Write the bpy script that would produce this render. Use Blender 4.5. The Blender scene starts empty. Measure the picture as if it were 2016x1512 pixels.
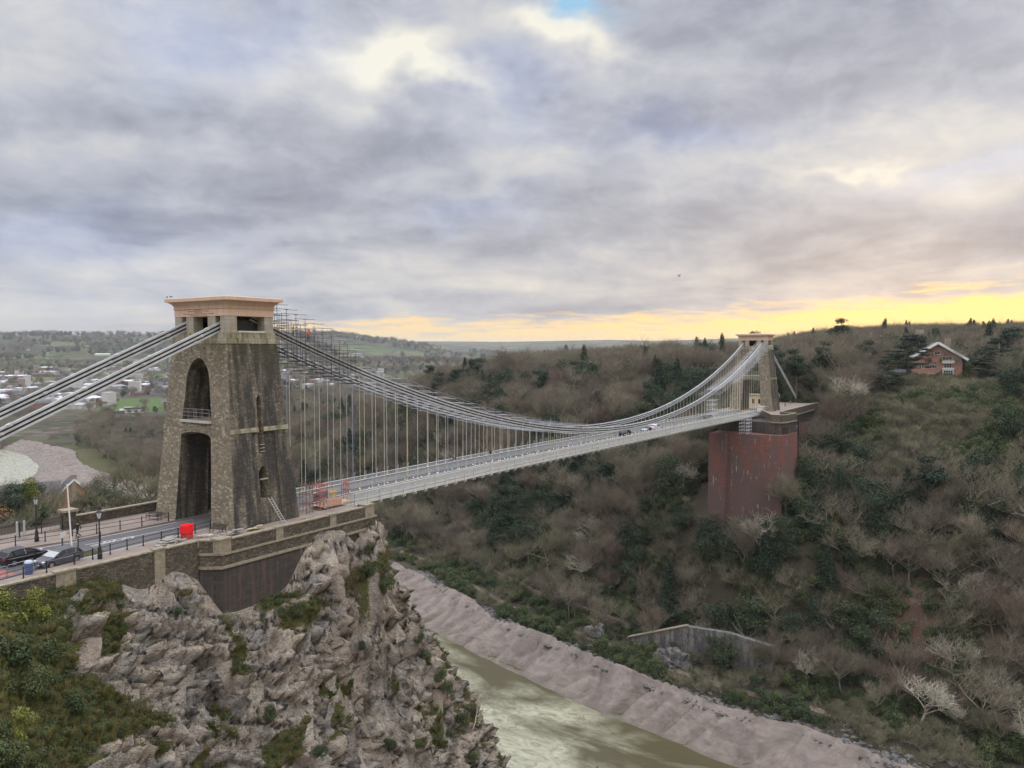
import bpy, bmesh, math, random
import numpy as np
from mathutils import Vector, Matrix
R = math.radians
rng = random.Random(7)
npr = np.random.RandomState(11)
S = bpy.context.scene
COL = S.collection

# ------------------------------------------------------------------ camera
CAM = Vector((-59.039, -80.127, 20.224)); YAW, PITCH, FPX = 33.547, -2.576, 1547.456
cd = bpy.data.cameras.new('camera'); cam = bpy.data.objects.new('camera', cd); COL.objects.link(cam)
cam.location = CAM
Fv = Vector((math.cos(R(PITCH))*math.cos(R(YAW)), math.cos(R(PITCH))*math.sin(R(YAW)), math.sin(R(PITCH))))
Rv = Vector((math.sin(R(YAW)), -math.cos(R(YAW)), 0)); Uv = Rv.cross(Fv)
cam.rotation_euler = Matrix((Rv, Uv, -Fv)).transposed().to_euler()
cd.sensor_width = 36.0; cd.lens = 36.0*FPX/2016.0
cd.clip_start = 0.3; cd.clip_end = 60000
S.camera = cam
def ray(u, v): return Fv + Rv*((u-1008)/FPX) - Uv*((v-756)/FPX)
def onz(u, v, z):
    d = ray(u, v); return CAM + d*((z-CAM.z)/d.z)
def ony(u, v, y):
    d = ray(u, v); return CAM + d*((y-CAM.y)/d.y)
def atd(u, v, D): return CAM + ray(u, v)*D
def pj(p):
    d = Vector(p)-CAM; z = d.dot(Fv)
    return (1008+FPX*d.dot(Rv)/max(z, .01), 756-FPX*d.dot(Uv)/max(z, .01), z)
def az_of(u):                                     # world azimuth of a photo column at the horizon
    d = ray(u, 686); return math.atan2(d.y, d.x)

# ------------------------------------------------------------------ node helpers
class NT:
    def __init__(s, tree): s.t = tree; s.n = tree.nodes; s.l = tree.links
    def new(s, typ, **kw):
        n = s.n.new(typ)
        for k, v in kw.items(): setattr(n, k, v)
        return n
    def put(s, sock, v):
        if v is None: return
        if isinstance(v, bpy.types.NodeSocket): s.l.new(v, sock)
        else:
            if sock.type == 'RGBA' and len(v) == 3: v = (*v, 1)
            sock.default_value = v
    def math(s, op, a, b=None, c=None, clamp=False):
        n = s.new('ShaderNodeMath', operation=op, use_clamp=clamp)
        for i, v in enumerate((a, b, c)): s.put(n.inputs[i], v)
        return n.outputs[0]
    def vmath(s, op, a, b=None):
        n = s.new('ShaderNodeVectorMath', operation=op)
        s.put(n.inputs[0], a)
        if b is not None: s.put(n.inputs['Scale'] if op == 'SCALE' else n.inputs[1], b)
        return n.outputs['Value'] if op in ('DOT_PRODUCT', 'LENGTH', 'DISTANCE') else n.outputs[0]
    def mix(s, f, a, b, mode='MIX'):
        n = s.new('ShaderNodeMix', data_type='RGBA', blend_type=mode)
        s.put(n.inputs[0], f); s.put(n.inputs[6], a); s.put(n.inputs[7], b); return n.outputs[2]
    def noise(s, vec, scale, detail=4, rough=.55, dist=0, dim='3D'):
        n = s.new('ShaderNodeTexNoise', noise_dimensions=dim)
        s.put(n.inputs['Vector'], vec)
        n.inputs['Scale'].default_value = scale; n.inputs['Detail'].default_value = detail
        n.inputs['Roughness'].default_value = rough; n.inputs['Distortion'].default_value = dist
        return n.outputs['Fac']
    def vor(s, vec, scale, feature='F1', out=None, rand=1):
        n = s.new('ShaderNodeTexVoronoi', feature=feature)
        s.put(n.inputs['Vector'], vec); n.inputs['Scale'].default_value = scale
        n.inputs['Randomness'].default_value = rand
        return n.outputs[out or 'Distance']
    def ramp(s, f, stops, interp='LINEAR'):
        n = s.new('ShaderNodeValToRGB'); cr = n.color_ramp; cr.interpolation = interp
        while len(cr.elements) < len(stops): cr.elements.new(.5)
        for e, (p, c) in zip(cr.elements, stops):
            e.position = p
            if not hasattr(c, '__len__'): c = (c, c, c)
            e.color = (*c, 1)
        s.put(n.inputs[0], f); return n.outputs['Color']
    def mapr(s, f, a, b, c=0., d=1.):
        n = s.new('ShaderNodeMapRange'); n.clamp = True
        for i, v in enumerate((f, a, b, c, d)): s.put(n.inputs[i], v)
        return n.outputs[0]
    def scalev(s, vec, sc):
        n = s.new('ShaderNodeMapping'); s.put(n.inputs[0], vec); n.inputs['Scale'].default_value = sc; return n.outputs[0]
    def sep(s, vec):
        n = s.new('ShaderNodeSeparateXYZ'); s.put(n.inputs[0], vec); return n.outputs
    def bump(s, h, strength=.5, dist=.1, nrm=None):
        n = s.new('ShaderNodeBump'); s.put(n.inputs['Height'], h)
        n.inputs['Strength'].default_value = strength; n.inputs['Distance'].default_value = dist
        if nrm is not None: s.l.new(nrm, n.inputs['Normal'])
        return n.outputs[0]
    def objc(s): return s.new('ShaderNodeTexCoord').outputs['Object']
    def pos(s): return s.new('ShaderNodeNewGeometry').outputs['Position']
    def nrm(s): return s.new('ShaderNodeNewGeometry').outputs['Normal']
    def rand(s): return s.new('ShaderNodeObjectInfo').outputs['Random']

def mat(name, build=None, col=(.5, .5, .5), rough=.8, metal=0, spec=.3, var=0, vs=3.):
    m = bpy.data.materials.new(name); m.use_nodes = True
    t = NT(m.node_tree); b = m.node_tree.nodes['Principled BSDF']
    b.inputs['Base Color'].default_value = (*col, 1); b.inputs['Roughness'].default_value = rough
    b.inputs['Metallic'].default_value = metal; b.inputs['Specular IOR Level'].default_value = spec
    if var:
        f = t.noise(t.objc(), vs, 5, .65)
        t.put(b.inputs['Base Color'], t.mix(t.mapr(f, .3, .7), tuple(c*(1-var) for c in col), tuple(min(1, c*(1+var)) for c in col)))
    if build: build(t, b)
    return m

# ------------------------------------------------------------------ sky, sun, exposure
SUN_AZ, SUN_EL = az_of(1780), R(6.0)
W = bpy.data.worlds.new('World'); S.world = W; W.use_nodes = True
t = NT(W.node_tree); bg = W.node_tree.nodes['Background']
sky = t.new('ShaderNodeTexSky', sky_type='NISHITA', sun_disc=False)
sky.sun_elevation = SUN_EL; sky.sun_rotation = math.pi/2 - SUN_AZ; sky.altitude = 80; sky.dust_density = 2.0; sky.air_density = 1.2
dirv = t.vmath('NORMALIZE', t.new('ShaderNodeTexCoord').outputs['Generated'])
dx, dy, dz = t.sep(dirv)
el = t.math('ARCSINE', dz)
az = t.math('SUBTRACT', t.math('ARCTAN2', dy, dx), R(YAW))       # compass angle from the gorge axis
AE0 = t.new('ShaderNodeCombineXYZ'); t.put(AE0.inputs[0], az); t.put(AE0.inputs[1], el)
zz = t.math('ADD', t.math('MAXIMUM', dz, 0.0), .10)
pc = t.new('ShaderNodeCombineXYZ'); t.put(pc.inputs[0], t.math('DIVIDE', dx, zz)); t.put(pc.inputs[1], t.math('DIVIDE', dy, zz))
P = pc.outputs[0]
n1 = t.noise(P, .5, 5, .55, .5); n2 = t.noise(P, 1.5, 4, .5, .6)
n3 = t.noise(t.scalev(AE0.outputs[0], (1, 2.2, 1)), 9, 4, .6, .4)
wv = t.new('ShaderNodeTexNoise'); wv.inputs['Scale'].default_value = 7; wv.inputs['Detail'].default_value = 4
t.put(wv.inputs['Vector'], t.scalev(AE0.outputs[0], (1, 1.6, 1)))
warp = t.vmath('SCALE', t.vmath('SUBTRACT', wv.outputs['Color'], (.5, .5, .5)), .17)
AE = t.vmath('ADD', AE0.outputs[0], warp); A_, E_, _z = t.sep(AE)
def feat(u, v, su, sv, rot=0):
    d = ray(u, v).normalized(); a0 = math.atan2(d.y, d.x)-R(YAW); e0 = math.asin(d.z)
    a = t.math('SUBTRACT', A_, a0); e = t.math('SUBTRACT', E_, e0)
    c, s_ = math.cos(rot), math.sin(rot)
    x = t.math('ADD', t.math('MULTIPLY', a, c), t.math('MULTIPLY', e, s_))
    y = t.math('SUBTRACT', t.math('MULTIPLY', e, c), t.math('MULTIPLY', a, s_))
    x = t.math('MULTIPLY', x, 1547/su); y = t.math('MULTIPLY', y, 1547/sv)
    return t.math('EXPONENT', t.math('MULTIPLY', t.math('ADD', t.math('MULTIPLY', x, x), t.math('MULTIPLY', y, y)), -1))
def fsum(lst):
    o = None
    for a in lst:
        w = a[5] if len(a) > 5 else 1
        f = t.math('MULTIPLY', feat(*a[:5]) if len(a) > 4 else feat(*a), w)
        o = f if o is None else t.math('ADD', o, f)
    return o
dens = t.math('ADD', t.math('MULTIPLY', n1, .66), t.math('MULTIPLY', n2, .16)); dens = t.math('ADD', dens, t.math('MULTIPLY', n3, .22)); n4 = t.noise(t.scalev(AE0.outputs[0], (1, 1.5, 1)), 17, 5, .58, .8); dens = t.math('ADD', dens, t.math('MULTIPLY', t.math('SUBTRACT', n4, .5), .16)); dens = t.math('ADD', dens, .02)
cream = fsum([(760, 95, 120, 46, -.15, 1.0), (880, 150, 80, 20, .55, .7), (1110, 62, 85, 28, 0, 1.1), (1690, 298, 100, 13, 0, .5),
              (620, 190, 120, 80, 0, .25), (1000, 372, 130, 26, 0, .22), (1250, 110, 200, 50, 0, .12), (250, 310, 200, 30, 0, .12), (1480, 290, 260, 30, 0, .14)])
dark = fsum([(1190, 232, 230, 62, 0, .55), (760, 250, 190, 60, 0, .42), (1750, 90, 330, 90, 0, .30), (1500, 400, 330, 45, 0, .30), (1800, 470, 260, 30, 0, .25),
             (60, 470, 330, 45, 0, .2), (330, 210, 150, 50, 0, .22), (880, 480, 240, 40, 0, .2)])
tt = t.math('SUBTRACT', t.math('ADD', dens, t.math('MULTIPLY', cream, .34)), t.math('MULTIPLY', dark, .22))
cloud = t.ramp(tt, [(.33, (.28, .295, .36)), (.43, (.385, .405, .485)), (.52, (.535, .555, .625)), (.64, (.74, .73, .72)), (.80, (.98, .95, .86))])
bluef = fsum([(420, 60, 230, 80, 0, .8), (80, 480, 300, 60, 0, .6), (1350, 240, 150, 40, 0, .7), (1950, 320, 200, 25, 0, .7), (930, 410, 120, 30, 0, .6), (1000, 180, 100, 60, 0, .5)])
cloud = t.mix(t.math('MULTIPLY', bluef, .75), cloud, t.mix(1, cloud, (.82, .92, 1.20), 'MULTIPLY'))
azs = t.mapr(az, az_of(150)-R(YAW), az_of(1500)-R(YAW), 0, 1)
warmtop = t.math('MULTIPLY', azs, t.mapr(el, .24, .02, 0, 1))
cloud = t.mix(t.math('MULTIPLY', warmtop, .55), cloud, t.mix(1, cloud, (1.16, 1.0, .78), 'MULTIPLY'))
cloud = t.mix(t.math('MINIMUM', cream, 1), cloud, t.mix(.35, cloud, (.98, .93, .74)))
gap = feat(1140, 8, 72, 26)
cloud = t.mix(t.math('MINIMUM', t.math('MULTIPLY', gap, 1.3), 1), cloud, (.36, .62, .86))
# glow along the western horizon, broken by low cloud bars
hz = t.noise(t.scalev(AE0.outputs[0], (3.2, 26, 1)), 3.4, 4, .6, .3)
hz2 = t.math('ADD', el, t.math('MULTIPLY', t.math('SUBTRACT', hz, .5), -.085))
azr = t.mapr(az, az_of(1150)-R(YAW), az_of(2100)-R(YAW), 0, 1)
top = t.math('ADD', .034, t.math('MULTIPLY', azr, .032))
gl = t.mapr(t.math('SUBTRACT', top, hz2), -.009, .012, 0, 1)
azg = t.mapr(az, az_of(330)-R(YAW), az_of(680)-R(YAW), .18, 1)
lowc = t.mix(azr, (1.35, .94, .32), (1.42, 1.02, .33))
lowc = t.mix(t.mapr(el, .0, .045), lowc, t.mix(1, lowc, (.98, .93, .90), 'MULTIPLY'))
cloud = t.mix(t.math('MULTIPLY', gl, azg), cloud, lowc)
# paler haze near the horizon on the left
cloud = t.mix(t.math('MULTIPLY', t.mapr(el, .10, .0), t.math('SUBTRACT', .75, t.math('MULTIPLY', azs, .75), clamp=True)), cloud, (.56, .60, .65))
# overcast skies are brightest overhead
cloud = t.mix(1, cloud, t.mix(t.mapr(dz, .445, .66), (1, 1, 1), (4.6, 4.5, 4.4)), 'MULTIPLY')
cloud = t.mix(t.mapr(dz, -.02, -.08), cloud, (.10, .10, .09))
t.put(bg.inputs['Color'], t.mix(.96, sky.outputs[0], t.vmath('SCALE', cloud, 10.0)))
bg.inputs['Strength'].default_value = .1
sl = bpy.data.lights.new('sun', 'SUN'); so = bpy.data.objects.new('sun', sl); COL.objects.link(so)
sl.energy = .8; sl.angle = R(14); sl.color = (1, .84, .62)
so.rotation_euler = Vector((-math.cos(SUN_AZ)*math.cos(SUN_EL), -math.sin(SUN_AZ)*math.cos(SUN_EL), -math.sin(SUN_EL))).to_track_quat('-Z', 'Y').to_euler()
S.view_settings.view_transform = 'Standard'; S.view_settings.look = 'None'; S.view_settings.exposure = 0.0; S.view_settings.gamma = 1
S.cycles.use_denoising = True
S.cycles.max_bounces = 6; S.cycles.diffuse_bounces = 2; S.cycles.glossy_bounces = 2; S.cycles.volume_bounces = 0; S.cycles.transparent_max_bounces = 8
#TERRAIN

# ------------------------------------------------------------------ numpy noise
def _h(*a):
    n = np.zeros(np.broadcast(*a).shape, dtype=np.int64)
    for v, k in zip(a, (374761393, 668265263, 1274126177, 362437)):
        n = n + np.asarray(v).astype(np.int64)*k
    n = (n ^ (n >> 13))*1103515245 & 0x7fffffff
    n = (n ^ (n >> 15))*12345 + 71 & 0x7fffffff
    n = (n ^ (n >> 11))*48271 & 0x7fffffff
    return (n & 0xffffff)/float(0xffffff)
def vnoise(x, y, z=None, seed=0):
    if z is None: z = np.zeros_like(x)
    xi, yi, zi = np.floor(x), np.floor(y), np.floor(z)
    fx, fy, fz = x-xi, y-yi, z-zi
    fx, fy, fz = (f*f*(3-2*f) for f in (fx, fy, fz))
    r = 0
    for i in (0, 1):
        for j in (0, 1):
            for k in (0, 1):
                r = r + _h(xi+i, yi+j, zi+k, np.full_like(xi, seed))*(fx if i else 1-fx)*(fy if j else 1-fy)*(fz if k else 1-fz)
    return r*2-1
def fbm(x, y, z=None, o=4, seed=0, g=.5):
    if z is None: z = np.zeros_like(x)
    r = 0; a = 1; s = 0
    for k in range(o):
        r = r+a*vnoise(x, y, z, seed+k*17); s += a; a *= g; x, y, z = x*2.03+11.3, y*2.03+5.7, z*2.03+3.1
    return r/s
def worley(x, y, z, seed=0):
    xi, yi, zi = np.floor(x), np.floor(y), np.floor(z)
    d1 = np.full(x.shape, 9.); d2 = d1.copy(); cid = np.zeros(x.shape)
    for i in (-1, 0, 1):
        for j in (-1, 0, 1):
            for k in (-1, 0, 1):
                a, b, c = xi+i, yi+j, zi+k; sd = np.full_like(a, seed)
                px = a+_h(a, b, c, sd); py = b+_h(a, b, c, sd+1); pz = c+_h(a, b, c, sd+2)
                d = np.sqrt((px-x)**2+(py-y)**2+(pz-z)**2); h = _h(a, b, c, sd+3)
                m = d < d1
                d2 = np.where(m, d1, np.minimum(d2, d)); cid = np.where(m, h, cid); d1 = np.where(m, d, d1)
    return d1, d2, cid
def facets(x, y, z, seed=0):
    """broken planar faces: every cell is a randomly tilted plane"""
    xi, yi, zi = np.floor(x), np.floor(y), np.floor(z); d1 = np.full(x.shape, 9.); out = np.zeros(x.shape)
    for i in (-1, 0, 1):
        for j in (-1, 0, 1):
            for k in (-1, 0, 1):
                a, b, c = xi+i, yi+j, zi+k; h = [_h(a, b, c, np.full_like(a, seed+q)) for q in range(7)]
                ex, ey, ez = x-a-h[0], y-b-h[1], z-c-h[2]; d = ex*ex+ey*ey+ez*ez; m = d < d1
                out = np.where(m, (h[3]-.5)*.55+(h[4]-.5)*2.2*ex+(h[5]-.5)*2.2*ey+(h[6]-.5)*2.2*ez, out); d1 = np.where(m, d, d1)
    return out
def sstep(a, b, x):
    f = np.clip((x-a)/(b-a), 0, 1); return f*f*(3-2*f)

# ------------------------------------------------------------------ object helpers
def tag(o, label=None, cat=None, group=None, kind=None):
    if label: o['label'] = label
    if cat: o['category'] = cat
    if group: o['group'] = group
    if kind: o['kind'] = kind
    return o
def mesh_np(name, V, Fq, m, smooth=False, parent=None):
    me = bpy.data.meshes.new(name)
    V = np.asarray(V, dtype=np.float32); Fq = np.asarray(Fq, dtype=np.int32); k = Fq.shape[1]
    me.vertices.add(len(V)); me.vertices.foreach_set('co', V.ravel())
    me.loops.add(Fq.size); me.loops.foreach_set('vertex_index', Fq.ravel())
    me.polygons.add(len(Fq)); me.polygons.foreach_set('loop_start', np.arange(0, Fq.size, k, dtype=np.int32))
    if smooth: me.polygons.foreach_set('use_smooth', np.ones(len(Fq), dtype=bool))
    me.update(calc_edges=True); me.materials.append(m)
    o = bpy.data.objects.new(name, me); COL.objects.link(o)
    if parent: o.parent = parent
    return o
def grid_faces(nu, nv):
    i = np.arange((nu-1)*(nv-1)); a = (i//(nv-1))*nv+i % (nv-1)
    return np.stack([a, a+nv, a+nv+1, a+1], 1)
def empty(name, loc=(0, 0, 0), rz=0, label=None, cat=None, group=None):
    o = bpy.data.objects.new(name, None); COL.objects.link(o); o.location = loc; o.rotation_euler = (0, 0, rz)
    o.empty_display_size = .3
    return tag(o, label, cat, group)
class MB:
    """collects simple solids into ONE mesh"""
    def __init__(s): s.v = []; s.f = []; s.off = Vector((0, 0, 0))
    def add(s, vs, fs):
        b = len(s.v); s.v += [tuple(v) for v in vs]; s.f += [tuple(b+i for i in f) for f in fs]; return s
    def box(s, c, d, rz=0, tz=1., ty=None, M=None):
        """centre, dims; tz/ty scale the top face in x/y"""
        ty = tz if ty is None else ty; hx, hy, hz = d[0]/2, d[1]/2, d[2]/2
        vs = [(-hx, -hy, -hz), (hx, -hy, -hz), (hx, hy, -hz), (-hx, hy, -hz), (-hx*tz, -hy*ty, hz), (hx*tz, -hy*ty, hz), (hx*tz, hy*ty, hz), (-hx*tz, hy*ty, hz)]
        if M is None: M = Matrix.Rotation(rz, 3, 'Z')
        c = Vector(c)
        return s.add([c+M@Vector(v) for v in vs], [(0, 3, 2, 1), (4, 5, 6, 7), (0, 1, 5, 4), (1, 2, 6, 5), (2, 3, 7, 6), (3, 0, 4, 7)])
    def bar(s, p0, p1, w, h=None):
        """rectangular bar from p0 to p1, width w (sideways), height h"""
        p0, p1 = Vector(p0), Vector(p1); d = p1-p0
        if d.length < 1e-6: return s
        h = w if h is None else h; z = d.normalized(); up = Vector((0, 0, 1)) if abs(z.z) < .99 else Vector((1, 0, 0))
        x = z.cross(up).normalized(); y = x.cross(z)
        q = [x*(a*w/2)+y*(b*h/2) for a, b in ((-1, -1), (1, -1), (1, 1), (-1, 1))]
        return s.add([p0+k for k in q]+[p1+k for k in q], [(3, 2, 1, 0), (4, 5, 6, 7), (0, 1, 5, 4), (1, 2, 6, 5), (2, 3, 7, 6), (3, 0, 4, 7)])
    def tube(s, p0, p1, r, r1=None, n=6, cap=True):
        p0, p1 = Vector(p0), Vector(p1); r1 = r if r1 is None else r1; z = (p1-p0).normalized()
        up = Vector((0, 0, 1)) if abs(z.z) < .9 else Vector((1, 0, 0)); x = z.cross(up).normalized(); y = x.cross(z)
        vs = [p0+(x*math.cos(k*2*math.pi/n)+y*math.sin(k*2*math.pi/n))*r for k in range(n)]+[p1+(x*math.cos(k*2*math.pi/n)+y*math.sin(k*2*math.pi/n))*r1 for k in range(n)]
        fs = [(k, (k+1) % n, n+(k+1) % n, n+k) for k in range(n)]
        if cap: fs += [tuple(range(n-1, -1, -1)), tuple(range(n, 2*n))]
        return s.add(vs, fs)
    def path(s, pts, r, n=5):
        for a, b in zip(pts[:-1], pts[1:]): s.tube(a, b, r, n=n)
        return s
    def lathe(s, prof, c=(0, 0, 0), n=12):
        c = Vector(c); vs = []; fs = []
        for (r, z) in prof: vs += [c+Vector((r*math.cos(k*2*math.pi/n), r*math.sin(k*2*math.pi/n), z)) for k in range(n)]
        for j in range(len(prof)-1): fs += [(j*n+k, j*n+(k+1) % n, (j+1)*n+(k+1) % n, (j+1)*n+k) for k in range(n)]
        fs += [tuple(range(n-1, -1, -1)), tuple((len(prof)-1)*n+k for k in range(n))]
        return s.add(vs, fs)
    def rings(s, prof, c=(0, 0, 0)):
        """rectangular rings (hx, hy, z) stacked"""
        c = Vector(c); vs = []; fs = []
        for hx, hy, z in prof: vs += [c+Vector(v) for v in ((-hx, -hy, z), (hx, -hy, z), (hx, hy, z), (-hx, hy, z))]
        for j in range(len(prof)-1): fs += [(j*4+k, j*4+(k+1) % 4, j*4+4+(k+1) % 4, j*4+4+k) for k in range(4)]
        n = len(prof)*4-4; fs += [(3, 2, 1, 0), (n, n+1, n+2, n+3)]
        return s.add(vs, fs)
    def prism(s, pts, axis, a, b):
        """2-D outline extruded along an axis ('x','y','z') from a to b"""
        def mk(p, q): return {'x': (q, p[0], p[1]), 'y': (p[0], q, p[1]), 'z': (p[0], p[1], q)}[axis]
        n = len(pts); fs = [(k, (k+1) % n, n+(k+1) % n, n+k) for k in range(n)]+[tuple(range(n-1, -1, -1)), tuple(range(n, 2*n))]
        return s.add([mk(p, a) for p in pts]+[mk(p, b) for p in pts], fs)
    def sphere(s, c, r, n=8, m=5, sc=(1, 1, 1)):
        prof = [(math.sin(math.pi*k/m)*r, -math.cos(math.pi*k/m)*r) for k in range(m+1)]
        prof[0] = (.001*r, -r); prof[-1] = (.001*r, r); k0 = len(s.v); s.lathe(prof, (0, 0, 0), n)
        for i in range(k0, len(s.v)): v = s.v[i]; s.v[i] = (v[0]*sc[0]+c[0], v[1]*sc[1]+c[1], v[2]*sc[2]+c[2])
        return s
    def build(s, name, m, parent=None, smooth=False, fix=True):
        me = bpy.data.meshes.new(name); me.from_pydata(s.v, [], s.f)
        if fix:
            b = bmesh.new(); b.from_mesh(me); bmesh.ops.recalc_face_normals(b, faces=b.faces); b.to_mesh(me); b.free()
        if smooth: me.polygons.foreach_set('use_smooth', [True]*len(me.polygons))
        me.materials.append(m); o = bpy.data.objects.new(name, me); COL.objects.link(o)
        if parent: o.parent = parent
        return o
def copy_tree(o, parent=None):
    c = o.copy(); COL.objects.link(c)
    if parent is not None: c.parent = parent
    for ch in o.children: copy_tree(ch, c)
    return c
def bevel(o, w=.02, seg=1):
    md = o.modifiers.new('bevel', 'BEVEL'); md.width = w; md.segments = seg; md.limit_method = 'ANGLE'; return o

# ------------------------------------------------------------------ terrain functions
WY = np.array([-400, -200, -60, -18, -4, 14, 36, 64, 96, 160, 250, 330, 400, 470, 546, 577, 620, 697, 757, 900])
WX = np.array([60, 95, 117, 121, 124.5, 127.5, 133, 141, 151.5, 166, 176, 176, 178, 190, 227, 250, 271, 296, 302, 312])   # west water edge
MY = np.array([-400, -200, -56, -35, -16, 10, 32, 64, 102, 132, 200, 300, 381, 434, 496, 541, 635, 727, 780, 900])
MX = np.array([78, 116, 129, 133.5, 133, 138, 145, 153, 171, 186, 205, 222, 234, 243, 256, 266, 306, 324, 322, 335])   # top of the mud bank
def Wx(y): return np.interp(y, WY, WX)
def Mx(y): return np.interp(y, MY, MX)
PY = [-500, -60, 40, 110, 200, 260, 330, 420, 520, 620, 720]
PZ = [14, 12, 10, 9, 5, -5, -18, -36, -55, -66, -71]
SS = [-2, 0, 9, 14, 22, 28, 42, 60, 80, 105, 140, 220, 420]
SZ = [-72.5, -72, -70.6, -70.4, -68.3, -67.5, -53, -34, -15, -3, 4, 9, 12]
def hill(x, y):
    s = x-Mx(y)
    ye = y-.33*np.maximum(s-110, 0)
    g = (np.interp(ye, PY, PZ)+72)/84.
    base = np.interp(s, SS, SZ)
    meadow = sstep(230, 380, y)
    s2 = np.interp(s, [-2, 0, 30, 60, 110, 200, 420], [-72.5, -72, -69, -62, -35, -8, 12])
    base = base*(1-meadow)+s2*meadow
    z = -72+(base+72)*g
    rough = fbm(x/38, y/38, o=4, seed=5)*4.5*sstep(30, 70, s)
    z = z+rough*np.clip(g, .15, 1)
    # high ground inland of the far abutment
    z = z+sstep(180, 800, s)*16*sstep(60, -120, ye)-sstep(120, 500, s)*8*sstep(-40, 60, ye)
    # ground around the far abutment: falls away in front, level behind it
    cap = np.interp(x, [176, 184, 206, 232, 250, 262], [-36, -31, -24, -10, -3, -1.2])
    inb = sstep(34, 4, np.maximum(np.abs(y+3)-16, 0)+np.maximum(176-x, 0)*1.6+np.maximum(x-262, 0)*3)
    inb = inb*sstep(30, 47, s); z = z*(1-inb)+cap*inb
    return z
def east(x, y):
    """Clifton side: drops from the road towards the river"""
    d = np.maximum(y-12, 0)
    z = -1.0-np.interp(d, [0, 8, 25, 60, 110, 170, 260, 340, 420], [0, .6, 3.0, 9, 22, 40, 58, 67, 70])
    e = Wx(y)-45-x                                # distance east of the river's edge
    cl = np.interp(e, [-5, 0, 18, 30, 50, 68, 76], [-80, -78, -72, -66, -45, -12, 60])
    return np.minimum(z, cl)+fbm(x/20, y/20, o=3, seed=9)*1.2*sstep(12, 40, y)
RIDGE = [(-400, 656), (0, 660), (150, 661), (320, 658), (480, 655), (640, 656), (700, 664), (800, 676), (900, 690), (1000, 700), (2400, 700)]
RIDGE2 = [(-400, 675), (500, 675), (760, 673), (850, 672), (1000, 673), (1200, 669), (1300, 671), (1450, 666), (1600, 672), (2400, 672)]
def far(x, y):
    dx_, dy_ = x-CAM.x, y-CAM.y; r = np.hypot(dx_, dy_); a = np.arctan2(dy_, dx_)-R(YAW)
    u = 1008-FPX*np.tan(np.clip(a, -1.2, 1.2))*math.cos(R(PITCH))
    v1 = np.interp(u, *zip(*RIDGE)); v2 = np.interp(u, *zip(*RIDGE2))
    z1 = 20+(686.4-v1)/FPX*5600*np.cos(a); z2 = 20+(686.4-v2)/FPX*9500*np.cos(a)
    h = fbm(x/700, y/700, o=4, seed=21)
    prof = np.interp(r, [0, 2500, 3300, 4200, 5000, 5600, 7000, 20000], [0, 0, .16, .42, .8, 1, .8, .6])
    zA = -70+(z1+70)*prof+h*22*sstep(2300, 3400, r)*(1-sstep(4800, 5500, r))
    prof2 = np.interp(r, [0, 4000, 6500, 8600, 9500, 12000, 20000], [0, 0, .30, .82, 1, .97, .9])
    zB = -70+(z2+70)*prof2+h*18*sstep(5000, 7000, r)*(1-sstep(8600, 9400, r))
    # low wooded rise behind the city
    zC = -70+34*np.exp(-((r-2750)/330)**2)*(.7+.5*fbm(x/500, y/500, seed=3))*sstep(420, 250, u)
    # fields on the valley side beyond the woods
    zD = -70+52*np.exp(-((r-2900)/700)**2)*(.8+.4*fbm(x/600, y/600, seed=8))*sstep(480, 640, u)*sstep(1050, 850, u)
    return np.maximum(np.maximum(zA, zB), np.maximum(zC, zD)), r, u
def ground(x, y):
    x = np.asarray(x, float); y = np.asarray(y, float)
    zf, r, u = far(x, y)
    zw = hill(x, y)
    fade = sstep(1500, 900, r+260*fbm(x/300, y/300, seed=31)); zw = -72+(zw+72)*fade
    ze = east(x, y)
    wx = Wx(y)
    bed = -81.
    m = sstep(0, 1, (x-wx+22)/10)
    z = np.where(x < wx-22, np.maximum(ze, bed), np.maximum(bed+0*x, -900))
    z = np.where(x > wx-12, np.where(x > Mx(y)-1, np.maximum(zw, -73), -81), z)
    cityside = (y > 760) | (r > 1400)
    z = np.where(cityside & (z < -70), -70, z)
    z = np.maximum(z, np.where(r > 1200, zf, -999))
    # keep below the cliff mesh around the near abutment
    near = (x > -75) & (x < 80) & (y < 12)
    return np.where(near, np.minimum(z, -60), z)
def gz(x, y): return float(ground(np.array([x]), np.array([y]))[0])

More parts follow.
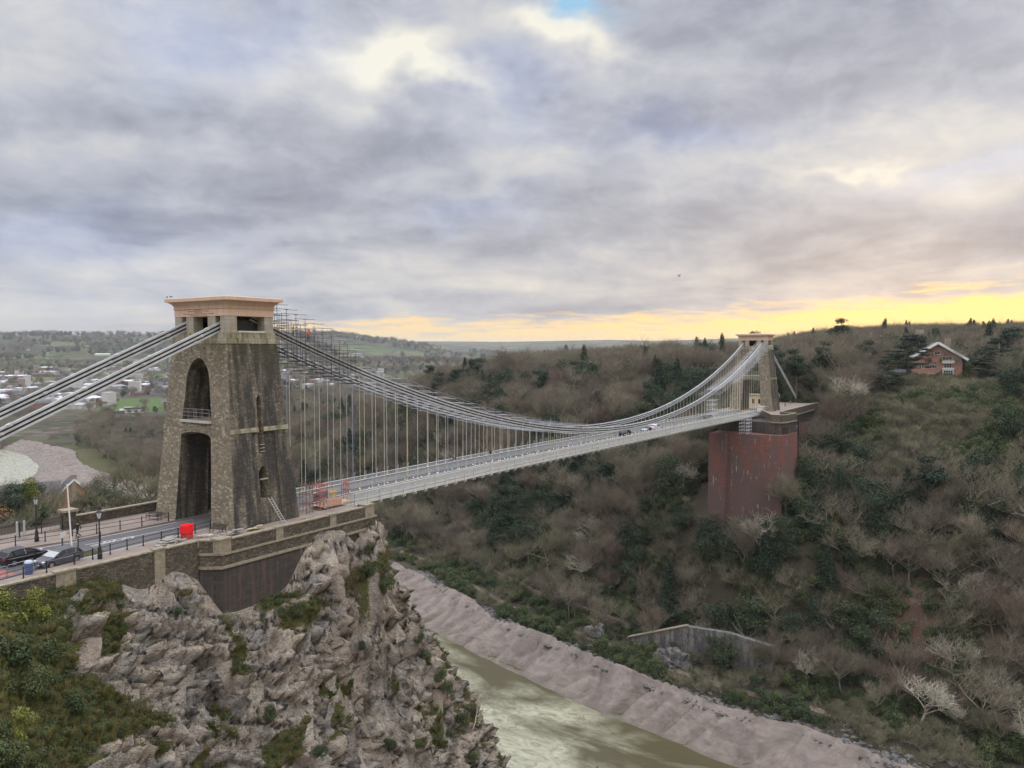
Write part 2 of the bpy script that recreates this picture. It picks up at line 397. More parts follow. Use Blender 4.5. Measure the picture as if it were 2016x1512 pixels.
# ------------------------------------------------------------------ ground material
def b_ground(t, b):
    p = t.pos(); x, y, z = t.sep(p)
    n = t.noise(p, .05, 6, .6); nf = t.noise(p, .9, 5, .7)
    woods = t.mix(t.mapr(n, .35, .65), (.050, .043, .032), (.056, .056, .032))
    woods = t.mix(t.mapr(nf, .4, .7), woods, (.082, .064, .048))
    # grass of the meadow and playing fields on the flood plain
    gr = t.mix(t.mapr(t.noise(p, .02, 4), .35, .65), (.075, .085, .034), (.11, .098, .05))
    gr = t.mix(t.mapr(t.noise(p, .35, 5, .7), .45, .8), gr, (.10, .078, .045))
    alc = t.sep(t.vor(t.scalev(p, (1, 1, 0)), 1/16., out='Color'))[0]; al = t.ramp(alc, [(0, (.075, .065, .045)), (.3, (.095, .085, .06)), (.5, (.06, .07, .035)), (.7, (.12, .105, .085)), (.85, (.05, .045, .035))], 'CONSTANT')
    gr = t.mix(t.mapr(t.math('ADD', t.vmath('DISTANCE', p, tuple(CAM)), t.math('MULTIPLY', t.math('SUBTRACT', n, .5), 500)), 800, 870), gr, al)
    flat = t.math('MULTIPLY', t.mapr(z, -66, -69.2), t.mapr(y, 250, 330))
    c = t.mix(flat, woods, gr)
    # scorched-brown scrub on the open slope low in the gorge
    br = t.new('ShaderNodeVectorMath', operation='DISTANCE'); t.put(br.inputs[0], p); br.inputs[1].default_value = tuple(atd(1800, 1215, 205))
    c = t.mix(t.mapr(t.math('ADD', br.outputs['Value'], t.math('MULTIPLY', t.math('SUBTRACT', nf, .5), 55)), 22, 6), c, (.115, .068, .050))
    # far farmland: patchwork of fields with hedges
    geo = t.vmath('DISTANCE', p, tuple(CAM)); farm = t.mapr(geo, 1300, 2100)
    q = t.scalev(p, (1, 1, .0)); qw = t.vmath('ADD', q, t.vmath('SCALE', t.new('ShaderNodeTexNoise').outputs['Color'], 0))
    cell = t.vor(q, 1/230., out='Color'); cs = t.sep(cell)
    f1 = t.ramp(cs[0], [(0, (.075, .105, .035)), (.3, (.11, .13, .05)), (.5, (.14, .125, .07)), (.68, (.05, .055, .035)), (.85, (.09, .075, .045))], 'CONSTANT')
    f1 = t.mix(t.mapr(t.noise(p, .004, 4, .6), .5, .62), f1, (.042, .040, .030))
    hed = t.vor(q, 1/230., feature='DISTANCE_TO_EDGE'); f1 = t.mix(t.mapr(hed, .035, .012), f1, (.03, .032, .02))
    city = t.math('MULTIPLY', t.mapr(geo, 2650, 2400), t.mapr(z, -60, -66))
    cc = t.ramp(t.noise(p, .022, 4, .7), [(.3, (.045, .043, .036)), (.5, (.075, .068, .060)), (.62, (.11, .10, .09)), (.7, (.06, .07, .04))])
    f1 = t.mix(city, f1, cc)
    c = t.mix(farm, c, f1)
    # playing field
    pc_ = onz(300, 795, -70); dd = t.vmath('SUBTRACT', p, tuple(pc_)); dX, dY, _ = t.sep(dd)
    rot = R(57); a = t.math('ADD', t.math('MULTIPLY', dX, math.cos(rot)), t.math('MULTIPLY', dY, math.sin(rot))); c2 = t.math('SUBTRACT', t.math('MULTIPLY', dY, math.cos(rot)), t.math('MULTIPLY', dX, math.sin(rot)))
    inp = t.math('MULTIPLY', t.mapr(t.math('ABSOLUTE', a), 175, 168), t.mapr(t.math('ABSOLUTE', c2), 76, 71))
    c = t.mix(inp, c, t.mix(t.math('GREATER_THAN', t.math('SINE', t.math('MULTIPLY', a, .35)), 0), (.075, .120, .036), (.085, .130, .042)))
    lc_ = atd(650, 800, 560); ld = t.vmath('DISTANCE', p, (lc_.x, lc_.y, -18)); c = t.mix(t.mapr(t.math('ADD', ld, t.math('MULTIPLY', t.math('SUBTRACT', n, .5), 60)), 62, 40), c, t.mix(t.mapr(nf, .3, .7), (.10, .115, .04), (.13, .13, .06)))
    t.put(b.inputs['Base Color'], c); b.inputs['Roughness'].default_value = .95
    t.put(b.inputs['Normal'], t.bump(nf, .6, .5))
M_GROUND = mat('earth_and_fields', b_ground, spec=.1)
NR, NA = 430, 560
rr = 60*np.exp(np.linspace(0, 1, NR)*math.log(10600/60.)); aa = np.linspace(R(YAW)-R(62), R(YAW)+R(62), NA)
RRg, AAg = np.meshgrid(rr, aa, indexing='ij'); gx = CAM.x+RRg*np.cos(AAg); gy = CAM.y+RRg*np.sin(AAg); gzv = ground(gx, gy)
mesh_np('ground', np.stack([gx, gy, gzv], -1).reshape(-1, 3), grid_faces(NR, NA)[:, ::-1], M_GROUND, True)
tag(bpy.data.objects['ground'], kind='structure')

# ------------------------------------------------------------------ river and mud
def b_water(t, b):
    p = t.pos(); px, py, _ = t.sep(p)
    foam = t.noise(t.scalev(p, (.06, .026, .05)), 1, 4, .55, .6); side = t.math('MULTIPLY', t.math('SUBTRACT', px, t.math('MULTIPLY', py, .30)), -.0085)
    w = t.mapr(t.math('ADD', foam, side), -.50, -.29); sheen_mottle = t.noise(t.scalev(p, (.35, .18, .3)), 1, 6, .72, 1.5)
    w = t.math('MULTIPLY', w, t.mapr(sheen_mottle, .34, .50, .6, 1)); sheen_col = t.mix(t.mapr(sheen_mottle, .36, .62), (.25, .25, .165), (.40, .395, .29))  # pale sky reflection painted into the water colour, stronger towards one bank
    c = t.mix(w, (.080, .070, .036), sheen_col); t.put(b.inputs['Base Color'], c); t.put(b.inputs['Roughness'], t.mapr(sheen_mottle, .3, .7, .08, .28)); b.inputs['Specular IOR Level'].default_value = .5; b.inputs['IOR'].default_value = 1.33
    h = t.math('ADD', t.noise(t.scalev(p, (.9, .4, 1)), .8, 5, .62, .8), t.math('MULTIPLY', t.noise(p, 2.4, 4, .6), .3)); t.put(b.inputs['Normal'], t.bump(h, .22, .35))
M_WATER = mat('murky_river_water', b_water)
ys = np.concatenate([np.arange(-400, 100, 6.), np.arange(100, 905, 12.)])
e = [(-30, Wx(y)-75) for y in ys]
V = []; nu = 14
for y in ys:
    for k in range(nu): V.append((Wx(y)-85+(90+1)*k/(nu-1.)+2, y, -78))
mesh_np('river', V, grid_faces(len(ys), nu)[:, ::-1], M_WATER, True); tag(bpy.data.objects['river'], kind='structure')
def b_mud(t, b):
    p = t.pos(); n = t.noise(t.scalev(p, (.5, .5, 1.4)), .5, 6, .62, .4); n2 = t.noise(p, 3.5, 5, .7)
    c = t.mix(t.mapr(n, .32, .68), (.125, .10, .084), (.235, .192, .162))
    c = t.mix(t.mapr(n2, .55, .8), c, (.19, .165, .14)); c = t.mix(t.mapr(t.noise(t.scalev(p, (.05, .11, .1)), 1, 5, .65, 1.0), .52, .62, 0, .6), c, (.10, .078, .064))
    z = t.sep(p)[2]; wet = t.mapr(t.math('ADD', z, t.math('MULTIPLY', n, 1.2)), -76.2, -77.3)
    c = t.mix(t.math('MULTIPLY', wet, .55), c, (.095, .082, .055))
    t.put(b.inputs['Base Color'], c); t.put(b.inputs['Roughness'], t.mapr(n2, .3, .7, .42, .75))
    t.put(b.inputs['Normal'], t.bump(t.math('ADD', n, t.math('MULTIPLY', n2, .3)), .5, .5))
M_MUD = mat('wet_grey_brown_mud', b_mud, spec=.4)
def mud_strip(y0, y1, dy, ns):
    ys = np.arange(y0, y1, dy); tt_ = np.linspace(0, 1, ns); Y, T = np.meshgrid(ys, tt_, indexing='ij')
    w = Wx(Y); m = Mx(Y); ext = 1.2+2.2*fbm(Y/14, Y*0+3, seed=44)
    edge = fbm(Y/9, Y*0, seed=41)*1.6
    X = (w-3+edge*(1-T))+(m-w+3+ext)*T
    f = (X-w)/(np.maximum(m-w, 5)); z = -78+7.0*np.clip(f, -.4, 1.15)**1.0
    z = np.where(f < 0, -78+6*f, z)
    # drainage gullies run down the bank, fanning out
    q = Y+ (X-w)*.55
    gul = np.abs(fbm(q/6.5, X/26, o=3, seed=51)); g2 = np.abs(fbm(q/2.2, X/12, o=2, seed=57))
    z = z-np.clip(.16-gul, 0, .16)*13.0*sstep(0, .3, f)*sstep(1.1, .8, f)-np.clip(.14-g2, 0, .14)*6*sstep(0, .2, f)
    z = z+fbm(X/5, Y/5, o=4, seed=61)*.35
    return ys, ns, np.stack([X, Y, z], -1).reshape(-1, 3)
ys1, ns1, V1 = mud_strip(-220, 420, .7, 40); o = mesh_np('mud_bank', V1, grid_faces(len(ys1), ns1)[:, ::-1], M_MUD, True); tag(o, kind='structure')
ys1, ns1, V1 = mud_strip(420, 850, 2.5, 40); o = mesh_np('mud_flat', V1, grid_faces(len(ys1), ns1)[:, ::-1], M_MUD, True); tag(o, kind='structure')

# ------------------------------------------------------------------ materials for the built things
def b_rubble(c1, c2, c3, sc=2.6, dark=.5, moss=0):
    def f(t, b):
        p = t.objc(); q = t.scalev(p, (1, 1, 1.9))
        cell = t.sep(t.vor(q, sc, out='Color'))[0]; edge = t.vor(q, sc, feature='DISTANCE_TO_EDGE')
        n = t.noise(p, .35, 5, .65); n2 = t.noise(p, 9, 4, .7)
        c = t.mix(cell, c1, c2); c = t.mix(t.mapr(cell, .78, .95), c, c3)
        c = t.mix(t.mapr(n2, .3, .7, 0, .35), c, tuple(k*.55 for k in c1))
        c = t.mix(t.mapr(edge, .045, .01), c, tuple(k*.42 for k in c1))
        # long rain streaks and soot on the weather side
        st = t.noise(t.scalev(p, (.9, .9, .10)), 1, 5, .65)
        side = t.mapr(t.math('ABSOLUTE', t.sep(t.nrm())[1]), .5, .9)
        ss = t.math('MULTIPLY', side, t.mapr(st, .38, .56, .30, 1))
        c = t.mix(t.math('MULTIPLY', ss, dark), c, (.030, .030, .034))
        c = t.mix(t.mapr(n, .55, .75, 0, .45), c, tuple(k*.5 for k in c1))
        if moss:
            z = t.sep(p)[2]; mm = t.math('MULTIPLY', t.mapr(z, 15, 21), t.mapr(st, .40, .6)); c = t.mix(t.math('MULTIPLY', mm, .6), c, (.070, .066, .024))
        t.put(b.inputs['Base Color'], c)
        h = t.math('ADD', t.math('MULTIPLY', t.mapr(edge, 0, .10), .8), t.math('MULTIPLY', n2, .5)); h = t.math('ADD', h, t.math('MULTIPLY', cell, .5))
        t.put(b.inputs['Normal'], t.bump(h, .9, .07))
    return f
M_TOWER = mat('coursed_rubble_stone', b_rubble((.228, .192, .138), (.39, .342, .258), (.49, .435, .335), 2.3, .86, 1), spec=.2)
M_WALL = mat('old_wall_stone', b_rubble((.10, .088, .066), (.23, .20, .15), (.30, .21, .16), 3.2, .25), spec=.2)
def b_ashlar(c1, c2, moss, bw=.9, bh=.42):
    def f(t, b):
        p = t.objc(); X, Y, Z = t.sep(p)
        cm = t.new('ShaderNodeCombineXYZ'); t.put(cm.inputs[0], t.math('ADD', X, Y)); t.put(cm.inputs[1], Z)
        br = t.new('ShaderNodeTexBrick'); t.put(br.inputs['Vector'], cm.outputs[0]); br.inputs['Scale'].default_value = 1
        br.inputs['Brick Width'].default_value = bw; br.inputs['Row Height'].default_value = bh; br.inputs['Mortar Size'].default_value = .012
        br.inputs['Color1'].default_value = (*c1, 1); br.inputs['Color2'].default_value = (*c2, 1); br.inputs['Mortar'].default_value = (*[k*.4 for k in c1], 1)
        n = t.noise(t.scalev(p, (1.3, 1.3, .3)), 1, 6, .7); n2 = t.noise(p, 6, 4, .6)
        c = t.mix(t.mapr(n, .42, .62), br.outputs[0], moss); c = t.mix(t.mapr(n2, .5, .8, 0, .4), c, tuple(k*.6 for k in c1))
        t.put(b.inputs['Base Color'], c); t.put(b.inputs['Normal'], t.bump(n2, .4, .03))
    return f
M_COURSE = mat('mossy_ashlar', b_ashlar((.34, .31, .24), (.43, .39, .30), (.13, .125, .055)), spec=.2)
M_PILLAR = mat('pale_ashlar', b_ashlar((.38, .345, .28), (.46, .42, .35), (.30, .27, .21), 1.4, .5), spec=.2)
def b_cap(t, b):
    p = t.objc(); n = t.noise(t.scalev(p, (1, 1, .5)), .8, 5, .6); n2 = t.noise(p, 7, 4)
    c = t.mix(t.mapr(n, .3, .7), (.60, .40, .29), (.66, .50, .37)); c = t.mix(t.mapr(n2, .5, .8, 0, .35), c, (.45, .33, .25)); st = t.noise(t.scalev(p, (2.2, 2.2, .25)), 1, 5, .7); c = t.mix(t.mapr(st, .52, .70, 0, .5), c, (.33, .26, .20)); c = t.mix(t.mapr(t.sep(t.nrm())[2], .5, .9, 0, .6), c, (.30, .28, .24))
    t.put(b.inputs['Base Color'], c)
M_CAP = mat('salmon_render', b_cap, spec=.25, rough=.7)
M_DARK = mat('opening_shade_dark', col=(.035, .032, .028), rough=.9, var=.3)  # near-black colour standing in for the shade inside openings
M_IRONBLK = mat('black_painted_iron', col=(.022, .023, .026), rough=.45, spec=.4)
def b_abut(t, b):
    p = t.objc(); X, Y, Z = t.sep(p); cm = t.new('ShaderNodeCombineXYZ'); t.put(cm.inputs[0], t.math('ADD', X, Y)); t.put(cm.inputs[1], Z)
    br = t.new('ShaderNodeTexBrick'); t.put(br.inputs['Vector'], cm.outputs[0]); br.inputs['Scale'].default_value = 1
    br.inputs['Brick Width'].default_value = 1.1; br.inputs['Row Height'].default_value = .45; br.inputs['Mortar Size'].default_value = .014
    br.inputs['Color1'].default_value = (.052, .046, .042, 1); br.inputs['Color2'].default_value = (.075, .062, .055, 1); br.inputs['Mortar'].default_value = (.03, .028, .025, 1)
    st = t.noise(t.scalev(p, (1.4, 1.4, .07)), 1, 5, .7); st2 = t.noise(t.scalev(p, (3.5, 3.5, .12)), 1, 4, .7); n2 = t.noise(p, 4, 5, .7)
    c = t.mix(t.mapr(st, .52, .68), br.outputs[0], (.125, .080, .065)); c = t.mix(t.mapr(st2, .62, .70), c, (.24, .20, .165))
    c = t.mix(t.mapr(n2, .45, .7, 0, .5), c, (.035, .036, .030))
    t.put(b.inputs['Base Color'], c); t.put(b.inputs['Normal'], t.bump(t.math('ADD', br.outputs[1], n2), .5, .04)); b.inputs['Roughness'].default_value = .7
M_ABUT = mat('sooty_ashlar_blocks', b_abut, spec=.3)
M_COPING = mat('weathered_coping', col=(.27, .235, .175), rough=.9, var=.35, vs=2.5)
M_PAINT = mat('pale_grey_bridge_paint', col=(.56, .57, .58), rough=.5, var=.18, vs=1.2)
M_CREAM = mat('cream_bridge_paint', col=(.62, .60, .50), rough=.5, var=.12, vs=1.5)
M_CHAIN = mat('silver_grey_chain_paint', col=(.50, .51, .52), rough=.45, var=.22, vs=.9)
M_GALV = mat('galvanised_scaffold_tube', col=(.33, .34, .36), rough=.4, metal=.5, var=.2, vs=2)
M_PLANK = mat('dark_scaffold_board', col=(.12, .10, .08), rough=.9, var=.3)
M_WOOD = mat('fresh_cut_timber', col=(.52, .42, .27), rough=.8, var=.2)
def b_asph(t, b):
    p = t.pos(); n = t.noise(p, .6, 5, .6); n2 = t.noise(p, 30, 3, .6); st = t.noise(t.scalev(p, (.25, 2.2, 1)), 1, 4, .6)
    c = t.mix(t.mapr(n, .3, .7), (.085, .083, .088), (.125, .12, .122)); c = t.mix(t.mapr(st, .5, .7, 0, .5), c, (.15, .145, .145)); c = t.mix(t.mapr(n2, .4, .8, 0, .4), c, (.05, .05, .05))
    t.put(b.inputs['Base Color'], c); t.put(b.inputs['Normal'], t.bump(n2, .3, .01)); t.put(b.inputs['Roughness'], t.mapr(n, .3, .7, .55, .85))
M_ASPH = mat('worn_asphalt', b_asph, spec=.35)
def b_pave(t, b):
    p = t.pos(); n = t.noise(p, .5, 5, .65); n2 = t.noise(p, 14, 4, .6)
    c = t.mix(t.mapr(n, .3, .7), (.21, .165, .135), (.30, .245, .205)); c = t.mix(t.mapr(n2, .45, .75, 0, .4), c, (.15, .13, .11))
    t.put(b.inputs['Base Color'], c)
M_PAVE = mat('buff_pavement_surfacing', b_pave, spec=.3)
M_WHITE = mat('worn_white_road_paint', col=(.62, .62, .60), rough=.7, var=.2, vs=6)

# ------------------------------------------------------------------ near cliff: limestone face below the road
CP = [(-72, -10.8, -1.5), (-45, -10.8, -1.2), (-30, -10.8, -1.2), (-20, -10.8, -1.2), (-14, -10.8, -1.8), (-11.6, -12, -4.6), (-10.4, -12.9, -7), (-6, -12.9, -7), (-2, -12.9, -6.4),
      (.9, -12.9, -2.9), (5, -12.9, -1.7), (9.5, -12.9, -1.3), (12.5, -12, -1.6), (3, -13.1, -1.9), (7, -13.1, -1.5), (11, -13, -1.4), (13.4, -12.4, -1.7), (1, -13.2, -3.3), (-1, -13.3, -5.6), (-60, -4, -1.6), (-30, 0, -1.6), (0, 0, -1.6), (11, -4, -1.6), (11, 8, -1.8), (0, 14, -2), (-40, 16, -2), (-72, 16, -2),
      (20, 2, -15), (20, 12, -17), (20, 22, -19), (34, 10, -46), (34, 22, -46), (50, 0, -70), (50, 20, -70), (62, -30, -78), (62, 10, -79), (78, -60, -82), (78, 20, -84),
      (40, -50, -72), (10, -50, -52), (-20, -50, -32), (-45, -52, -12), (-72, -50, -2), (55, -60, -80), (0, -62, -52), (-40, -62, -22), (-72, -62, -6), (-60, -30, -1.5), (-72, -25, -1)]
SIL = [(718, 1037, 14), (747, 1082, 16), (785, 1147, 19.5), (800, 1190, 21), (826, 1240, 23), (860, 1290, 25.5), (902, 1345, 28), (934, 1405, 30), (950, 1460, 31.5), (966, 1512, 33)]
for u, v, x in SIL:
    d = ray(u, v); p = CAM+d*((x-CAM.x)/d.x); CP.append(tuple(p)); k = d.normalized()
    q = Vector((k.y, -k.x, 0))*-1
    CP.append((p.x+9, p.y+7, p.z-19-.25*abs(p.z)))
for u, L in {600: [(1190, 84), (1250, 83), (1350, 80), (1512, 76)], 450: [(1250, 77), (1300, 76), (1400, 73.5), (1512, 71)], 700: [(1100, 96), (1180, 93), (1300, 91), (1512, 84)],
             300: [(1200, 74), (1300, 70), (1400, 67), (1512, 64)], 150: [(1250, 64), (1400, 58), (1512, 54)], 0: [(1250, 57), (1400, 50), (1512, 45)], 850: [(1400, 101), (1512, 95)], 780: [(1250, 99)], 650: [(1080, 95)]}.items():
    for v, D in L: CP.append(tuple(atd(u, v, D)))
CP = np.array(CP)
def tps(r): return np.where(r > 1e-9, r*r*np.log(np.maximum(r, 1e-9)), 0)
n_ = len(CP); K = tps(np.hypot(CP[:, None, 0]-CP[None, :, 0], CP[:, None, 1]-CP[None, :, 1]))+np.eye(n_)*1.2
Pm = np.c_[np.ones(n_), CP[:, :2]]; Aa = np.block([[K, Pm], [Pm.T, np.zeros((3, 3))]]); sol = np.linalg.solve(Aa, np.r_[CP[:, 2], 0, 0, 0])
def cliffz(x, y):
    z = sol[n_]+sol[n_+1]*x+sol[n_+2]*y
    for i in range(n_): z = z+sol[i]*tps(np.hypot(x-CP[i, 0], y-CP[i, 1]))
    return z
def cliff_mesh(name, x0, x1, y0, y1, d, m, hole=None):
    xs = np.arange(x0, x1+d*.5, d); ys = np.arange(y0, y1+d*.5, d); X, Y = np.meshgrid(xs, ys, indexing='ij')
    Z = cliffz(X, Y); gx_, gy_ = np.gradient(Z, d, d); nl = np.sqrt(gx_**2+gy_**2+1); N = np.stack([-gx_/nl, -gy_/nl, 1/nl], -1)
    steep = sstep(.35, .9, np.hypot(gx_, gy_))
    # bedded and jointed blocks; the beds dip differently left and right of the central clefts
    T = X*.94+Y*.34; Wd = fbm(X/8, Y/8, Z/8, 3, 71); mask = sstep(-9, -6, X+Wd*4+.35*(Z+12))
    blk = []; cks = []
    def beds(th, bt, bl, seed, amp):
        a = T*math.cos(th)+Z*math.sin(th)+Wd*1.3; b = -T*math.sin(th)+Z*math.cos(th)+fbm(X/5, Y/5, Z/5, 3, seed)*.8
        k = b/bt+.5*fbm(a/9, a*0, seed=seed+1); bi = np.floor(k); fb = k-bi; q = a/(bl*(.6+.9*_h(bi, np.full_like(bi, seed))))+_h(bi, np.full_like(bi, seed+2))*7+fb*.25; qi = np.floor(q); fq = q-qi
        h = _h(bi, qi, np.full_like(bi, seed+3)); hb = _h(bi, np.full_like(bi, seed+4))
        cr = np.minimum(np.minimum(fb, 1-fb)*bt, np.minimum(fq, 1-fq)*bl)
        blk.append(h*.6+hb*.4); cks.append(sstep(.11*bt, .02*bt, cr))
        return ((hb-.5)*1.0+(h-.5)*.8+(.5-fb)*.35+(fq-.5)*(h-.5)*.8)*amp-np.clip(.13*bt-cr, 0, 1)/(.13*bt)*.42*amp
    dR = beds(R(27), 2.5, 3.6, 301, 1.5)+beds(R(27), .85, 1.3, 311, .62)+beds(R(31), .42, .6, 321, .26)
    dL = beds(R(-26), 2.1, 4.2, 331, 1.6)+beds(R(-26), .8, 1.5, 341, .62)+beds(R(-22), .40, .7, 351, .26)
    disp = (dL*(1-mask)+dR*mask)*1.45; dR_c = np.maximum(cks[0], cks[1]*.8); dL_c = np.maximum(cks[3], cks[4]*.8)
    # deep leaning clefts
    for x0_, sl_, w_, dp in ((-2.2, -.42, .35, 2.2), (3.6, -.40, .28, 2.0), (-12.5, .5, .22, 1.2), (10.5, -.35, .22, 1.1)):
        dist = np.abs(X-(x0_+sl_*(Z+9))+fbm(Z/3, Y/3, seed=int(x0_*7)+400)*.9); disp = disp-dp*np.exp(-(dist/w_)**2)*sstep(-7, -10, Z)
    f1_, f2_, c5 = worley(T/.9+Wd, Y/.9, Z/.6, 401); g1_, g2_, c6 = worley(T/.45, Y/.5, Z/.33, 405)
    disp = disp+(c5-.5)*.42+(c6-.5)*.20-np.clip(.13-(f2_-f1_), 0, .13)*2.2
    crk = np.clip((dR_c*mask+dL_c*(1-mask)), 0, 1)
    disp = disp*.62+facets((T+Wd*.5)/2.4, Y/2.4, Z/1.9, 501)*1.7+facets(T/.95, Y/.9, Z/.8, 511)*.75+facets(T/.42, Y/.42, Z/.36, 521)*.30
    soft = fbm(X/1.6, Y/1.6, Z/1.6, 4, 79)*.5
    big = fbm(X/9, Y/9, Z/9, 4, 83)
    # vegetation: the left gully, the ledges, and odd patches
    dvx = X-CAM.x; dvy = Y-CAM.y; dvz = Z-CAM.z; zc_ = dvx*Fv.x+dvy*Fv.y+dvz*Fv.z; uu = 1008+FPX*(dvx*Rv.x+dvy*Rv.y)/zc_; vv = 756-FPX*(dvx*Uv.x+dvy*Uv.y+dvz*Uv.z)/zc_
    ue = np.interp(vv, [1140, 1230, 1330, 1365, 1420, 1470, 1560], [110, 120, 150, 270, 350, 200, 120]); veg = sstep(35, -35, uu-ue+big*60)
    flat = sstep(.75, .35, np.hypot(gx_, gy_))
    led = sstep(1.7, .4, np.abs(Z+8.2-.13*X+big*1.6))*sstep(-7, -3, X)*sstep(22, 12, X)
    veg = np.maximum(veg, np.maximum(flat*sstep(-.4, .15, big+.2), led*.95)); veg = np.maximum(veg, sstep(.22, .42, big+.4*fbm(X/2.2, Y/2.2, Z/2.2, 3, 88))*.9)
    sil = sstep(17, 25, X-.10*np.abs(Z)+3*fbm(Z/3, Y/3, seed=66)); veg = np.maximum(veg, sil*sstep(-.25, .1, fbm(X/4, Y/4, Z/4, 3, 91)))
    wall = np.maximum(sstep(-12.3, -14.2, Y), sstep(13, 15, X)); wall = np.where(X < -12, sstep(-10.8, -12.6, Y), wall)
    disp = (disp*(1-veg*.7)*np.clip(steep+.2, 0, 1)+soft*.5*veg)*wall
    P_ = np.stack([X, Y, Z], -1)+N*disp[..., None]
    nx, ny = X.shape; o = mesh_np(name, P_.reshape(-1, 3), grid_faces(nx, ny), m, False)
    bv = (blk[0]*.4+blk[1]*.6)*mask+(blk[3]*.4+blk[4]*.6)*(1-mask); at = o.data.attributes.new('blk', 'FLOAT', 'POINT'); at.data.foreach_set('value', bv.ravel().astype(np.float32))
    at = o.data.attributes.new('crk', 'FLOAT', 'POINT'); at.data.foreach_set('value', crk.ravel().astype(np.float32))
    at = o.data.attributes.new('veg', 'FLOAT', 'POINT'); at.data.foreach_set('value', veg.ravel().astype(np.float32))
    return o, P_, veg
def b_rock(t, b):
    p = t.pos(); at = t.new('ShaderNodeAttribute', attribute_name='veg').outputs['Fac']
    n = t.noise(p, .16, 5, .6); n2 = t.noise(p, 1.3, 6, .68); n3 = t.noise(p, 7, 5, .7); nz = t.sep(t.nrm())[2]
    c = t.mix(t.mapr(n2, .32, .66), (.36, .325, .28), (.80, .70, .57)); c = t.mix(t.mapr(n, .42, .60, 0, .5), c, (.33, .33, .335))
    c = t.mix(t.mapr(t.noise(p, .55, 5, .65), .56, .68, 0, .75), c, (.70, .63, .53)); c = t.mix(t.mapr(t.noise(p, .9, 4, .7), .62, .72, 0, .8), c, (.30, .20, .14))
    bk = t.new('ShaderNodeAttribute', attribute_name='blk').outputs['Fac']; c = t.mix(t.mapr(bk, .28, .40, .75, 0), c, (.30, .29, .285)); c = t.mix(t.mapr(bk, .62, .74, 0, .7), c, (.84, .74, .60)); c = t.mix(t.mapr(bk, .46, .50, 0, .35), c, (.36, .25, .18))
    ck = t.new('ShaderNodeAttribute', attribute_name='crk').outputs['Fac']; c = t.mix(t.math('MULTIPLY', t.mapr(ck, .25, .8), t.mapr(n2, .36, .56)), c, (.045, .04, .034))
    rq = t.new('ShaderNodeMapping'); t.put(rq.inputs[0], p); rq.inputs['Rotation'].default_value = (0, R(27), 0); rq.inputs['Scale'].default_value = (.55, .7, 1.5); e3 = t.vor(t.vmath('ADD', rq.outputs[0], t.vmath('SCALE', t.new('ShaderNodeTexNoise').outputs['Color'], 0)), 1.5, feature='DISTANCE_TO_EDGE')
    c = t.mix(t.math('MULTIPLY', t.mapr(t.math('ADD', e3, t.math('MULTIPLY', n3, .10)), .085, .05), t.mapr(n, .46, .56, 0, .75)), c, (.09, .08, .07))
    q = t.scalev(p, (1, 1, 1.5)); ed = t.vor(t.vmath('ADD', q, t.vmath('SCALE', t.new('ShaderNodeTexNoise').outputs['Color'], 0)), 1.7, feature='DISTANCE_TO_EDGE')
    c = t.mix(t.mapr(t.math('ADD', ed, t.math('MULTIPLY', n3, .16)), .07, .05, 0, .45), c, (.10, .09, .08))
    ed2 = t.vor(q, 5.2, feature='DISTANCE_TO_EDGE'); c = t.mix(t.mapr(t.math('ADD', ed2, t.math('MULTIPLY', n3, .2)), .14, .10, 0, .15), c, (.12, .11, .10))
    c = t.mix(t.mapr(n3, .48, .70, 0, .55), c, (.12, .11, .10))
    g = t.mix(t.mapr(n2, .35, .65), (.085, .095, .025), (.17, .15, .065)); g = t.mix(t.mapr(n3, .4, .7, 0, .7), g, (.045, .06, .018)); g = t.mix(t.mapr(t.noise(p, .4, 4), .5, .65), g, (.13, .10, .055))
    m = t.math('ADD', t.math('MULTIPLY', at, 1.1), t.math('MULTIPLY', t.math('SUBTRACT', n3, .5), 1.1)); m = t.math('ADD', m, t.mapr(nz, .62, .95, -.05, .5)); m = t.math('ADD', m, t.math('MULTIPLY', t.math('SUBTRACT', n2, .5), .6))
    c = t.mix(t.mapr(m, .42, .62), c, g)
    t.put(b.inputs['Base Color'], c); b.inputs['Roughness'].default_value = .9
    h = t.math('ADD', t.math('ADD', n3, t.math('MULTIPLY', n2, 1.5)), t.math('MULTIPLY', t.mapr(ed, 0, .12), .3)); t.put(b.inputs['Normal'], t.bump(h, 1, .35))
M_ROCK = mat('fractured_limestone', b_rock, spec=.15)
cl_o, CLP, CLV = cliff_mesh('cliff', -50, 44, -50, -10.2, .2, M_ROCK); tag(cl_o, kind='structure')
o, _a, _b = cliff_mesh('cliff_foot', -75, 80, -62, 26, 1.6, M_ROCK); tag(o, kind='structure'); o.location.z = -1.3

# ------------------------------------------------------------------ approach road
def sheet(name, pts, z, m, kind='structure', th=None):
    mb = MB(); mb.prism(pts, 'z', z-(th or .3), z); o = mb.build(name, m); return tag(o, kind=kind)
RY0 = -4.4
sheet('road', [(-75, -6.3), (-30, -6.3), (-24, -5.4), (-16, RY0), (-4.7, RY0+.9), (14.2, -3.2), (14.2, 3.2), (-4.7, 3.1), (-16, 3.4), (-24, 5.2), (-75, 5.6)], 0.0, M_ASPH)
sheet('pavement', [(-75, -9.9), (10.6, -9.9), (10.6, -11.9), (12.6, -11.9), (12.6, -3.25), (-4.6, -3.55), (-16, RY0-.02), (-24, -5.42), (-30, -6.32), (-75, -6.32)], .13, M_PAVE)
sheet('pavement_beyond', [(-75, 5.62), (-24, 5.22), (-16, 3.42), (-4.7, 3.3), (12.6, 3.3), (12.6, 12), (-75, 12)], .13, M_PAVE)
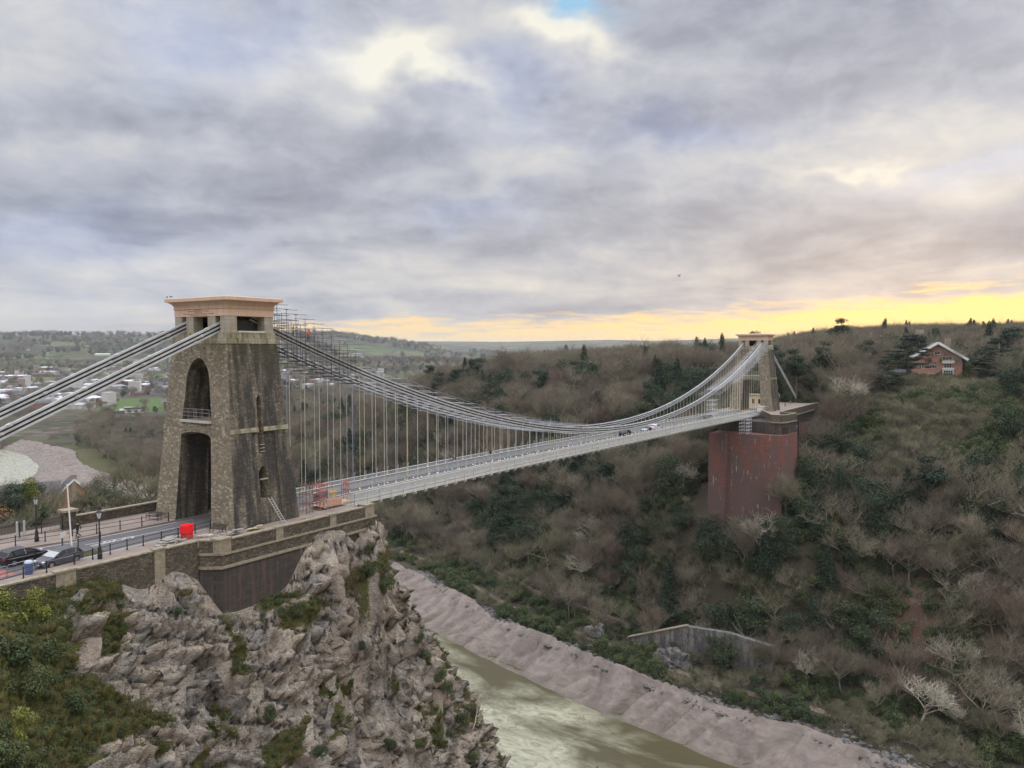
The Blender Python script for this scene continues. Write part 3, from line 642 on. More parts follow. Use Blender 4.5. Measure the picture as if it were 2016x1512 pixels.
def strip(mb, pts, w, z=.012, dash=None):
    for a, b_ in zip(pts[:-1], pts[1:]):
        a, b_ = Vector((*a, 0)), Vector((*b_, 0)); L = (b_-a).length; d = (b_-a)/L; s_ = 0
        while s_ < L:
            e_ = min(L, s_+(dash[0] if dash else L)); p0 = a+d*s_; p1 = a+d*e_
            x = Vector((-d.y, d.x, 0))*w/2; mb.add([(*(p0-x).xy, z), (*(p1-x).xy, z), (*(p1+x).xy, z), (*(p0+x).xy, z)], [(0, 1, 2, 3)]); s_ = e_+(dash[1] if dash else 1)
mb = MB()
strip(mb, [(-60, -5.5), (-28, -5.3), (-17, -3.9), (-5, -3.1)], .12); strip(mb, [(-60, 4.8), (-25, 4.3), (-16, 2.9), (-5, 2.6)], .12)
strip(mb, [(-60, .0), (-24, .1), (-13, .1)], .14, dash=(2.2, 1.6)); strip(mb, [(-16.5, -.4), (-11.5, .15), (-6, .15)], .12); strip(mb, [(-16.5, .9), (-11.5, .35)], .12)
for k in range(4): strip(mb, [(-15.2+k*1.0, -.05-.1*k), (-14.6+k*1.0, .5-.1*k)], .16)
o = mb.build('road_marking', M_WHITE); tag(o, kind='structure')
mb = MB()
mb.prism([(-34, -5.2), (-25.5, -4.6), (-25.5, -2.2), (-34, -2.2)], 'z', -.01, .008)
o = mb.build('red_road_surfacing', mat('red_road_surfacing', col=(.30, .11, .09), rough=.85, var=.2)); tag(o, kind='structure')

# ------------------------------------------------------------------ towers
def bool_cut(o, cutters):
    for c in cutters:
        md = o.modifiers.new('cut', 'BOOLEAN'); md.operation = 'DIFFERENCE'; md.solver = 'EXACT'; md.object = c
    bpy.context.view_layer.update(); dg = bpy.context.evaluated_depsgraph_get()
    me = bpy.data.meshes.new_from_object(o.evaluated_get(dg)); o.modifiers.clear(); o.data = me
    for c in cutters: bpy.data.objects.remove(c)
BX, BY, TX, TY, ZC = 4.591, 7.46, 3.411, 5.168, 20.797
def arch(w0, w1, z0, z1, z2, n=10, pw=2.0, c=0):
    """outline: width w0 at z0 narrowing to w1 at z1, arched to z2"""
    L = [(c+w0, z0), (c+w1, z1)]
    for k in range(1, 2*n):
        a = math.pi*k/(2*n); x = math.cos(a); L.append((c+w1*x, z1+(z2-z1)*(1-abs(x)**pw)**(1/pw)))
    return L+[(c-w1, z1), (c-w0, z0)]
def make_tower(label):
    root = empty('bridge_tower', (0, 0, 0), 0, label, 'bridge tower', 'stone towers carrying the chains')
    mb = MB(); mb.rings([(BX+.12, BY+.12, -1.5), (BX, BY, 0), (TX, TY, ZC)]); sh = mb.build('shaft', M_TOWER, root)
    cut = [MB().prism(arch(3.38, 2.8, -.05, 10.0, 10.62, pw=2.2, c=.05), 'x', -7, 7).build('cut', M_DARK),
           MB().prism(arch(2.72, 2.12, 12.0, 16.6, 19.2, pw=1.7), 'x', -7, 7).build('cut', M_DARK),
           MB().box((1.2, 4.2, 4.4), (3.0, 2.8, 8.9)).build('cut', M_DARK), MB().box((1.0, -4.2, 4.2), (2.2, 2.2, 8.1)).build('cut', M_DARK),
           MB().box((.8, 3.0, 14.2), (2.6, 2.4, 4.0)).build('cut', M_DARK)]
    for sg in (-1, 1):
        a, b_ = (-9, -4.5) if sg < 0 else (4.5, 9)
        cut += [MB().prism(arch(.38, .34, 8.05, 14.2, 14.95, pw=1.4, c=.12), 'y', a, b_).build('cut', M_DARK),
                MB().prism(arch(.62, .60, 2.95, 5.8, 6.75, pw=1.5, c=.08), 'y', a, b_).build('cut', M_DARK)]
        yy = sg*(BY+.05); mbc = MB(); mbc.add([(-1.5, yy+sg*1, -.3), (2.4, yy+sg*1, -.3), (2.15, sg*(TY+.9)+sg*1.35, 10.62), (-1.25, sg*(TY+.9)+sg*1.35, 10.62),
                 (-1.5, yy-sg*.30, -.3), (2.4, yy-sg*.30, -.3), (2.15, sg*(BY-(BY-TY)*10.62/ZC)-sg*.22, 10.62), (-1.25, sg*(BY-(BY-TY)*10.62/ZC)-sg*.22, 10.62)],
                [(0, 1, 2, 3), (7, 6, 5, 4), (0, 4, 5, 1), (1, 5, 6, 2), (2, 6, 7, 3), (3, 7, 4, 0)])
        cut.append(mbc.build('cut', M_DARK))
    bool_cut(sh, cut)
    # stone band on the side faces
    for sg in (-1, 1):
        for x0, x1 in ((-1, -.22), (.46, 1)):
            mb = MB()
            def q(x, z, out):
                w = BX-(BX-TX)*z/ZC; y = BY-(BY-TY)*z/ZC; xx = x*(w+.06) if abs(x) == 1 else x; return (xx, sg*(y+out), z)
            mb.add([q(x0, 10.72, .05), q(x1, 10.72, .05), q(x1, 11.22, .05), q(x0, 11.22, .05), q(x0, 10.72, -.3), q(x1, 10.72, -.3), q(x1, 11.22, -.3), q(x0, 11.22, -.3)],
                   [(0, 1, 2, 3), (7, 6, 5, 4), (0, 4, 5, 1), (1, 5, 6, 2), (2, 6, 7, 3), (3, 7, 4, 0)])
            mb.build('string_course', M_COURSE, root)
    # voussoir rings round the openings
    for sx in (-1, 1):
        mb = MB(); L = arch(2.80, 2.80, 10, 10.0, 10.62, pw=2.2, c=.05)[1:-1]
        for k in range(len(L)-1):
            p, q = L[k], L[k+1]; xw = BX-(BX-TX)*10.5/ZC
            mb.add([(sx*(xw+.05), p[0], p[1]+.004), (sx*(xw+.05), q[0], q[1]+.004), (sx*(xw+.03), q[0]*1.04, q[1]+.75), (sx*(xw+.03), p[0]*1.04, p[1]+.75),
                    (sx*(xw-.2), p[0], p[1]+.004), (sx*(xw-.2), q[0], q[1]+.004), (sx*(xw-.2), q[0]*1.04, q[1]+.75), (sx*(xw-.2), p[0]*1.04, p[1]+.75)],
                   [(0, 1, 2, 3), (7, 6, 5, 4), (0, 4, 5, 1), (2, 6, 7, 3), (1, 5, 6, 2), (3, 7, 4, 0)])
        mb.build('arch_ring', M_TOWER, root)
        xx = BX-(BX-TX)*12/ZC
        bal = MB().box((sx*(xx-.05), 0, 11.86), (.75, 5.6, .27)).build('balcony_sill', mat('sill_stone', col=(.48, .46, .42), var=.2) if 'sill_stone' not in bpy.data.materials else bpy.data.materials['sill_stone'], root)
        mb = MB(); xr = sx*(xx+.18)
        for zz in (12.45, 12.9, 13.3): mb.tube((xr, -2.65, zz), (xr, 2.65, zz), .03, n=5)
        for y in (-2.6, -1.3, -.25, 0, .25, 1.3, 2.6): mb.tube((xr, y, 11.9), (xr, y, 13.35), .035, n=5)
        mb.build('railing', M_GALV, root)
    for sg in (-1, 1):
        yw = sg*(BY-(BY-TY)*5.3/ZC-.25); MB().box((.08, yw, 5.25), (1.22, .14, .14)).build('window_transom', M_COURSE, root)
        yw = sg*(BY-(BY-TY)*8.6/ZC-.1); m_ = MB()
        for zz in (8.4, 8.8, 9.2): m_.tube((-.25, yw, zz), (.5, yw, zz), .03, n=5)
        m_.build('slit_guard_rail', M_GALV, root)
    # courses, belfry-like chamber, frieze and cap
    MB().rings([(TX+.06, TY+.06, 20.80), (TX+.03, TY+.03, 21.48)]).build('lower_course', M_COURSE, root)
    MB().rings([(3.36, 5.08, 21.48), (3.33, 5.05, 22.07)]).build('upper_course', M_COURSE, root)
    X0, Y0 = 3.17, 4.90
    for sx in (-1, 1):
        for y0, y1 in ((-Y0, -3.62), (-2.72, -1.34), (1.34, 2.72), (3.62, Y0)):
            d = 1.25; MB().box((sx*(X0-d/2), (y0+y1)/2, 23.0), (d, y1-y0, 1.86)).build('pier', M_PILLAR, root)
    for sg in (-1, 1):
        MB().box((0, sg*(Y0-.05), 22.16), (3.7, .5, .17)).build('opening_sill', mat('pale_sill', col=(.6, .58, .52), var=.1) if 'pale_sill' not in bpy.data.materials else bpy.data.materials['pale_sill'], root)
    for sg in (-1, 1):
        mb = MB(); mb.box((0, sg*3.17, 22.6), (3.8, .8, 1.05)); mb.box((0, sg*3.17, 23.25), (2.4, .6, .5))
        for k in range(5): mb.tube((-1.4+k*.7, sg*2.7, 22.3), (-1.4+k*.7, sg*3.64, 22.3), .2, n=8)
        mb.build('saddle', M_IRONBLK, root)
    MB().box((.9, 0, 23.0), (.4, 5.2, 1.86)).build('chamber_shade_panel', M_DARK, root); [MB().box((0, q_*2.35, 23.0), (3.8, .2, 1.86)).build('chamber_shade_panel', M_DARK, root) for q_ in (-1, 1)]  # dark panels added to make the chamber openings look shaded
    MB().rings([(X0+.05, Y0+.05, 23.93), (X0+.05, Y0+.05, 24.80)]).build('frieze', M_CAP, root)
    prof = [(X0+.16, Y0+.16, 24.80), (X0+.16, Y0+.16, 24.90), (X0+.07, Y0+.07, 24.90), (X0+.10, Y0+.10, 25.15), (X0+.24, Y0+.26, 25.4), (X0+.46, Y0+.52, 25.58), (X0+.62, Y0+.72, 25.66)]
    MB().rings(prof).build('cavetto_moulding', M_CAP, root)
    MB().rings([(3.934, 5.795, 25.66), (3.934, 5.795, 26.02), (3.7, 5.5, 26.12), (.4, 1.5, 26.3)]).build('cap_slab', M_CAP, root)
    return root
T1 = make_tower('nearest stone bridge tower with tall arched openings beside the road on the cliff')
def text_mesh(name, s, size, m, parent=None, ext=.006, align='CENTER'):
    cu = bpy.data.curves.new(name, 'FONT'); cu.body = s; cu.size = size; cu.align_x = align; cu.extrude = ext
    o = bpy.data.objects.new('tmp', cu); COL.objects.link(o); bpy.context.view_layer.update()
    me = bpy.data.meshes.new_from_object(o.evaluated_get(bpy.context.evaluated_depsgraph_get())); bpy.data.objects.remove(o)
    me.materials.clear(); me.materials.append(m); me.name = name; r = bpy.data.objects.new(name, me); COL.objects.link(r)
    if parent: r.parent = parent
    return r
M_INK = mat('inscription_paint', col=(.22, .08, .045), rough=.8)
T2 = copy_tree(T1); T2.location = (214.05, 0, -.89); T2['label'] = 'far stone bridge tower rising behind the pale deck on the red brick abutment'
fz = [c for c in T1.children if c.name.startswith('frieze')][0]
for z, s_, sz, yc in ((24.62, 'COMMENCED 1836', .15, .35), (24.47, 'ISAMBARD KINGDOM BRUNEL, F.R.S. ENGINEER.', .155, .35), (24.32, 'COMPLETED 1864', .15, .35),
                      (24.17, 'JOHN HAWKSHAW AND WILLIAM HENRY BARLOW, F.R.S. ENGINEERS.', .155, .35), (24.02, 'COCHRANE BROTHERS & CO. CONTRACTORS', .13, .35)):
    o = text_mesh('inscription', s_, sz, M_INK, fz); o.rotation_euler = (R(90), 0, R(-90)); o.location = (-(X0:=3.22)-.004, yc, z); o.scale = (1.18, 1, 1)

# ------------------------------------------------------------------ near abutment and parapet walls
def wall_run(name, label, pts, zb, zt, th, m, piers=(), coping=True, group=None):
    r = empty(name, (*pts[0], 0), 0, label, 'wall', group); o0 = Vector((*pts[0], 0))
    mb = MB(); cp = MB()
    for a, b_ in zip(pts[:-1], pts[1:]):
        a, b_ = Vector((*a, 0))-o0, Vector((*b_, 0))-o0; d = (b_-a); L = d.length; ang = math.atan2(d.y, d.x); c = (a+b_)/2
        mb.box((c.x, c.y, (zb+zt)/2), (L, th, zt-zb), ang)
        if coping: cp.box((c.x, c.y, zt+.07), (L+.02, th+.14, .14), ang)
    mb.build('walling', m, r)
    if coping: cp.build('coping', M_COPING, r)
    for p in piers:
        x, y, w, d_, h = p[:5]
        q = empty('tmp', (0, 0, 0)); bpy.data.objects.remove(q)
        pb = MB().box((x-o0.x, y-o0.y, (zb+h)/2), (w, d_, h-zb)); po = pb.build('pier', M_COPING if len(p) < 6 else p[5], r)
        MB().box((x-o0.x, y-o0.y, h+.09), (w+.16, d_+.16, .18)).build('pier_cap', M_COPING, po)
    return r
wall_run('parapet_wall', 'rubble parapet wall with stone piers along the near edge of the approach road', [(-75, -10.2), (-11.2, -10.2)], -5.5, .78, .5, M_WALL, [(-24.2, -10.22, 1.7, .62, .84), (-15.4, -10.22, 1.1, .62, .84)])
ab = empty('bridge_abutment', (0, -9, 0), 0, 'sooty stone abutment block under the nearest tower with a chamfered corner', 'abutment')
def ablk(name, z0, z1, out, m):
    o_ = out; pts = [(-11.2-o_*.3, -9.75-o_), (-11.2-o_*.3, -10.7-o_), (-9.9-o_*.3, -12.45-o_), (12.3+o_, -12.45-o_), (12.3+o_, -6), (-11.2-o_*.3, -6)]
    return MB().prism([(x, y+9) for x, y in pts], 'z', z0, z1).build(name, m, ab)
ablk('masonry', -13, -2.0, 0, M_ABUT); ablk('plinth_band', -2.0, -1.72, .16, M_COPING); ablk('upper_masonry', -1.72, -.62, .02, M_WALL); ablk('string_course', -.62, -.42, .14, M_COPING)
wall_run('parapet_wall', 'dark rubble parapet wall between square piers in front of the nearest tower', [(-9.2, -12.2), (11.4, -12.2)], -.42, .80, .48, M_WALL,
         [(-9.55, -11.95, 1.5, 1.1, .92), (-2.6, -12.2, 1.0, .62, .82), (5.2, -12.2, 1.0, .62, .82), (11.2, -12.0, 1.5, 1.1, .95)])
wall_run('parapet_wall', 'short mossy wall return joining the corner pier to the roadside parapet', [(-10.95, -10.3), (-10.1, -11.5)], -.42, .8, .46, M_WALL)
wall_run('parapet_wall', 'buff rubble wall with stone coping beyond the road left of the nearest tower', [(-13.2, 10.4), (-3.6, 10.4), (12, 10.4)], -1.5, 1.15, .5, M_WALL, [(-13.6, 10.3, .9, .8, 1.7)])
#BRIDGE

# ------------------------------------------------------------------ the suspension bridge
def zch(x): return 2.3+21.2*((x-108.5)/107)**2
def zdk(x): return float(np.interp(x, [-10, 10, 50, 100, 150, 206, 230], [-.35, -.35, -.25, -.55, -.85, -1.35, -1.5]))   # road surface of the deck
BR = empty('suspension_bridge', (0, 0, 0), 0, 'long pale grey suspension bridge deck hung on rods from iron chains across the gorge', 'bridge')
GAP_SHADES = []
def chain_mesh(y, pts, dz, step=7.3, off=0, name='chain'):
    """pts: function s->(x,z) list; links of parallel flat bars with pinned joints"""
    mb = MB(); P_ = [Vector((x, y, z+dz)) for x, z in pts]
    for a, b_ in zip(P_[:-1], P_[1:]):
        for yy in (-.12, -.04, .04, .12):
            o_ = Vector((0, yy, 0)); mb.bar(a+o_, b_+o_, .05, .20)
    gap_mb = MB(); mid = dz > -.3
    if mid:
        for a, b_ in zip(P_[:-1], P_[1:]): gap_mb.bar(a-Vector((0, 0, .22)), b_-Vector((0, 0, .22)), .16, .25)
        GAP_SHADES.append(gap_mb)
    for p in P_[1:-1]:
        mb.tube(p+Vector((0, -.30, 0)), p+Vector((0, .30, 0)), .10, n=8)
        mb.box(p, (.42, .40, .27), M=Matrix.Rotation(-math.atan2((P_[-1]-P_[0]).z, (P_[-1]-P_[0]).x), 3, 'Y'))
        mb.tube(p+Vector((0, -.36, 0)), p+Vector((0, .36, 0)), .05, n=6)
    return mb.build(name, M_CHAIN, BR)
def resample(f, x0, x1, step, off):
    xs = [x0]; x = x0-off
    while x < x1:
        x += step*.94
        if x > x0+.5 and x < x1-.5: xs.append(x)
    xs.append(x1); return [(x, f(x)) for x in xs]
landN = lambda x: 23.0+(x+2.2)*(23.0-12.55)/(-2.2+25.9)
landF = lambda x: 22.1-(x-216.3)*.50
for sy in (-3.12, 3.12):
    for k, dz in enumerate((.44, 0, -.44)):
        chain_mesh(sy, resample(zch, 1.2, 213, 7.3, k*2.4), dz)
        ysh = 0 if sy < 0 else .6
        lw = lambda x: landN(x)+(0 if sy < 0 else .15)
        chain_mesh(sy, resample(lw, -48, -1.2, 7.3, 4.6+k*.75), dz)
        chain_mesh(sy, resample(landF, 215.3, 258, 7.3, k*2.4), dz)
for w_ in GAP_SHADES: w_.build('chain_gap_shade', M_IRONBLK, BR)  # near-black bars added so the gaps between chain tiers look shaded
# deck
xs = np.arange(11.5, 208.1, 2.4384)
mb = MB(); mr = MB(); ml = [MB(), MB()]; mf = [MB(), MB()]
for a, b_ in zip(xs[:-1], xs[1:]):
    za, zb = zdk(a), zdk(b_)
    mb.add([(a, -4.85, za-.42), (b_, -4.85, zb-.42), (b_, 4.85, zb-.42), (a, 4.85, za-.42), (a, -4.85, za-.12), (b_, -4.85, zb-.12), (b_, 4.85, zb-.12), (a, 4.85, za-.12)],
           [(0, 3, 2, 1), (4, 5, 6, 7), (0, 1, 5, 4), (2, 3, 7, 6)])
    mr.add([(a, -2.75, za), (b_, -2.75, zb), (b_, 2.75, zb), (a, 2.75, za), (a, -2.75, za-.1), (b_, -2.75, zb-.1), (b_, 2.75, zb-.1), (a, 2.75, za-.1)], [(4, 7, 6, 5), (0, 1, 2, 3), (0, 4, 5, 1), (2, 6, 7, 3)])
    for k, sy in enumerate((-1, 1)):
        y = sy*4.0; mf[k].add([(a, y-.68, za+.06), (b_, y-.68, zb+.06), (b_, y+.68, zb+.06), (a, y+.68, za+.06), (a, y-.68, za-.1), (b_, y-.68, zb-.1), (b_, y+.68, zb-.1), (a, y+.68, za-.1)], [(4, 7, 6, 5), (0, 1, 2, 3), (0, 4, 5, 1), (2, 6, 7, 3)])
mb.build('deck_slab', M_PAINT, BR); mr.build('carriageway', M_ASPH, BR)
M_GIRD = mat('shade_grey_girder_paint', col=(.42, .42, .41), var=.25)  # greyed to stand in for the shade seen through the lattice
M_FOOT = mat('pale_footway_boards', col=(.30, .295, .29), var=.2, rough=.85)
for m_ in mf: m_.build('footway', M_FOOT, BR)
mb = MB()
for x in xs: mb.box((x, 0, zdk(x)-.62), (.12, 9.8, .42), tz=1)
mb.build('cross_girders', M_PAINT, BR)
for sy in (-1, 1):
    mb = MB()
    for a, b_ in zip(xs[:-1], xs[1:]):
        y = sy*3.12; za, zb = zdk(a), zdk(b_)
        mb.bar((a, y, za+.93), (b_, y, zb+.93), .30, .06); mb.bar((a, y, za+.45), (b_, y, zb+.45), .03, .9); mb.bar((a, y, za-.1), (b_, y, zb-.1), .24, .08)
    mb.build('longitudinal_girder', M_GIRD, BR)
    # lattice parapet on the outer edge
    y = sy*4.82; mb = MB(); H = 1.22; n = int((xs[-1]-xs[0])/.27); st = (xs[-1]-xs[0])/n
    for i in range(n):
        a = xs[0]+i*st; z0 = zdk(a)-.12; b_ = a+st*3; z1 = zdk(b_)-.12
        if b_ > xs[-1]: continue
        mb.add([(a-.034, y, z0), (a+.034, y, z0), (b_+.034, y, z1+H), (b_-.034, y, z1+H)], [(0, 1, 2, 3)]); mb.add([(b_-.034, y+.012, z1), (b_+.034, y+.012, z1), (a+.034, y+.012, z0+H), (a-.034, y+.012, z0+H)], [(0, 1, 2, 3)])
    mb.build('lattice_parapet', M_PAINT, BR, fix=False)
    mb = MB()
    for a, b_ in zip(xs[:-1], xs[1:]):
        za, zb = zdk(a), zdk(b_)
        mb.bar((a, y, za+H-.08), (b_, y, zb+H-.08), .16, .07); mb.bar((a, y, za+.28), (b_, y, zb+.28), .035, .05); mb.bar((a, y, za-.15), (b_, y, zb-.15), .12, .10)
        mb.bar((a, y+sy*.02, za-.40), (b_, y+sy*.02, zb-.40), .05, .10)
    mb.build('parapet_rail', M_CREAM if sy < 0 else M_PAINT, BR)
    mb = MB()
    for x in xs:
        z = zdk(x); mb.bar((x, y+sy*.05, z+H-.1), (x, y+sy*.09, z-.25), .09, .07); mb.bar((x, y+sy*.09, z-.2), (x, y+sy*.42, z-.62), .08, .07); mb.bar((x, y+sy*.42, z-.62), (x, y-sy*.2, z-.70), .08, .07)
        if sy > 0: mb.path([(x, y+.05, z+H), (x, y+.05, z+H+.45), (x+.1, y-.06, z+H+.6)], .03, n=4)
    tag(mb.build('parapet_brackets', M_PAINT, BR), kind='stuff')
# suspension rods: the nearest hundred are parts of their own
rods = []
tints = [M_CREAM, M_PAINT, M_CREAM, mat('yellow_tint_rod_paint', col=(.58, .52, .34), var=.1), mat('blue_tint_rod_paint', col=(.38, .43, .52), var=.1), M_CREAM, M_PAINT]  # rod colours vary between cream, grey, yellowish and bluish tints
for k in range(84):
    x = 7.0+k*2.4384
    if x > 207.5: break
    for sy in (-3.12, 3.12): rods.append((x, sy))
rods.sort(key=lambda q: (q[0]+59)**2+(q[1]+80)**2)
rest = MB()
for i, (x, y) in enumerate(rods):
    z1 = zch(x)-.5; z0 = zdk(x)+.93 if x > 11 else -.1
    mb = MB() if i < 100 else rest
    mb.tube((x, y, z0), (x, y, z1), .036, n=5); mb.lathe([(.16, 0), (.11, .10), (.045, .32)], (x, y, z0), 6)
    if i < 100: mb.build('suspension_rod', tints[(i*5+int(x)) % 7], BR)
tag(rest.build('suspension_rods', M_CREAM, BR), kind='stuff')

# ------------------------------------------------------------------ far abutment
def b_redbrick(t, b):
    p = t.objc(); X, Y, Z = t.sep(p); cm = t.new('ShaderNodeCombineXYZ'); t.put(cm.inputs[0], t.math('ADD', X, Y)); t.put(cm.inputs[1], Z)
    br = t.new('ShaderNodeTexBrick'); t.put(br.inputs['Vector'], cm.outputs[0]); br.inputs['Scale'].default_value = 1; br.inputs['Brick Width'].default_value = .9; br.inputs['Row Height'].default_value = .32; br.inputs['Mortar Size'].default_value = .012
    br.inputs['Color1'].default_value = (.25, .095, .076, 1); br.inputs['Color2'].default_value = (.155, .078, .066, 1); br.inputs['Mortar'].default_value = (.12, .06, .05, 1)
    n = t.noise(t.scalev(p, (1, 1, .35)), .22, 6, .65); n2 = t.noise(p, 2.5, 5, .7); st = t.noise(t.scalev(p, (1.7, 1.7, .16)), 1, 5, .75)
    c = t.mix(t.mapr(t.math('ADD', n, t.mapr(Z, -6, -26, 0, .16)), .44, .60, 0, .85), br.outputs[0], (.12, .092, .085))
    c = t.mix(t.mapr(t.math('ADD', st, t.mapr(n, .4, .65, -.03, .04)), .63, .66, 0, .9), c, (.50, .47, .42)); c = t.mix(t.mapr(n2, .5, .75, 0, .5), c, (.085, .045, .04))
    t.put(b.inputs['Base Color'], c); t.put(b.inputs['Normal'], t.bump(n2, .5, .05))
M_RED = mat('stained_red_brick', b_redbrick, spec=.15)
FA = empty('bridge_abutment', (194, -7, -6), 0, 'huge stained red brick abutment with a dark stone top standing on the wooded far slope', 'abutment')
def fa(name, pts, z0, z1, m): return MB().prism([(x-194, y+7) for x, y in pts], 'z', z0+6, z1+6).build(name, m, FA)
lv = lambda z: (-6-z)*.022                      # slight batter
mbb = MB(); lo, hi = -44, -6.2
ring = lambda z: [(181-lv(z), 4.0+lv(z)), (184.2-lv(z), -17.2-lv(z)*.6), (197, -18.6-lv(z)*.6), (200, -13), (238, -13), (238, 4.2), (184, 4.2)]
r0 = [(x-194, y+7, lo+6) for x, y in ring(lo)]; r1 = [(x-194, y+7, hi+6) for x, y in ring(hi)]; n = len(r0)
mbb.add(r0+r1, [(k, (k+1) % n, n+(k+1) % n, n+k) for k in range(n)]+[tuple(range(n-1, -1, -1)), tuple(range(n, 2*n))]); mbb.build('brickwork', M_RED, FA)
fa('brick_buttress', [(179.9, -1.0), (183, -1.4), (183, 4.6), (179.9, 4.2)], -44, -6.4, M_RED)
fa('stone_upper_wall', [(189, 4.4), (189.5, -5.8), (186.2, -13.2), (186.2, -15.8), (187.8, -17), (197, -17.9), (200, -12.4), (245, -12.4), (245, 10), (206, 10), (206, 4.4)], -6.2, -2.62, M_ABUT)
fa('moulded_band', [(203.6, -6.0), (185.8, -13.4), (185.8, -16.1), (187.6, -17.5), (197.3, -18.4), (200.4, -12.9), (246, -12.9), (246, 10), (203.6, 10)], -2.62, -2.3, M_COPING)
for k_ in range(4): fa('wall_buttress', [(186.0+.9*k_*1.2, -13.7+1.35*k_*1.5), (186.5+.9*k_*1.2, -13.3+1.35*k_*1.5), (187.3+.9*k_*1.2, -13.9+1.35*k_*1.5), (186.8+.9*k_*1.2, -14.6+1.35*k_*1.5)], -6.2, -2.7, M_COPING) if k_ < 0 else None
fa('dark_opening', [(186.9, -16.3), (187.75, -17.04), (190.9, -17.32), (190.9, -16.6)], -6.15, -4.0, M_DARK)
fa('terrace_paving', [(204, -5.2), (188, -13.3), (188, -15.8), (197, -17.2), (200, -12), (258, -12), (258, 10.8), (204, 10.8)], -2.3, -.93, M_PAVE)
for xa, ya, xb, yb in ((204, -5.5, 186.4, -13.6), (186.4, -13.6, 186.4, -16.0), (186.4, -16.0, 188, -17.1), (188, -17.1, 197, -18.0), (197, -18.0, 200, -12.5), (200, -12.5, 252, -12.5)):
    MB().bar((xa-194, ya+7, -1.25+6), (xb-194, yb+7, -1.25+6), .45, 2.1).build('parapet', M_WALL, FA); MB().bar((xa-194, ya+7, -.12+6), (xb-194, yb+7, -.12+6), .6, .14).build('parapet_coping', M_COPING, FA)
fa('drain_pipe', [(197.1, -18.9), (197.4, -18.9), (197.4, -18.6), (197.1, -18.6)], -30, -2.2, M_IRONBLK)
# toll house block at the deck end, and the little lodge behind the tower
th = empty('toll_booth', (204.9, -4.7, -1.0), 0, 'tiny white booth with a dark window at the far end of the deck', 'booth')
MB().box((0, 0, .9), (1.7, 1.9, 2.1)).build('wall', mat('white_render', col=(.72, .71, .68), var=.1), th); MB().box((0, 0, 2.02), (2.2, 2.5, .18)).build('roof', M_CREAM, th); MB().box((-.3, -.97, 1.3), (.7, .06, .7)).build('window', M_IRONBLK, th)
lod = empty('toll_lodge', (237, 6.0, -.9), R(8), 'small cream stone lodge with a flat roof behind the far tower', 'lodge')
MB().box((0, 0, 1.9), (6, 5, 3.8)).build('wall', mat('cream_render', col=(.60, .52, .36), var=.12), lod); MB().box((0, 0, 3.9), (6.6, 5.6, .35)).build('roof', M_COPING, lod)
for yy in (-1.4, .8): MB().box((-3.02, yy, 1.6), (.08, .8, 1.7)).build('window', M_IRONBLK, lod)
for xx in (-1.5, 1.3): MB().box((xx, -2.53, 1.5), (.8, .08, 1.9)).build('window', M_IRONBLK, lod)

# ------------------------------------------------------------------ scaffolding
def scaf(name, label, loc): return empty(name, loc, 0, label, 'scaffolding', 'scaffolding on the bridge')
S1 = scaf('scaffolding', 'stepped grey scaffolding with dark boards wrapped round the chain beside the nearest tower top', (3.2, 0, 20))
up, led, brd = MB(), MB(), MB(); M_DKT = mat('dark_scaffold_tube', col=(.10, .10, .105), rough=.5, var=.3)
L1 = [(x, zch(x)) for x in np.arange(4.0, 17.5, 1.45)]
for i, (x, z) in enumerate(L1):
    top_ = z+2.7-.12*i; bot = z-2.6+.1*i
    for y in (-4.6, -3.7, -2.4, -1.5): up.tube((x-3.2, y, bot-20), (x-3.2, y, top_-20+(.5 if y in (-4.6, -1.5) else 0)), .042, n=4)
    for dz in (-2.2, -1.2, .9, 1.7, 2.5, 3.0):
        if z+dz < top_: led.tube((x-3.4, -4.9, z+dz-20), (x-3.4, -1.2, z+dz-20), .03, n=4)
        for y in (-4.6, -1.5): led.tube((x-3.2-.3, y, z+dz-20-.02), (x-3.2+1.7, y, z+dz-20-.02), .03, n=4)
    brd.box((x-3.2+.6, -3.05, z-2.25-20), (1.5, 3.0, .09)); brd.box((x-3.2+.6, -4.2, z+.75-20), (1.9, .7, .06)); brd.box((x-3.2+.6, -1.9, z+.75-20), (1.9, .7, .06))
    brd.box((x-3.2+.6, 3.1, z-1.5-20), (1.7, 2.2, .07))
    for y in (2.1, 4.1): up.tube((x-3.2, y, z-1.7-20), (x-3.2, y, z+1.6-20), .03, n=4)
    led.tube((x-3.2, -1.5, z-1.6-20), (x-3.2, 4.3, z-1.6-20), .03, n=4)
    if i % 2: led.tube((x-3.2, -4.6, z-2.2-20), (x-3.2+1.9, -4.6, z+1.6-20), .025, n=4)
up.build('standards', M_DKT, S1); led.build('ledgers', M_DKT, S1); brd.build('boards', M_PLANK, S1)
S2 = scaf('scaffolding', 'light tubular walkway scaffolding laid across the sagging chains of the near half', (20, 0, 10))
up, led = MB(), MB()
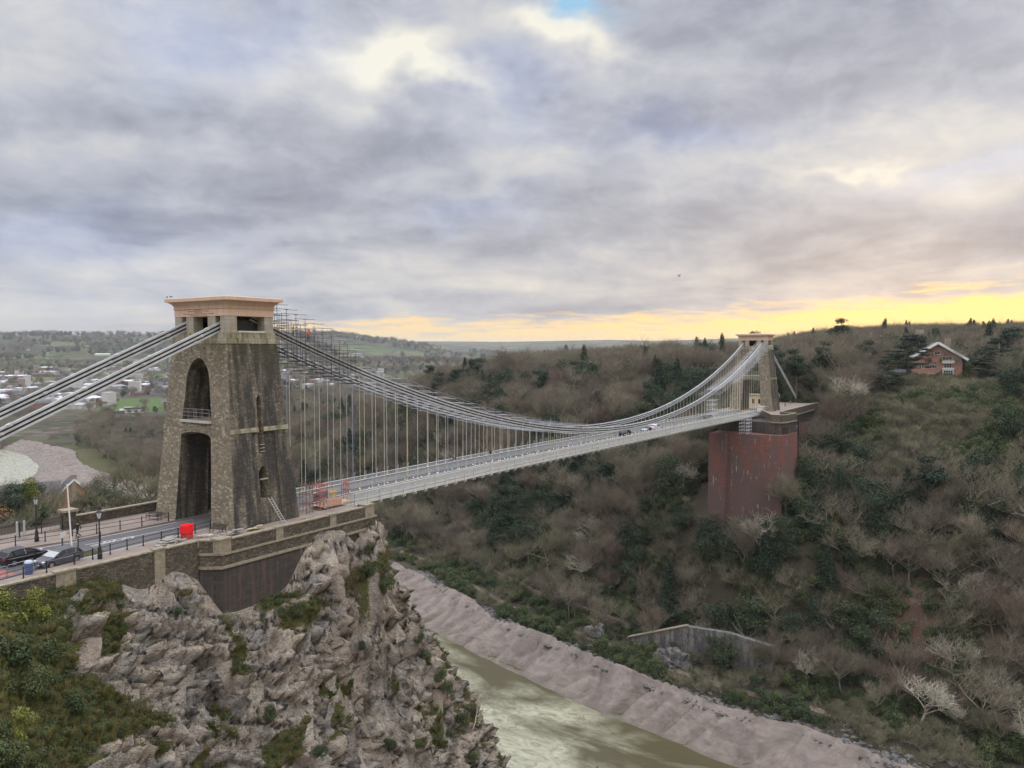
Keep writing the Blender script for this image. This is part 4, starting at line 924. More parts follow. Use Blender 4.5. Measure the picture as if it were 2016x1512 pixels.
for i, x in enumerate(np.arange(20, 84, 2.1)):
    z = zch(x)-10; X = x-20; h = .25 if i % 2 else 0; e = .3*math.sin(i*2.1)
    led.tube((X, -4.7+e, z+.85+h), (X, -1.2, z+.85+h), .04, n=4); led.tube((X, -4.3, z-.80), (X, 4.6+e, z-.80), .04, n=4); led.tube((X+.6, 1.4, z+.8), (X+.6, 4.8-e, z+.8), .035, n=4)
    if i % 2 == 0:
        for y in (-4.5, -1.6, 1.7, 4.4): up.tube((X, y, z-.95), (X, y, z+1.35+(.8 if x > 72 else .2*math.sin(i))), .03, n=4)
    if i:
        for y, dz in ((-4.4, .9), (-4.4, 1.3), (-1.7, .9), (1.8, .8), (4.3, .8), (-4.2, -.75), (4.2, -.75)): led.tube((X-2.1, y, zch(x-2.1)-10+dz), (X, y, z+dz), .025, n=4)
up.build('standards', M_GALV, S2); led.build('transoms', M_GALV, S2)
S3 = scaf('scaffolding', 'ladder-like scaffolding climbing the nearer chain to the far tower', (170, -3, 10))
up, led = MB(), MB()
for i, x in enumerate(np.arange(163, 211, 1.25)):
    z = zch(x)-10; X = x-170
    led.tube((X, -1.9, z+.55), (X, 2.0, z+.55), .05, n=4)
    if x > 176: led.tube((X, -2.9-(i % 3)*.5, z-.5), (X, .9, z-.5), .045, n=4); led.tube((X+.4, -2.3, z-1.1), (X+.4, .6, z-1.1), .04, n=4)
    for y in (-1.0, 1.0): led.tube((X, y, z+.5), (X+1.25, y, zch(x+1.25)-9.5), .035, n=4)
    if i % 2 == 0:
        for y in (-1.8, 1.8): up.tube((X, y, z-.8), (X, y, z+1.2), .035, n=4)
    if x < 181: led.tube((X, -2.0, z-.9), (X, 4.4, z-.9), .035, n=4)
up.build('standards', M_GALV, S3); led.build('rungs', M_PAINT, S3)
def tower_scaf(name, label, loc, dims, nz, m, boards=None, grp='scaffolding on the bridge'):
    r = empty(name, loc, 0, label, 'scaffolding', grp); a, b_ = MB(), MB(); w, d, h = dims
    xs_ = [-w/2, 0, w/2]; ys_ = [-d/2, d/2]
    for x in xs_:
        for y in ys_: a.tube((x, y, 0), (x, y, h+.4), .04, n=4)
    for k in range(1, nz+1):
        z = h*k/nz
        for y in ys_: b_.tube((-w/2-.2, y, z), (w/2+.2, y, z), .035, n=4); b_.tube((-w/2, y, z-.9), (w/2, y, z-.9), .03, n=4)
        for x in xs_: b_.tube((x, -d/2-.2, z), (x, d/2+.2, z), .035, n=4)
        b_.tube((-w/2, -d/2, z-h/nz), (0, -d/2, z), .03, n=4); b_.tube((w/2, -d/2, z-h/nz), (0, -d/2, z), .03, n=4)
    a.build('standards', m, r); b_.build('ledgers', m, r)
    if boards:
        c = MB()
        for z in boards: c.box((0, 0, z), (w, d, .08))
        c.build('boards', M_PLANK, r)
    return r
M_REDT = mat('red_orange_scaffold_paint', col=(.42, .10, .07), rough=.5, var=.2); M_YELT = mat('yellow_paint', col=(.70, .45, .06), rough=.5, var=.1)
tower_scaf('scaffolding', 'narrow red access scaffold standing in front of the nearest tower foot', (8.4, -6.4, -.1), (1.9, 1.5, 0), 1, M_REDT) if False else None
tower_scaf('access_tower', 'tall red and orange access tower standing beside the deck end near the tower foot', (9.0, -6.2, .13), (1.3, 1.2, 3.1), 4, M_REDT, [.05, 1.9])
tower_scaf('access_tower', 'short red access tower at the start of the lattice parapet', (15.6, -3.9, -.3), (.7, .7, 2.6), 3, M_REDT)
tower_scaf('access_tower', 'brown rusty access tower just right of the nearest tower foot', (6.6, -6.4, .13), (1.0, 1.2, 3.4), 3, mat('rusty_tube', col=(.22, .13, .10), var=.3))
tower_scaf('access_tower', 'small yellow trestle tower beside the deck end', (13.8, -3.4, -.35), (.6, .6, 1.7), 2, M_YELT)
tower_scaf('scaffolding', 'white scaffold tower hanging below the deck edge at the red brick abutment', (184.5, -5.9, -6.2), (5, 2.2, 5.4), 5, M_PAINT)
tower_scaf('scaffolding', 'white scaffold frame between the deck and the rising chain near the far tower', (158, -4.4, -1.0), (5, 1.6, 6.6), 5, M_PAINT)
pf = empty('work_platform', (11.6, -5.7, -.1), 0, 'wide boarded work platform with orange side panels at the near deck end', 'platform')
MB().box((0, 0, .5), (5.2, 2.6, .12)).build('floor_boards', mat('pale_plywood', col=(.46, .36, .26), var=.2), pf)
MB().box((-1.0, -1.35, 1.0), (2.5, .06, .9)).build('side_panel', mat('orange_mesh_panel', col=(.50, .28, .20), var=.2), pf); MB().box((1.6, -1.34, .72), (2.2, .05, .18)).build('toe_board', mat('toe_board', col=(.62, .42, .28)), pf)
mb = MB()
for x in np.arange(-2.6, 2.7, .65): mb.tube((x, -1.3, -1.3), (x, -1.3, 1.6), .03, n=4); mb.tube((x, -1.3, -.2), (x+.65, -1.3, .45), .02, n=4)
for z in (-.2, .45, 1.5, 1.1): mb.tube((-2.6, -1.3, z), (2.6, -1.3, z), .03, n=4)
mb.tube((-2.2, -1.6, -1.6), (-.1, -1.35, .1), .04, n=4); mb.build('frame', M_GALV, pf)
gr = empty('glass_screen', (11.8, -3.2, 0), 0, 'grey framed window screen standing on the work platform', 'screen')
MB().box((0, 0, 1.0), (2.7, .06, 1.1)).build('pane', mat('dusty_glass', col=(.12, .15, .16), rough=.15, spec=.6), gr); mb = MB()
for x in (-1.38, 0, 1.38): mb.box((x, 0, 1.0), (.08, .12, 1.3))
mb.box((0, 0, 1.6), (2.84, .12, .08)); mb.box((0, 0, .4), (2.84, .12, .08)); mb.build('frame', M_PAINT, gr)
#OBJ

# ------------------------------------------------------------------ lamps, railings and street things on the approach
M_LGLASS = mat('lantern_glass', col=(.62, .66, .72), rough=.2, spec=.5)
def lamp_post(x, y, label, h=4.6):
    r = empty('street_lamp', (x, y, .13), 0, label, 'street lamp', 'black lantern lamp posts')
    mb = MB(); mb.lathe([(.22, 0), (.22, .5), (.17, .6), (.16, 1.1), (.10, 1.25), (.075, 1.5), (.06, h-.9), (.10, h-.85), (.05, h-.7)], n=10); mb.build('post', M_IRONBLK, r)
    ln = MB().lathe([(.13, h-.68), (.27, h-.14)], n=6).build('lantern', M_LGLASS, r)
    mb = MB(); mb.lathe([(.31, h-.14), (.31, h-.10), (.14, h+.10), (.05, h+.16), (.05, h+.32), (.01, h+.36)], n=6)
    for k in range(6): a = k*math.pi/3; mb.tube((.13*math.cos(a), .13*math.sin(a), h-.68), (.27*math.cos(a), .27*math.sin(a), h-.14), .018, n=4)
    mb.build('lantern_roof', M_IRONBLK, ln); return r
lamp_post(-18.85, -6.2, 'black lantern lamp post on the near pavement in front of the parapet')
lamp_post(-18.8, 6.0, 'black lantern lamp post on the far pavement beside the garden fence')
def rail_run(label, pts, group='black pavement guard rails', curve=None, z=.13):
    r = empty('guard_rail', (pts[0][0], pts[0][1], z), 0, label, 'guard rail', group); o = Vector((pts[0][0], pts[0][1], 0))
    loc = [Vector((*p, 0))-o for p in pts]
    for p in loc: MB().lathe([(.085, 0), (.085, .12), (.055, .16), (.055, .98), (.075, 1.0), (.06, 1.08), (.02, 1.1)], p, 8).build('post', M_IRONBLK, r)
    for h in (.92, .48):
        mb = MB()
        for a, b_ in zip(loc[:-1], loc[1:]): mb.tube(a+Vector((0, 0, h)), b_+Vector((0, 0, h)), .032, n=6)
        mb.build('rail', M_IRONBLK, r)
    return r
rail_run('black two-bar guard rail along the near pavement from the lamp post to the tower', [(-19.3, -5.75), (-17.4, -5.4), (-15.5, -5.1), (-13.7, -4.95), (-11.6, -4.8), (-9.6, -4.7), (-7.5, -4.6), (-5.3, -4.2)])
rail_run('black two-bar guard rail on the near pavement in front of the grey hatchback', [(-30.0, -7.7), (-26.1, -7.1), (-24.0, -6.75)])
rail_run('short black guard rail behind the grey hatchback by the kerb', [(-21.2, -6.1), (-19.3, -5.75)])
rail_run('black two-bar guard rail along the far pavement left of the tower', [(-27, 6.6), (-23.6, 6.2), (-20.9, 5.9), (-18.3, 5.3), (-16.0, 4.8), (-13.4, 4.35), (-11.0, 3.95), (-8.6, 3.7), (-5.4, 3.55)])
rail_run('low black rail on the traffic island behind the two cars', [(-17.2, .9), (-14.9, .9)], z=0.0)
rail_run('short black guard rail beside the arch inside the near pavement', [(-12.5, -3.5), (-10, -3.5), (-7.3, -3.4)], z=0.0) if False else None
def bollard(x, y, label):
    r = MB().lathe([(.12, 0), (.12, .2), (.09, .26), (.08, 1.0), (.11, 1.05), (.08, 1.15), (.02, 1.2)], n=10).build('bollard', M_IRONBLK); r.location = (x, y, .0)
    return tag(r, label, 'bollard', 'black bollards')
bollard(-18.4, 1.6, 'black bollard behind the roof of the grey hatchback'); bollard(-15.5, 5.4, 'black bollard beside the far guard rail in front of the fence')
# temporary crowd barriers
def barrier(x, y, rz, label, w=2.4):
    r = empty('crowd_barrier', (x, y, 0.02), rz, label, 'barrier', 'grey temporary barriers'); mb = MB()
    mb.path([(-w/2, 0, .05), (-w/2, 0, 1.0), (-w/2+.08, 0, 1.1), (w/2-.08, 0, 1.1), (w/2, 0, 1.0), (w/2, 0, .05)], .028, n=6); mb.tube((-w/2, 0, .25), (w/2, 0, .25), .022, n=5)
    mb.build('frame', M_GALV, r); mb = MB()
    for k in range(1, 12): mb.tube((-w/2+w*k/12, 0, .25), (-w/2+w*k/12, 0, 1.08), .008, n=4)
    mb.build('bars', M_GALV, r); mb = MB(); [mb.box((s*w*.35, 0, .025), (.07, .6, .05)) for s in (-1, 1)]; mb.build('foot', M_GALV, r); return r
barrier(-7.2, -2.3, R(12), 'grey crowd barrier across the arch on the tower side'); barrier(-9.7, -3.0, R(15), 'grey crowd barrier on the road behind the red tank')
barrier(-25.3, -4.9, R(10), 'grey crowd barrier between the two cars and the kerb'); barrier(-22.6, -4.3, R(14), 'grey crowd barrier touching the nose of the grey hatchback') if False else None
barrier(-27.8, -5.4, R(10), 'grey crowd barrier at the very left edge of the road')
# red tank, heaps, planks, ladder, benches, bin
M_REDP = mat('bright_red_plastic', col=(.80, .012, .018), rough=.45, spec=.4)
tk = empty('site_tank', (-9.35, -5.85, .13), R(14), 'bright red square site tank standing on the near pavement', 'tank')
bevel(MB().box((0, 0, 1.02), (1.05, .95, .95)).build('tank_body', M_REDP, tk), .07, 2); bevel(MB().box((0, 0, .27), (.95, .85, .5)).build('tank_base', mat('dull_red_metal', col=(.42, .06, .05), rough=.7, var=.5, vs=4), tk), .03)
MB().box((0, 0, 1.53), (.7, .6, .06)).build('lid', M_REDP, tk)
def heap(name, label, cat, x, y, z, n, L, W_, H, m, seed, grp=None, flat=True):
    rg = random.Random(seed); mb = MB()
    for i in range(n):
        a = rg.uniform(-.5, .5); h = H*(.3+.7*i/n)
        M_ = Matrix.Rotation(rg.uniform(-.5, .5) if not flat else rg.uniform(-.25, .25), 3, 'Z')@Matrix.Rotation(rg.uniform(-.15, .15), 3, 'X')
        mb.box((rg.gauss(0, L*.22), rg.gauss(0, W_*.22), h*rg.uniform(.25, .9)), (rg.uniform(.35, .9)*L*.4, rg.uniform(.12, .4)*W_, rg.uniform(.04, .14)), M=M_)
    o = mb.build(name, m); o.location = (x, y, z); return tag(o, label, cat, grp)
M_SLAB = mat('broken_grey_slabs', col=(.30, .28, .25), var=.4, vs=3)
heap('rubble_heap', 'heap of broken paving slabs left of the red tank', 'rubble heap', -11.9, -6.6, .15, 26, 3.0, 1.7, .7, M_SLAB, 3)
heap('rubble_heap', 'low scatter of pale rubble right of the red tank', 'rubble heap', -8.1, -6.9, .13, 12, 1.8, 1.2, .35, mat('pale_rubble', col=(.46, .42, .36), var=.3), 5)
heap('slab_stack', 'stack of grey slabs and boards at the foot of the nearest tower corner', 'slab stack', -6.4, -8.8, .15, 20, 2.8, 1.6, .8, M_SLAB, 8)
heap('timber_pile', 'pile of fresh sawn timber against the nearest tower side', 'timber pile', -2.6, -8.6, .15, 12, 3.2, .9, .6, M_WOOD, 9)
for k, (a, b_) in enumerate((((-7.2, -10.9, .35), (-3.6, -10.6, .4)), ((-4.2, -10.9, .45), (.9, -10.9, .55)))):
    o = MB().bar(a, b_, .28, .07).build('plank', M_WOOD); tag(o, ('pale orange plank lying behind the corner pier', 'long pale timber plank lying along the parapet below the window')[k], 'plank')
def ladder(a, b_, w, label):
    a, b_ = Vector(a), Vector(b_); r = empty('ladder', a, 0, label, 'ladder'); d = b_-a; mb = MB(); sx = Vector((w/2, 0, 0))
    for s_ in (-1, 1): mb.bar(sx*s_, d+sx*s_, .06, .07)
    mb.build('side_rail', mat('aluminium', col=(.55, .56, .57), rough=.4, metal=.4), r); mb = MB(); n = int(d.length/.3)
    for k in range(1, n): mb.tube(-sx+d*k/n, sx+d*k/n, .022, n=5)
    mb.build('rungs', bpy.data.materials['aluminium'], r); return r
ladder((1.35, -8.6, .13), (.35, -7.3, 3.15), .45, 'silver ladder leaning up to the lower window of the nearest tower')
def bench(x, y, rz, label):
    r = empty('park_bench', (x, y, .13), rz, label, 'bench'); mb = MB()
    for k in range(4): mb.box((0, -.18+k*.13, .45), (1.9, .10, .04))
    mb.build('seat', mat('bench_slats', col=(.06, .05, .045), var=.3) if 'bench_slats' not in bpy.data.materials else bpy.data.materials['bench_slats'], r); mb = MB()
    for k in range(3): mb.box((0, .27+k*.03, .60+k*.13), (1.9, .03, .09))
    mb.build('backrest', bpy.data.materials['bench_slats'], r)
    for s_ in (-.9, .9):
        mb = MB(); mb.path([(s_, -.25, 0), (s_, -.22, .62), (s_, .25, .64)], .035); mb.path([(s_, .3, 0), (s_, .25, .45), (s_, .38, .95)], .035); mb.build('leg', M_IRONBLK, r)
    return r
bench(-6.0, 5.6, R(-78), 'dark slatted bench against the left foot of the nearest tower')
bench(-5.9, -6.3, R(-80), 'low dark bench on the near pavement at the tower corner')
bn = empty('litter_bin', (-25.1, -5.9, .13), R(10), 'blue litter bin with a pale top on the near pavement', 'bin')
bevel(MB().lathe([(.30, 0), (.32, .05), (.34, 1.0)], n=12).build('bin_body', mat('dull_blue_plastic', col=(.08, .12, .26), rough=.5, var=.2), bn), .01); MB().lathe([(.36, 1.0), (.36, 1.08), (.28, 1.2), (.1, 1.24)], n=12).build('lid', mat('pale_bin_lid', col=(.45, .50, .58)), bn)
po = MB().lathe([(.09, 0), (.075, 2.0), (.06, 6.6), (.02, 6.65)], n=8).build('flag_pole', mat('white_pole_paint', col=(.74, .74, .72), var=.08)); po.location = (-18.1, .4, 0); po.rotation_euler = (R(0), R(-2.6), 0); tag(po, 'plain white pole rising behind the grey hatchback', 'pole')
sg = empty('road_sign', (-18.6, 1.0, 0), R(20), 'small blank white sign seen behind the grey hatchback roof', 'sign'); MB().box((0, 0, 1.45), (.75, .05, .55)).build('sign_plate', M_WHITE, sg); MB().tube((0, .05, 0), (0, .05, 1.6), .035).build('post', M_GALV, sg)
# garden fence beyond the far pavement
fn = empty('iron_fence', (-30, 9.2, .1), 0, 'black upright iron railings between the far pavement and the trees', 'fence')
for x in np.arange(0, 15.6, 2.2): MB().box((x, 0, .85), (.08, .08, 1.75)).build('post', M_IRONBLK, fn)
mb = MB(); [mb.tube((0, 0, h), (15.4, 0, h), .022, n=4) for h in (.2, 1.45)]
for x in np.arange(.14, 15.4, .14): mb.tube((x, 0, .1), (x, 0, 1.62), .012, n=4)
mb.build('railings', M_IRONBLK, fn)
gp = empty('gate_pier', (-13.9, 9.3, 0), 0, 'square mossy stone gate pier at the end of the iron railings', 'gate pier'); MB().box((0, 0, 1.05), (1.2, 1.1, 2.1)).build('shaft', M_WALL, gp); MB().box((0, 0, 2.2), (1.6, 1.5, .25)).build('pier_cap', M_COPING, gp)
for k, x in enumerate((-19.6, -18.9)):
    o = MB().lathe([(.12, 0), (.11, 1.9), (.02, 2.0)], n=8).build('stub_post', mat('pale_concrete_post', col=(.42, .42, .42)) if k == 0 else bpy.data.materials['pale_concrete_post']); o.location = (x, 8.4, .1); tag(o, ('pale concrete stub post left of the far lamp post', 'pale concrete stub post right of the far lamp post')[k], 'post', 'pale stub posts')

# ------------------------------------------------------------------ cars
M_TYRE = mat('tyre_rubber', col=(.02, .02, .02), rough=.8); M_RIM = mat('alloy_rim', col=(.30, .30, .32), rough=.35, metal=.6)
M_CGL = mat('car_glass', col=(.025, .03, .035), rough=.08, spec=.7); M_WGL = mat('bright_windscreen', col=(.34, .37, .36), rough=.08, spec=.8)
M_LITE = mat('headlamp_lens', col=(.75, .78, .80), rough=.1, spec=.6); M_RLITE = mat('tail_lamp_red', col=(.35, .02, .02), rough=.2)
def make_car(paint, label, loc, rz, L=4.15, W_=1.78, H=1.48, group=None, detail=True, wgl=None, name='parked_car'):
    r = empty(name, loc, rz, label, 'car', group)
    # side outline x forward
    k = L/4.15
    low = [(-2.07, .42), (-2.05, .78), (-1.95, .98), (-1.2, 1.00), (1.05, .93), (1.75, .80), (2.03, .62), (2.07, .36), (1.98, .22), (-1.98, .22)]
    def hull(mb, prof, hw, tuck, z0):
        n = len(prof); vs = []
        for s_ in (-1, 1):
            for x, z in prof:
                endt = 1-.10*max(0, (abs(x)-1.5)/.6)**1.5; w = hw*endt*(1-tuck*max(0, z-z0)); vs.append((x*k, s_*w, z))
        fs = [tuple(range(n)), tuple(range(2*n-1, n-1, -1))]+[(i, i+n, (i+1) % n+n, (i+1) % n) for i in range(n)]
        mb.add(vs, fs)
    def arc(cx): return [(cx+.36*math.cos(a), .32+.36*math.sin(a)) for a in np.linspace(math.pi, 0, 7)]
    prof = [(-2.05, .40), (-2.07, .60), (-2.03, .85), (-1.93, 1.0), (-1.2, 1.02), (.95, .95), (1.6, .84), (1.95, .68), (2.07, .48), (2.02, .24)]+[(p[0], p[1]) for p in reversed(arc(1.28))]+[(.9, .20), (-.9, .20)]+[(p[0], p[1]) for p in reversed(arc(-1.25))]+[(-1.98, .24)]
    mb = MB(); hull(mb, prof, W_/2, .10, .75); body = mb.build('body', paint, r); bevel(body, .05, 2)
    roof = [(-1.86, .99), (-1.62, 1.32), (-1.35, H-.04), (-.6, H), (.1, H-.04), (.42, 1.28), (1.02, .945)]
    mb = MB(); hull(mb, [(x, z) for x, z in roof], W_/2-.035, .30, .95); g = mb.build('glasshouse', M_CGL, r); bevel(g, .03, 1)
    mb = MB(); hull(mb, [(-1.64, 1.31), (-1.36, H-.03), (-.6, H+.012), (.1, H-.03), (.02, H-.09), (-.6, H-.07), (-1.33, H-.11)], W_/2-.02, .30, .95); rf = mb.build('roof', paint, r)
    # pillars
    for s_ in (-1, 1):
        mb = MB(); y0 = s_*(W_/2-.03); y1 = s_*(W_/2-.17)
        for (xa, za, xb, zb, w) in ((1.0, .95, .1, H-.05, .07), (-.25, .98, -.32, H-.03, .09), (-1.15, 1.0, -1.3, H-.05, .12), (-1.85, 1.0, -1.45, H-.06, .16)): mb.bar((xa*k, y0, za), (xb*k, y1, zb), w, .05)
        mb.build('door_pillars', paint, r)
        MB().box((.72*k, s_*(W_/2+.08), 1.02), (.14, .18, .13)).build('wing_mirror', paint, r)
    mb = MB(); ws = [(1.04, .965), (.43, 1.30)]; hw0, hw1 = W_/2-.10, W_/2-.20
    mb.add([(1.045*k, -hw0, .965), (1.045*k, hw0, .965), (.40*k, hw1, 1.315), (.40*k, -hw1, 1.315), (1.0*k, -hw0, .93), (1.0*k, hw0, .93), (.36*k, hw1, 1.28), (.36*k, -hw1, 1.28)], [(0, 1, 2, 3), (7, 6, 5, 4), (0, 4, 5, 1), (1, 5, 6, 2), (2, 6, 7, 3), (3, 7, 4, 0)])
    mb.build('windscreen', wgl or M_WGL, r)
    for cx in (1.28, -1.25):
        for s_ in (-1, 1):
            y = s_*(W_/2-.12); w = MB().tube((cx*k, y-s_*.10, .32), (cx*k, y+s_*.11, .32), .32, n=20).build('tyre', M_TYRE, r); bevel(w, .03, 1)
            mb = MB().tube((cx*k, y+s_*.08, .32), (cx*k, y+s_*.125, .32), .21, .19, n=14)
            mb.build('rim', M_RIM, w)
    for s_ in (-1, 1):
        MB().box((1.93*k, s_*.62, .66), (.22, .36, .13), rz=-s_*.25).build('headlight', M_LITE, r); MB().box((-2.0*k, s_*.70, .82), (.12, .26, .18)).build('tail_light', M_RLITE, r)
    MB().box((2.06*k, 0, .42), (.05, 1.1, .22)).build('grille', M_IRONBLK, r); MB().box((2.09*k, 0, .40), (.02, .5, .11)).build('number_plate', M_WHITE, r)
    return r
gp_ = mat('metallic_grey_car_paint', col=(.105, .10, .125), rough=.3, metal=.5, spec=.5); bp_ = mat('black_car_paint', col=(.012, .013, .015), rough=.22, spec=.6)
make_car(gp_, 'small metallic grey hatchback facing left at the kerb by the parapet', (-21.75, -4.35, 0), R(187), L=4.0)
make_car(bp_, 'black car behind the grey hatchback, cut off at the left edge', (-23.2, -.75, 0), R(6), L=4.4, wgl=M_CGL)
# traffic on the bridge
for x, y, rz, m_, lb in ((112.5, .9, 0, bp_, 'small black car on the bridge deck at mid span'), (119.5, -1.2, 180, bp_, 'black car next to the parapet on the bridge just past mid span'),
                         (130.5, .9, 0, mat('white_car_paint', col=(.7, .7, .72), rough=.3, spec=.5), 'white car on the bridge deck past mid span'), (170, .9, 0, mat('dark_green_car_paint', col=(.04, .07, .06), rough=.3), 'dark green car on the bridge deck near the far tower')):
    make_car(m_, lb, (x, y, zdk(x)+.01), R(rz), group=None, name='car')

# ------------------------------------------------------------------ string of lights along the deck
ls = empty('light_string', (20, -2.3, 0), 0, 'string of small white and coloured bulbs hung along the bridge deck', 'light string')
cols = [(1, .98, .9)]*5+[(.15, .8, .45), (1, .25, .55), (.3, .8, .9), (1, .85, .2)]
bm_ = []
for i, c in enumerate(cols[4:]):
    m = bpy.data.materials.new('lit_bulb_%d' % i); m.use_nodes = True; b = m.node_tree.nodes['Principled BSDF']; b.inputs['Emission Color'].default_value = (*c, 1); b.inputs['Emission Strength'].default_value = 1.2; b.inputs['Base Color'].default_value = (*c, 1); bm_.append(m)
cable = MB(); pr = None
for i in range(98):
    x = 18+i*1.9; z = zdk(x)+1.0+.12*math.sin(i*2.2); p = Vector((x-20, 0+.0, z))
    if pr: cable.tube(pr+Vector((0, 0, .1)), p+Vector((0, 0, .1)), .012, n=3)
    pr = p; mi = rng.choice([0, 0, 0, 0, 0, 1, 3, 4]) if not 52 < i < 58 else 2
    MB().sphere(p, .065, 6, 4).build('bulb', bm_[mi], ls)
cable.build('cable', M_IRONBLK, ls)

# ------------------------------------------------------------------ people (skin-modifier bodies)
M_SKIN = mat('skin', col=(.42, .26, .19), rough=.6); M_HAIR = mat('dark_hair', col=(.03, .022, .018), rough=.7)
def person(label, loc, rz, top=(.02, .02, .025), legs=(.02, .022, .03), stride=.30, group=None, hat=None):
    r = empty('person', loc, rz, label, 'person', group); s_ = stride
    J = {'pel': (0, 0, .95), 'bel': (0, 0, 1.12), 'ch': (.02, 0, 1.32), 'nk': (.02, 0, 1.47), 'hd': (.05, 0, 1.58), 'ht': (.04, 0, 1.70),
         'hl': (0, .10, .92), 'kl': (s_*.7, .10, .50), 'al': (s_*.75, .10, .09), 'tl': (s_*.75+.17, .11, .04), 'hr': (0, -.10, .92), 'kr': (-s_*.2, -.10, .50), 'ar': (-s_*1.2, -.10, .14), 'tr': (-s_*1.2+.16, -.11, .05),
         'sl': (.01, .17, 1.40), 'el': (-s_*.5, .24, 1.13), 'wl': (-s_*.3, .25, .90), 'fl': (-s_*.25+.03, .25, .80), 'sr': (.01, -.17, 1.40), 'er': (s_*.5, -.24, 1.13), 'wr': (s_*.95, -.24, .96), 'fr': (s_*1.15, -.23, .90)}
    E_ = [('pel', 'bel'), ('bel', 'ch'), ('ch', 'nk'), ('nk', 'hd'), ('hd', 'ht'), ('pel', 'hl'), ('hl', 'kl'), ('kl', 'al'), ('al', 'tl'), ('pel', 'hr'), ('hr', 'kr'), ('kr', 'ar'), ('ar', 'tr'),
          ('ch', 'sl'), ('sl', 'el'), ('el', 'wl'), ('wl', 'fl'), ('ch', 'sr'), ('sr', 'er'), ('er', 'wr'), ('wr', 'fr')]
    rad = {'pel': .15, 'bel': .14, 'ch': .16, 'nk': .055, 'hd': .095, 'ht': .075, 'hl': .10, 'hr': .10, 'kl': .07, 'kr': .07, 'al': .05, 'ar': .05, 'tl': .04, 'tr': .04, 'sl': .075, 'sr': .075, 'el': .05, 'er': .05, 'wl': .035, 'wr': .035, 'fl': .03, 'fr': .03}
    ks = list(J); me = bpy.data.meshes.new('body'); me.from_pydata([J[k] for k in ks], [(ks.index(a), ks.index(b_)) for a, b_ in E_], [])
    o = bpy.data.objects.new('body', me); COL.objects.link(o); md = o.modifiers.new('skin', 'SKIN'); md.use_smooth_shade = True
    for i, k in enumerate(ks): me.skin_vertices[0].data[i].radius = (rad[k]*(.85 if k in ('pel', 'bel', 'ch') else 1), rad[k])
    me.skin_vertices[0].data[0].use_root = True; o.modifiers.new('sub', 'SUBSURF').levels = 1
    bpy.context.view_layer.update(); m2 = bpy.data.meshes.new_from_object(o.evaluated_get(bpy.context.evaluated_depsgraph_get())); o.modifiers.clear(); o.data = m2; o.parent = r
    m2.materials.clear(); tm = mat('jacket_cloth', col=top, rough=.9); lm = mat('trouser_cloth', col=legs, rough=.9); [m2.materials.append(m) for m in (tm, lm, M_SKIN, M_IRONBLK)]
    for p in m2.polygons:
        c = p.center; p.material_index = 2 if c.z > 1.46 or (abs(c.y) > .2 and c.z < .93) else (3 if c.z < .10 else (1 if c.z < .93 else 0))
    hb = MB().sphere((.025, 0, 1.655), .105, 10, 6, (1, .92, .85)); hb.build('hair' if not hat else 'hard_hat', M_HAIR if not hat else hat, r, True)
    return r
q = onz(165, 1062, .13); person('person in black walking left on the far pavement by the iron railings', (q.x, q.y+1.2, .13), R(200), stride=.42)
person('person in dark clothes walking on the far footway of the bridge, nearer the left tower', (49.5, 3.95, zdk(49.5)+.06), R(0), legs=(.03, .05, .04))
person('person in black walking on the far footway of the bridge towards mid span', (60.5, 3.95, zdk(60.5)+.06), R(180))
person('worker in orange standing in the scaffolding beside the nearest tower top', (10.1, -3.2, zch(10.1)+.78), R(-90), (.75, .16, .03), (.12, .10, .08), .05, hat=mat('red_helmet', col=(.6, .05, .03)))
person('worker in a yellow jacket in the scaffolding beside the nearest tower top', (8.7, -2.0, zch(8.7)+.78), R(-60), (.55, .50, .05), (.1, .1, .1), .05, hat=M_YELT)
person('person in a red coat beside the cream lodge behind the far tower', (230, 2.0, -.92), R(90), (.25, .05, .05), (.05, .05, .06))
person('person in blue by the parapet beyond the far tower', (233, -5.5, -.92), R(90), (.10, .14, .25), (.04, .05, .09))
person('person in pale clothes standing beyond the far tower', (246, -4.0, -.92), R(90), (.55, .5, .48), (.1, .1, .1))
# birds
def bird(label, p, s_=1, fly=True, rz=0):
    mb = MB(); mb.sphere((0, 0, 0), .09*s_, 8, 5, (2.2, 1, .9)); mb.sphere((.22*s_, 0, .06*s_), .05*s_, 6, 4); mb.bar((.26*s_, 0, .06*s_), (.33*s_, 0, .05*s_), .02*s_); mb.bar((-.18*s_, 0, 0), (-.38*s_, 0, -.02*s_), .10*s_, .02*s_)
    if fly:
        for q_ in (-1, 1): mb.add([(.1*s_, q_*.05*s_, .02*s_), (-.12*s_, q_*.05*s_, .02*s_), (-.15*s_, q_*.30*s_, .34*s_), (-.05*s_, q_*.42*s_, .5*s_), (.08*s_, q_*.25*s_, .32*s_), (.1*s_, q_*.05*s_, .035*s_)], [(0, 1, 2, 3, 4)])
    else: [mb.tube((0, q_*.03, -.07*s_), (.02, q_*.03, -.2*s_), .01) for q_ in (-1, 1)]
    o = mb.build('bird', M_IRONBLK); o.location = p; o.rotation_euler = (0, 0, rz); return tag(o, label, 'bird')
bird('black bird flying in the open sky right of centre', atd(1337, 544, 95), .6, rz=1.0)
bird('dark bird perched at the left corner of the nearest tower cap', (-3.7, 5.6, 26.35), 1, False, 1); bird('dark pigeon on the nearest tower cap just right of the other bird', (-3.7, 4.8, 26.35), .8, False, 2)
#VEG

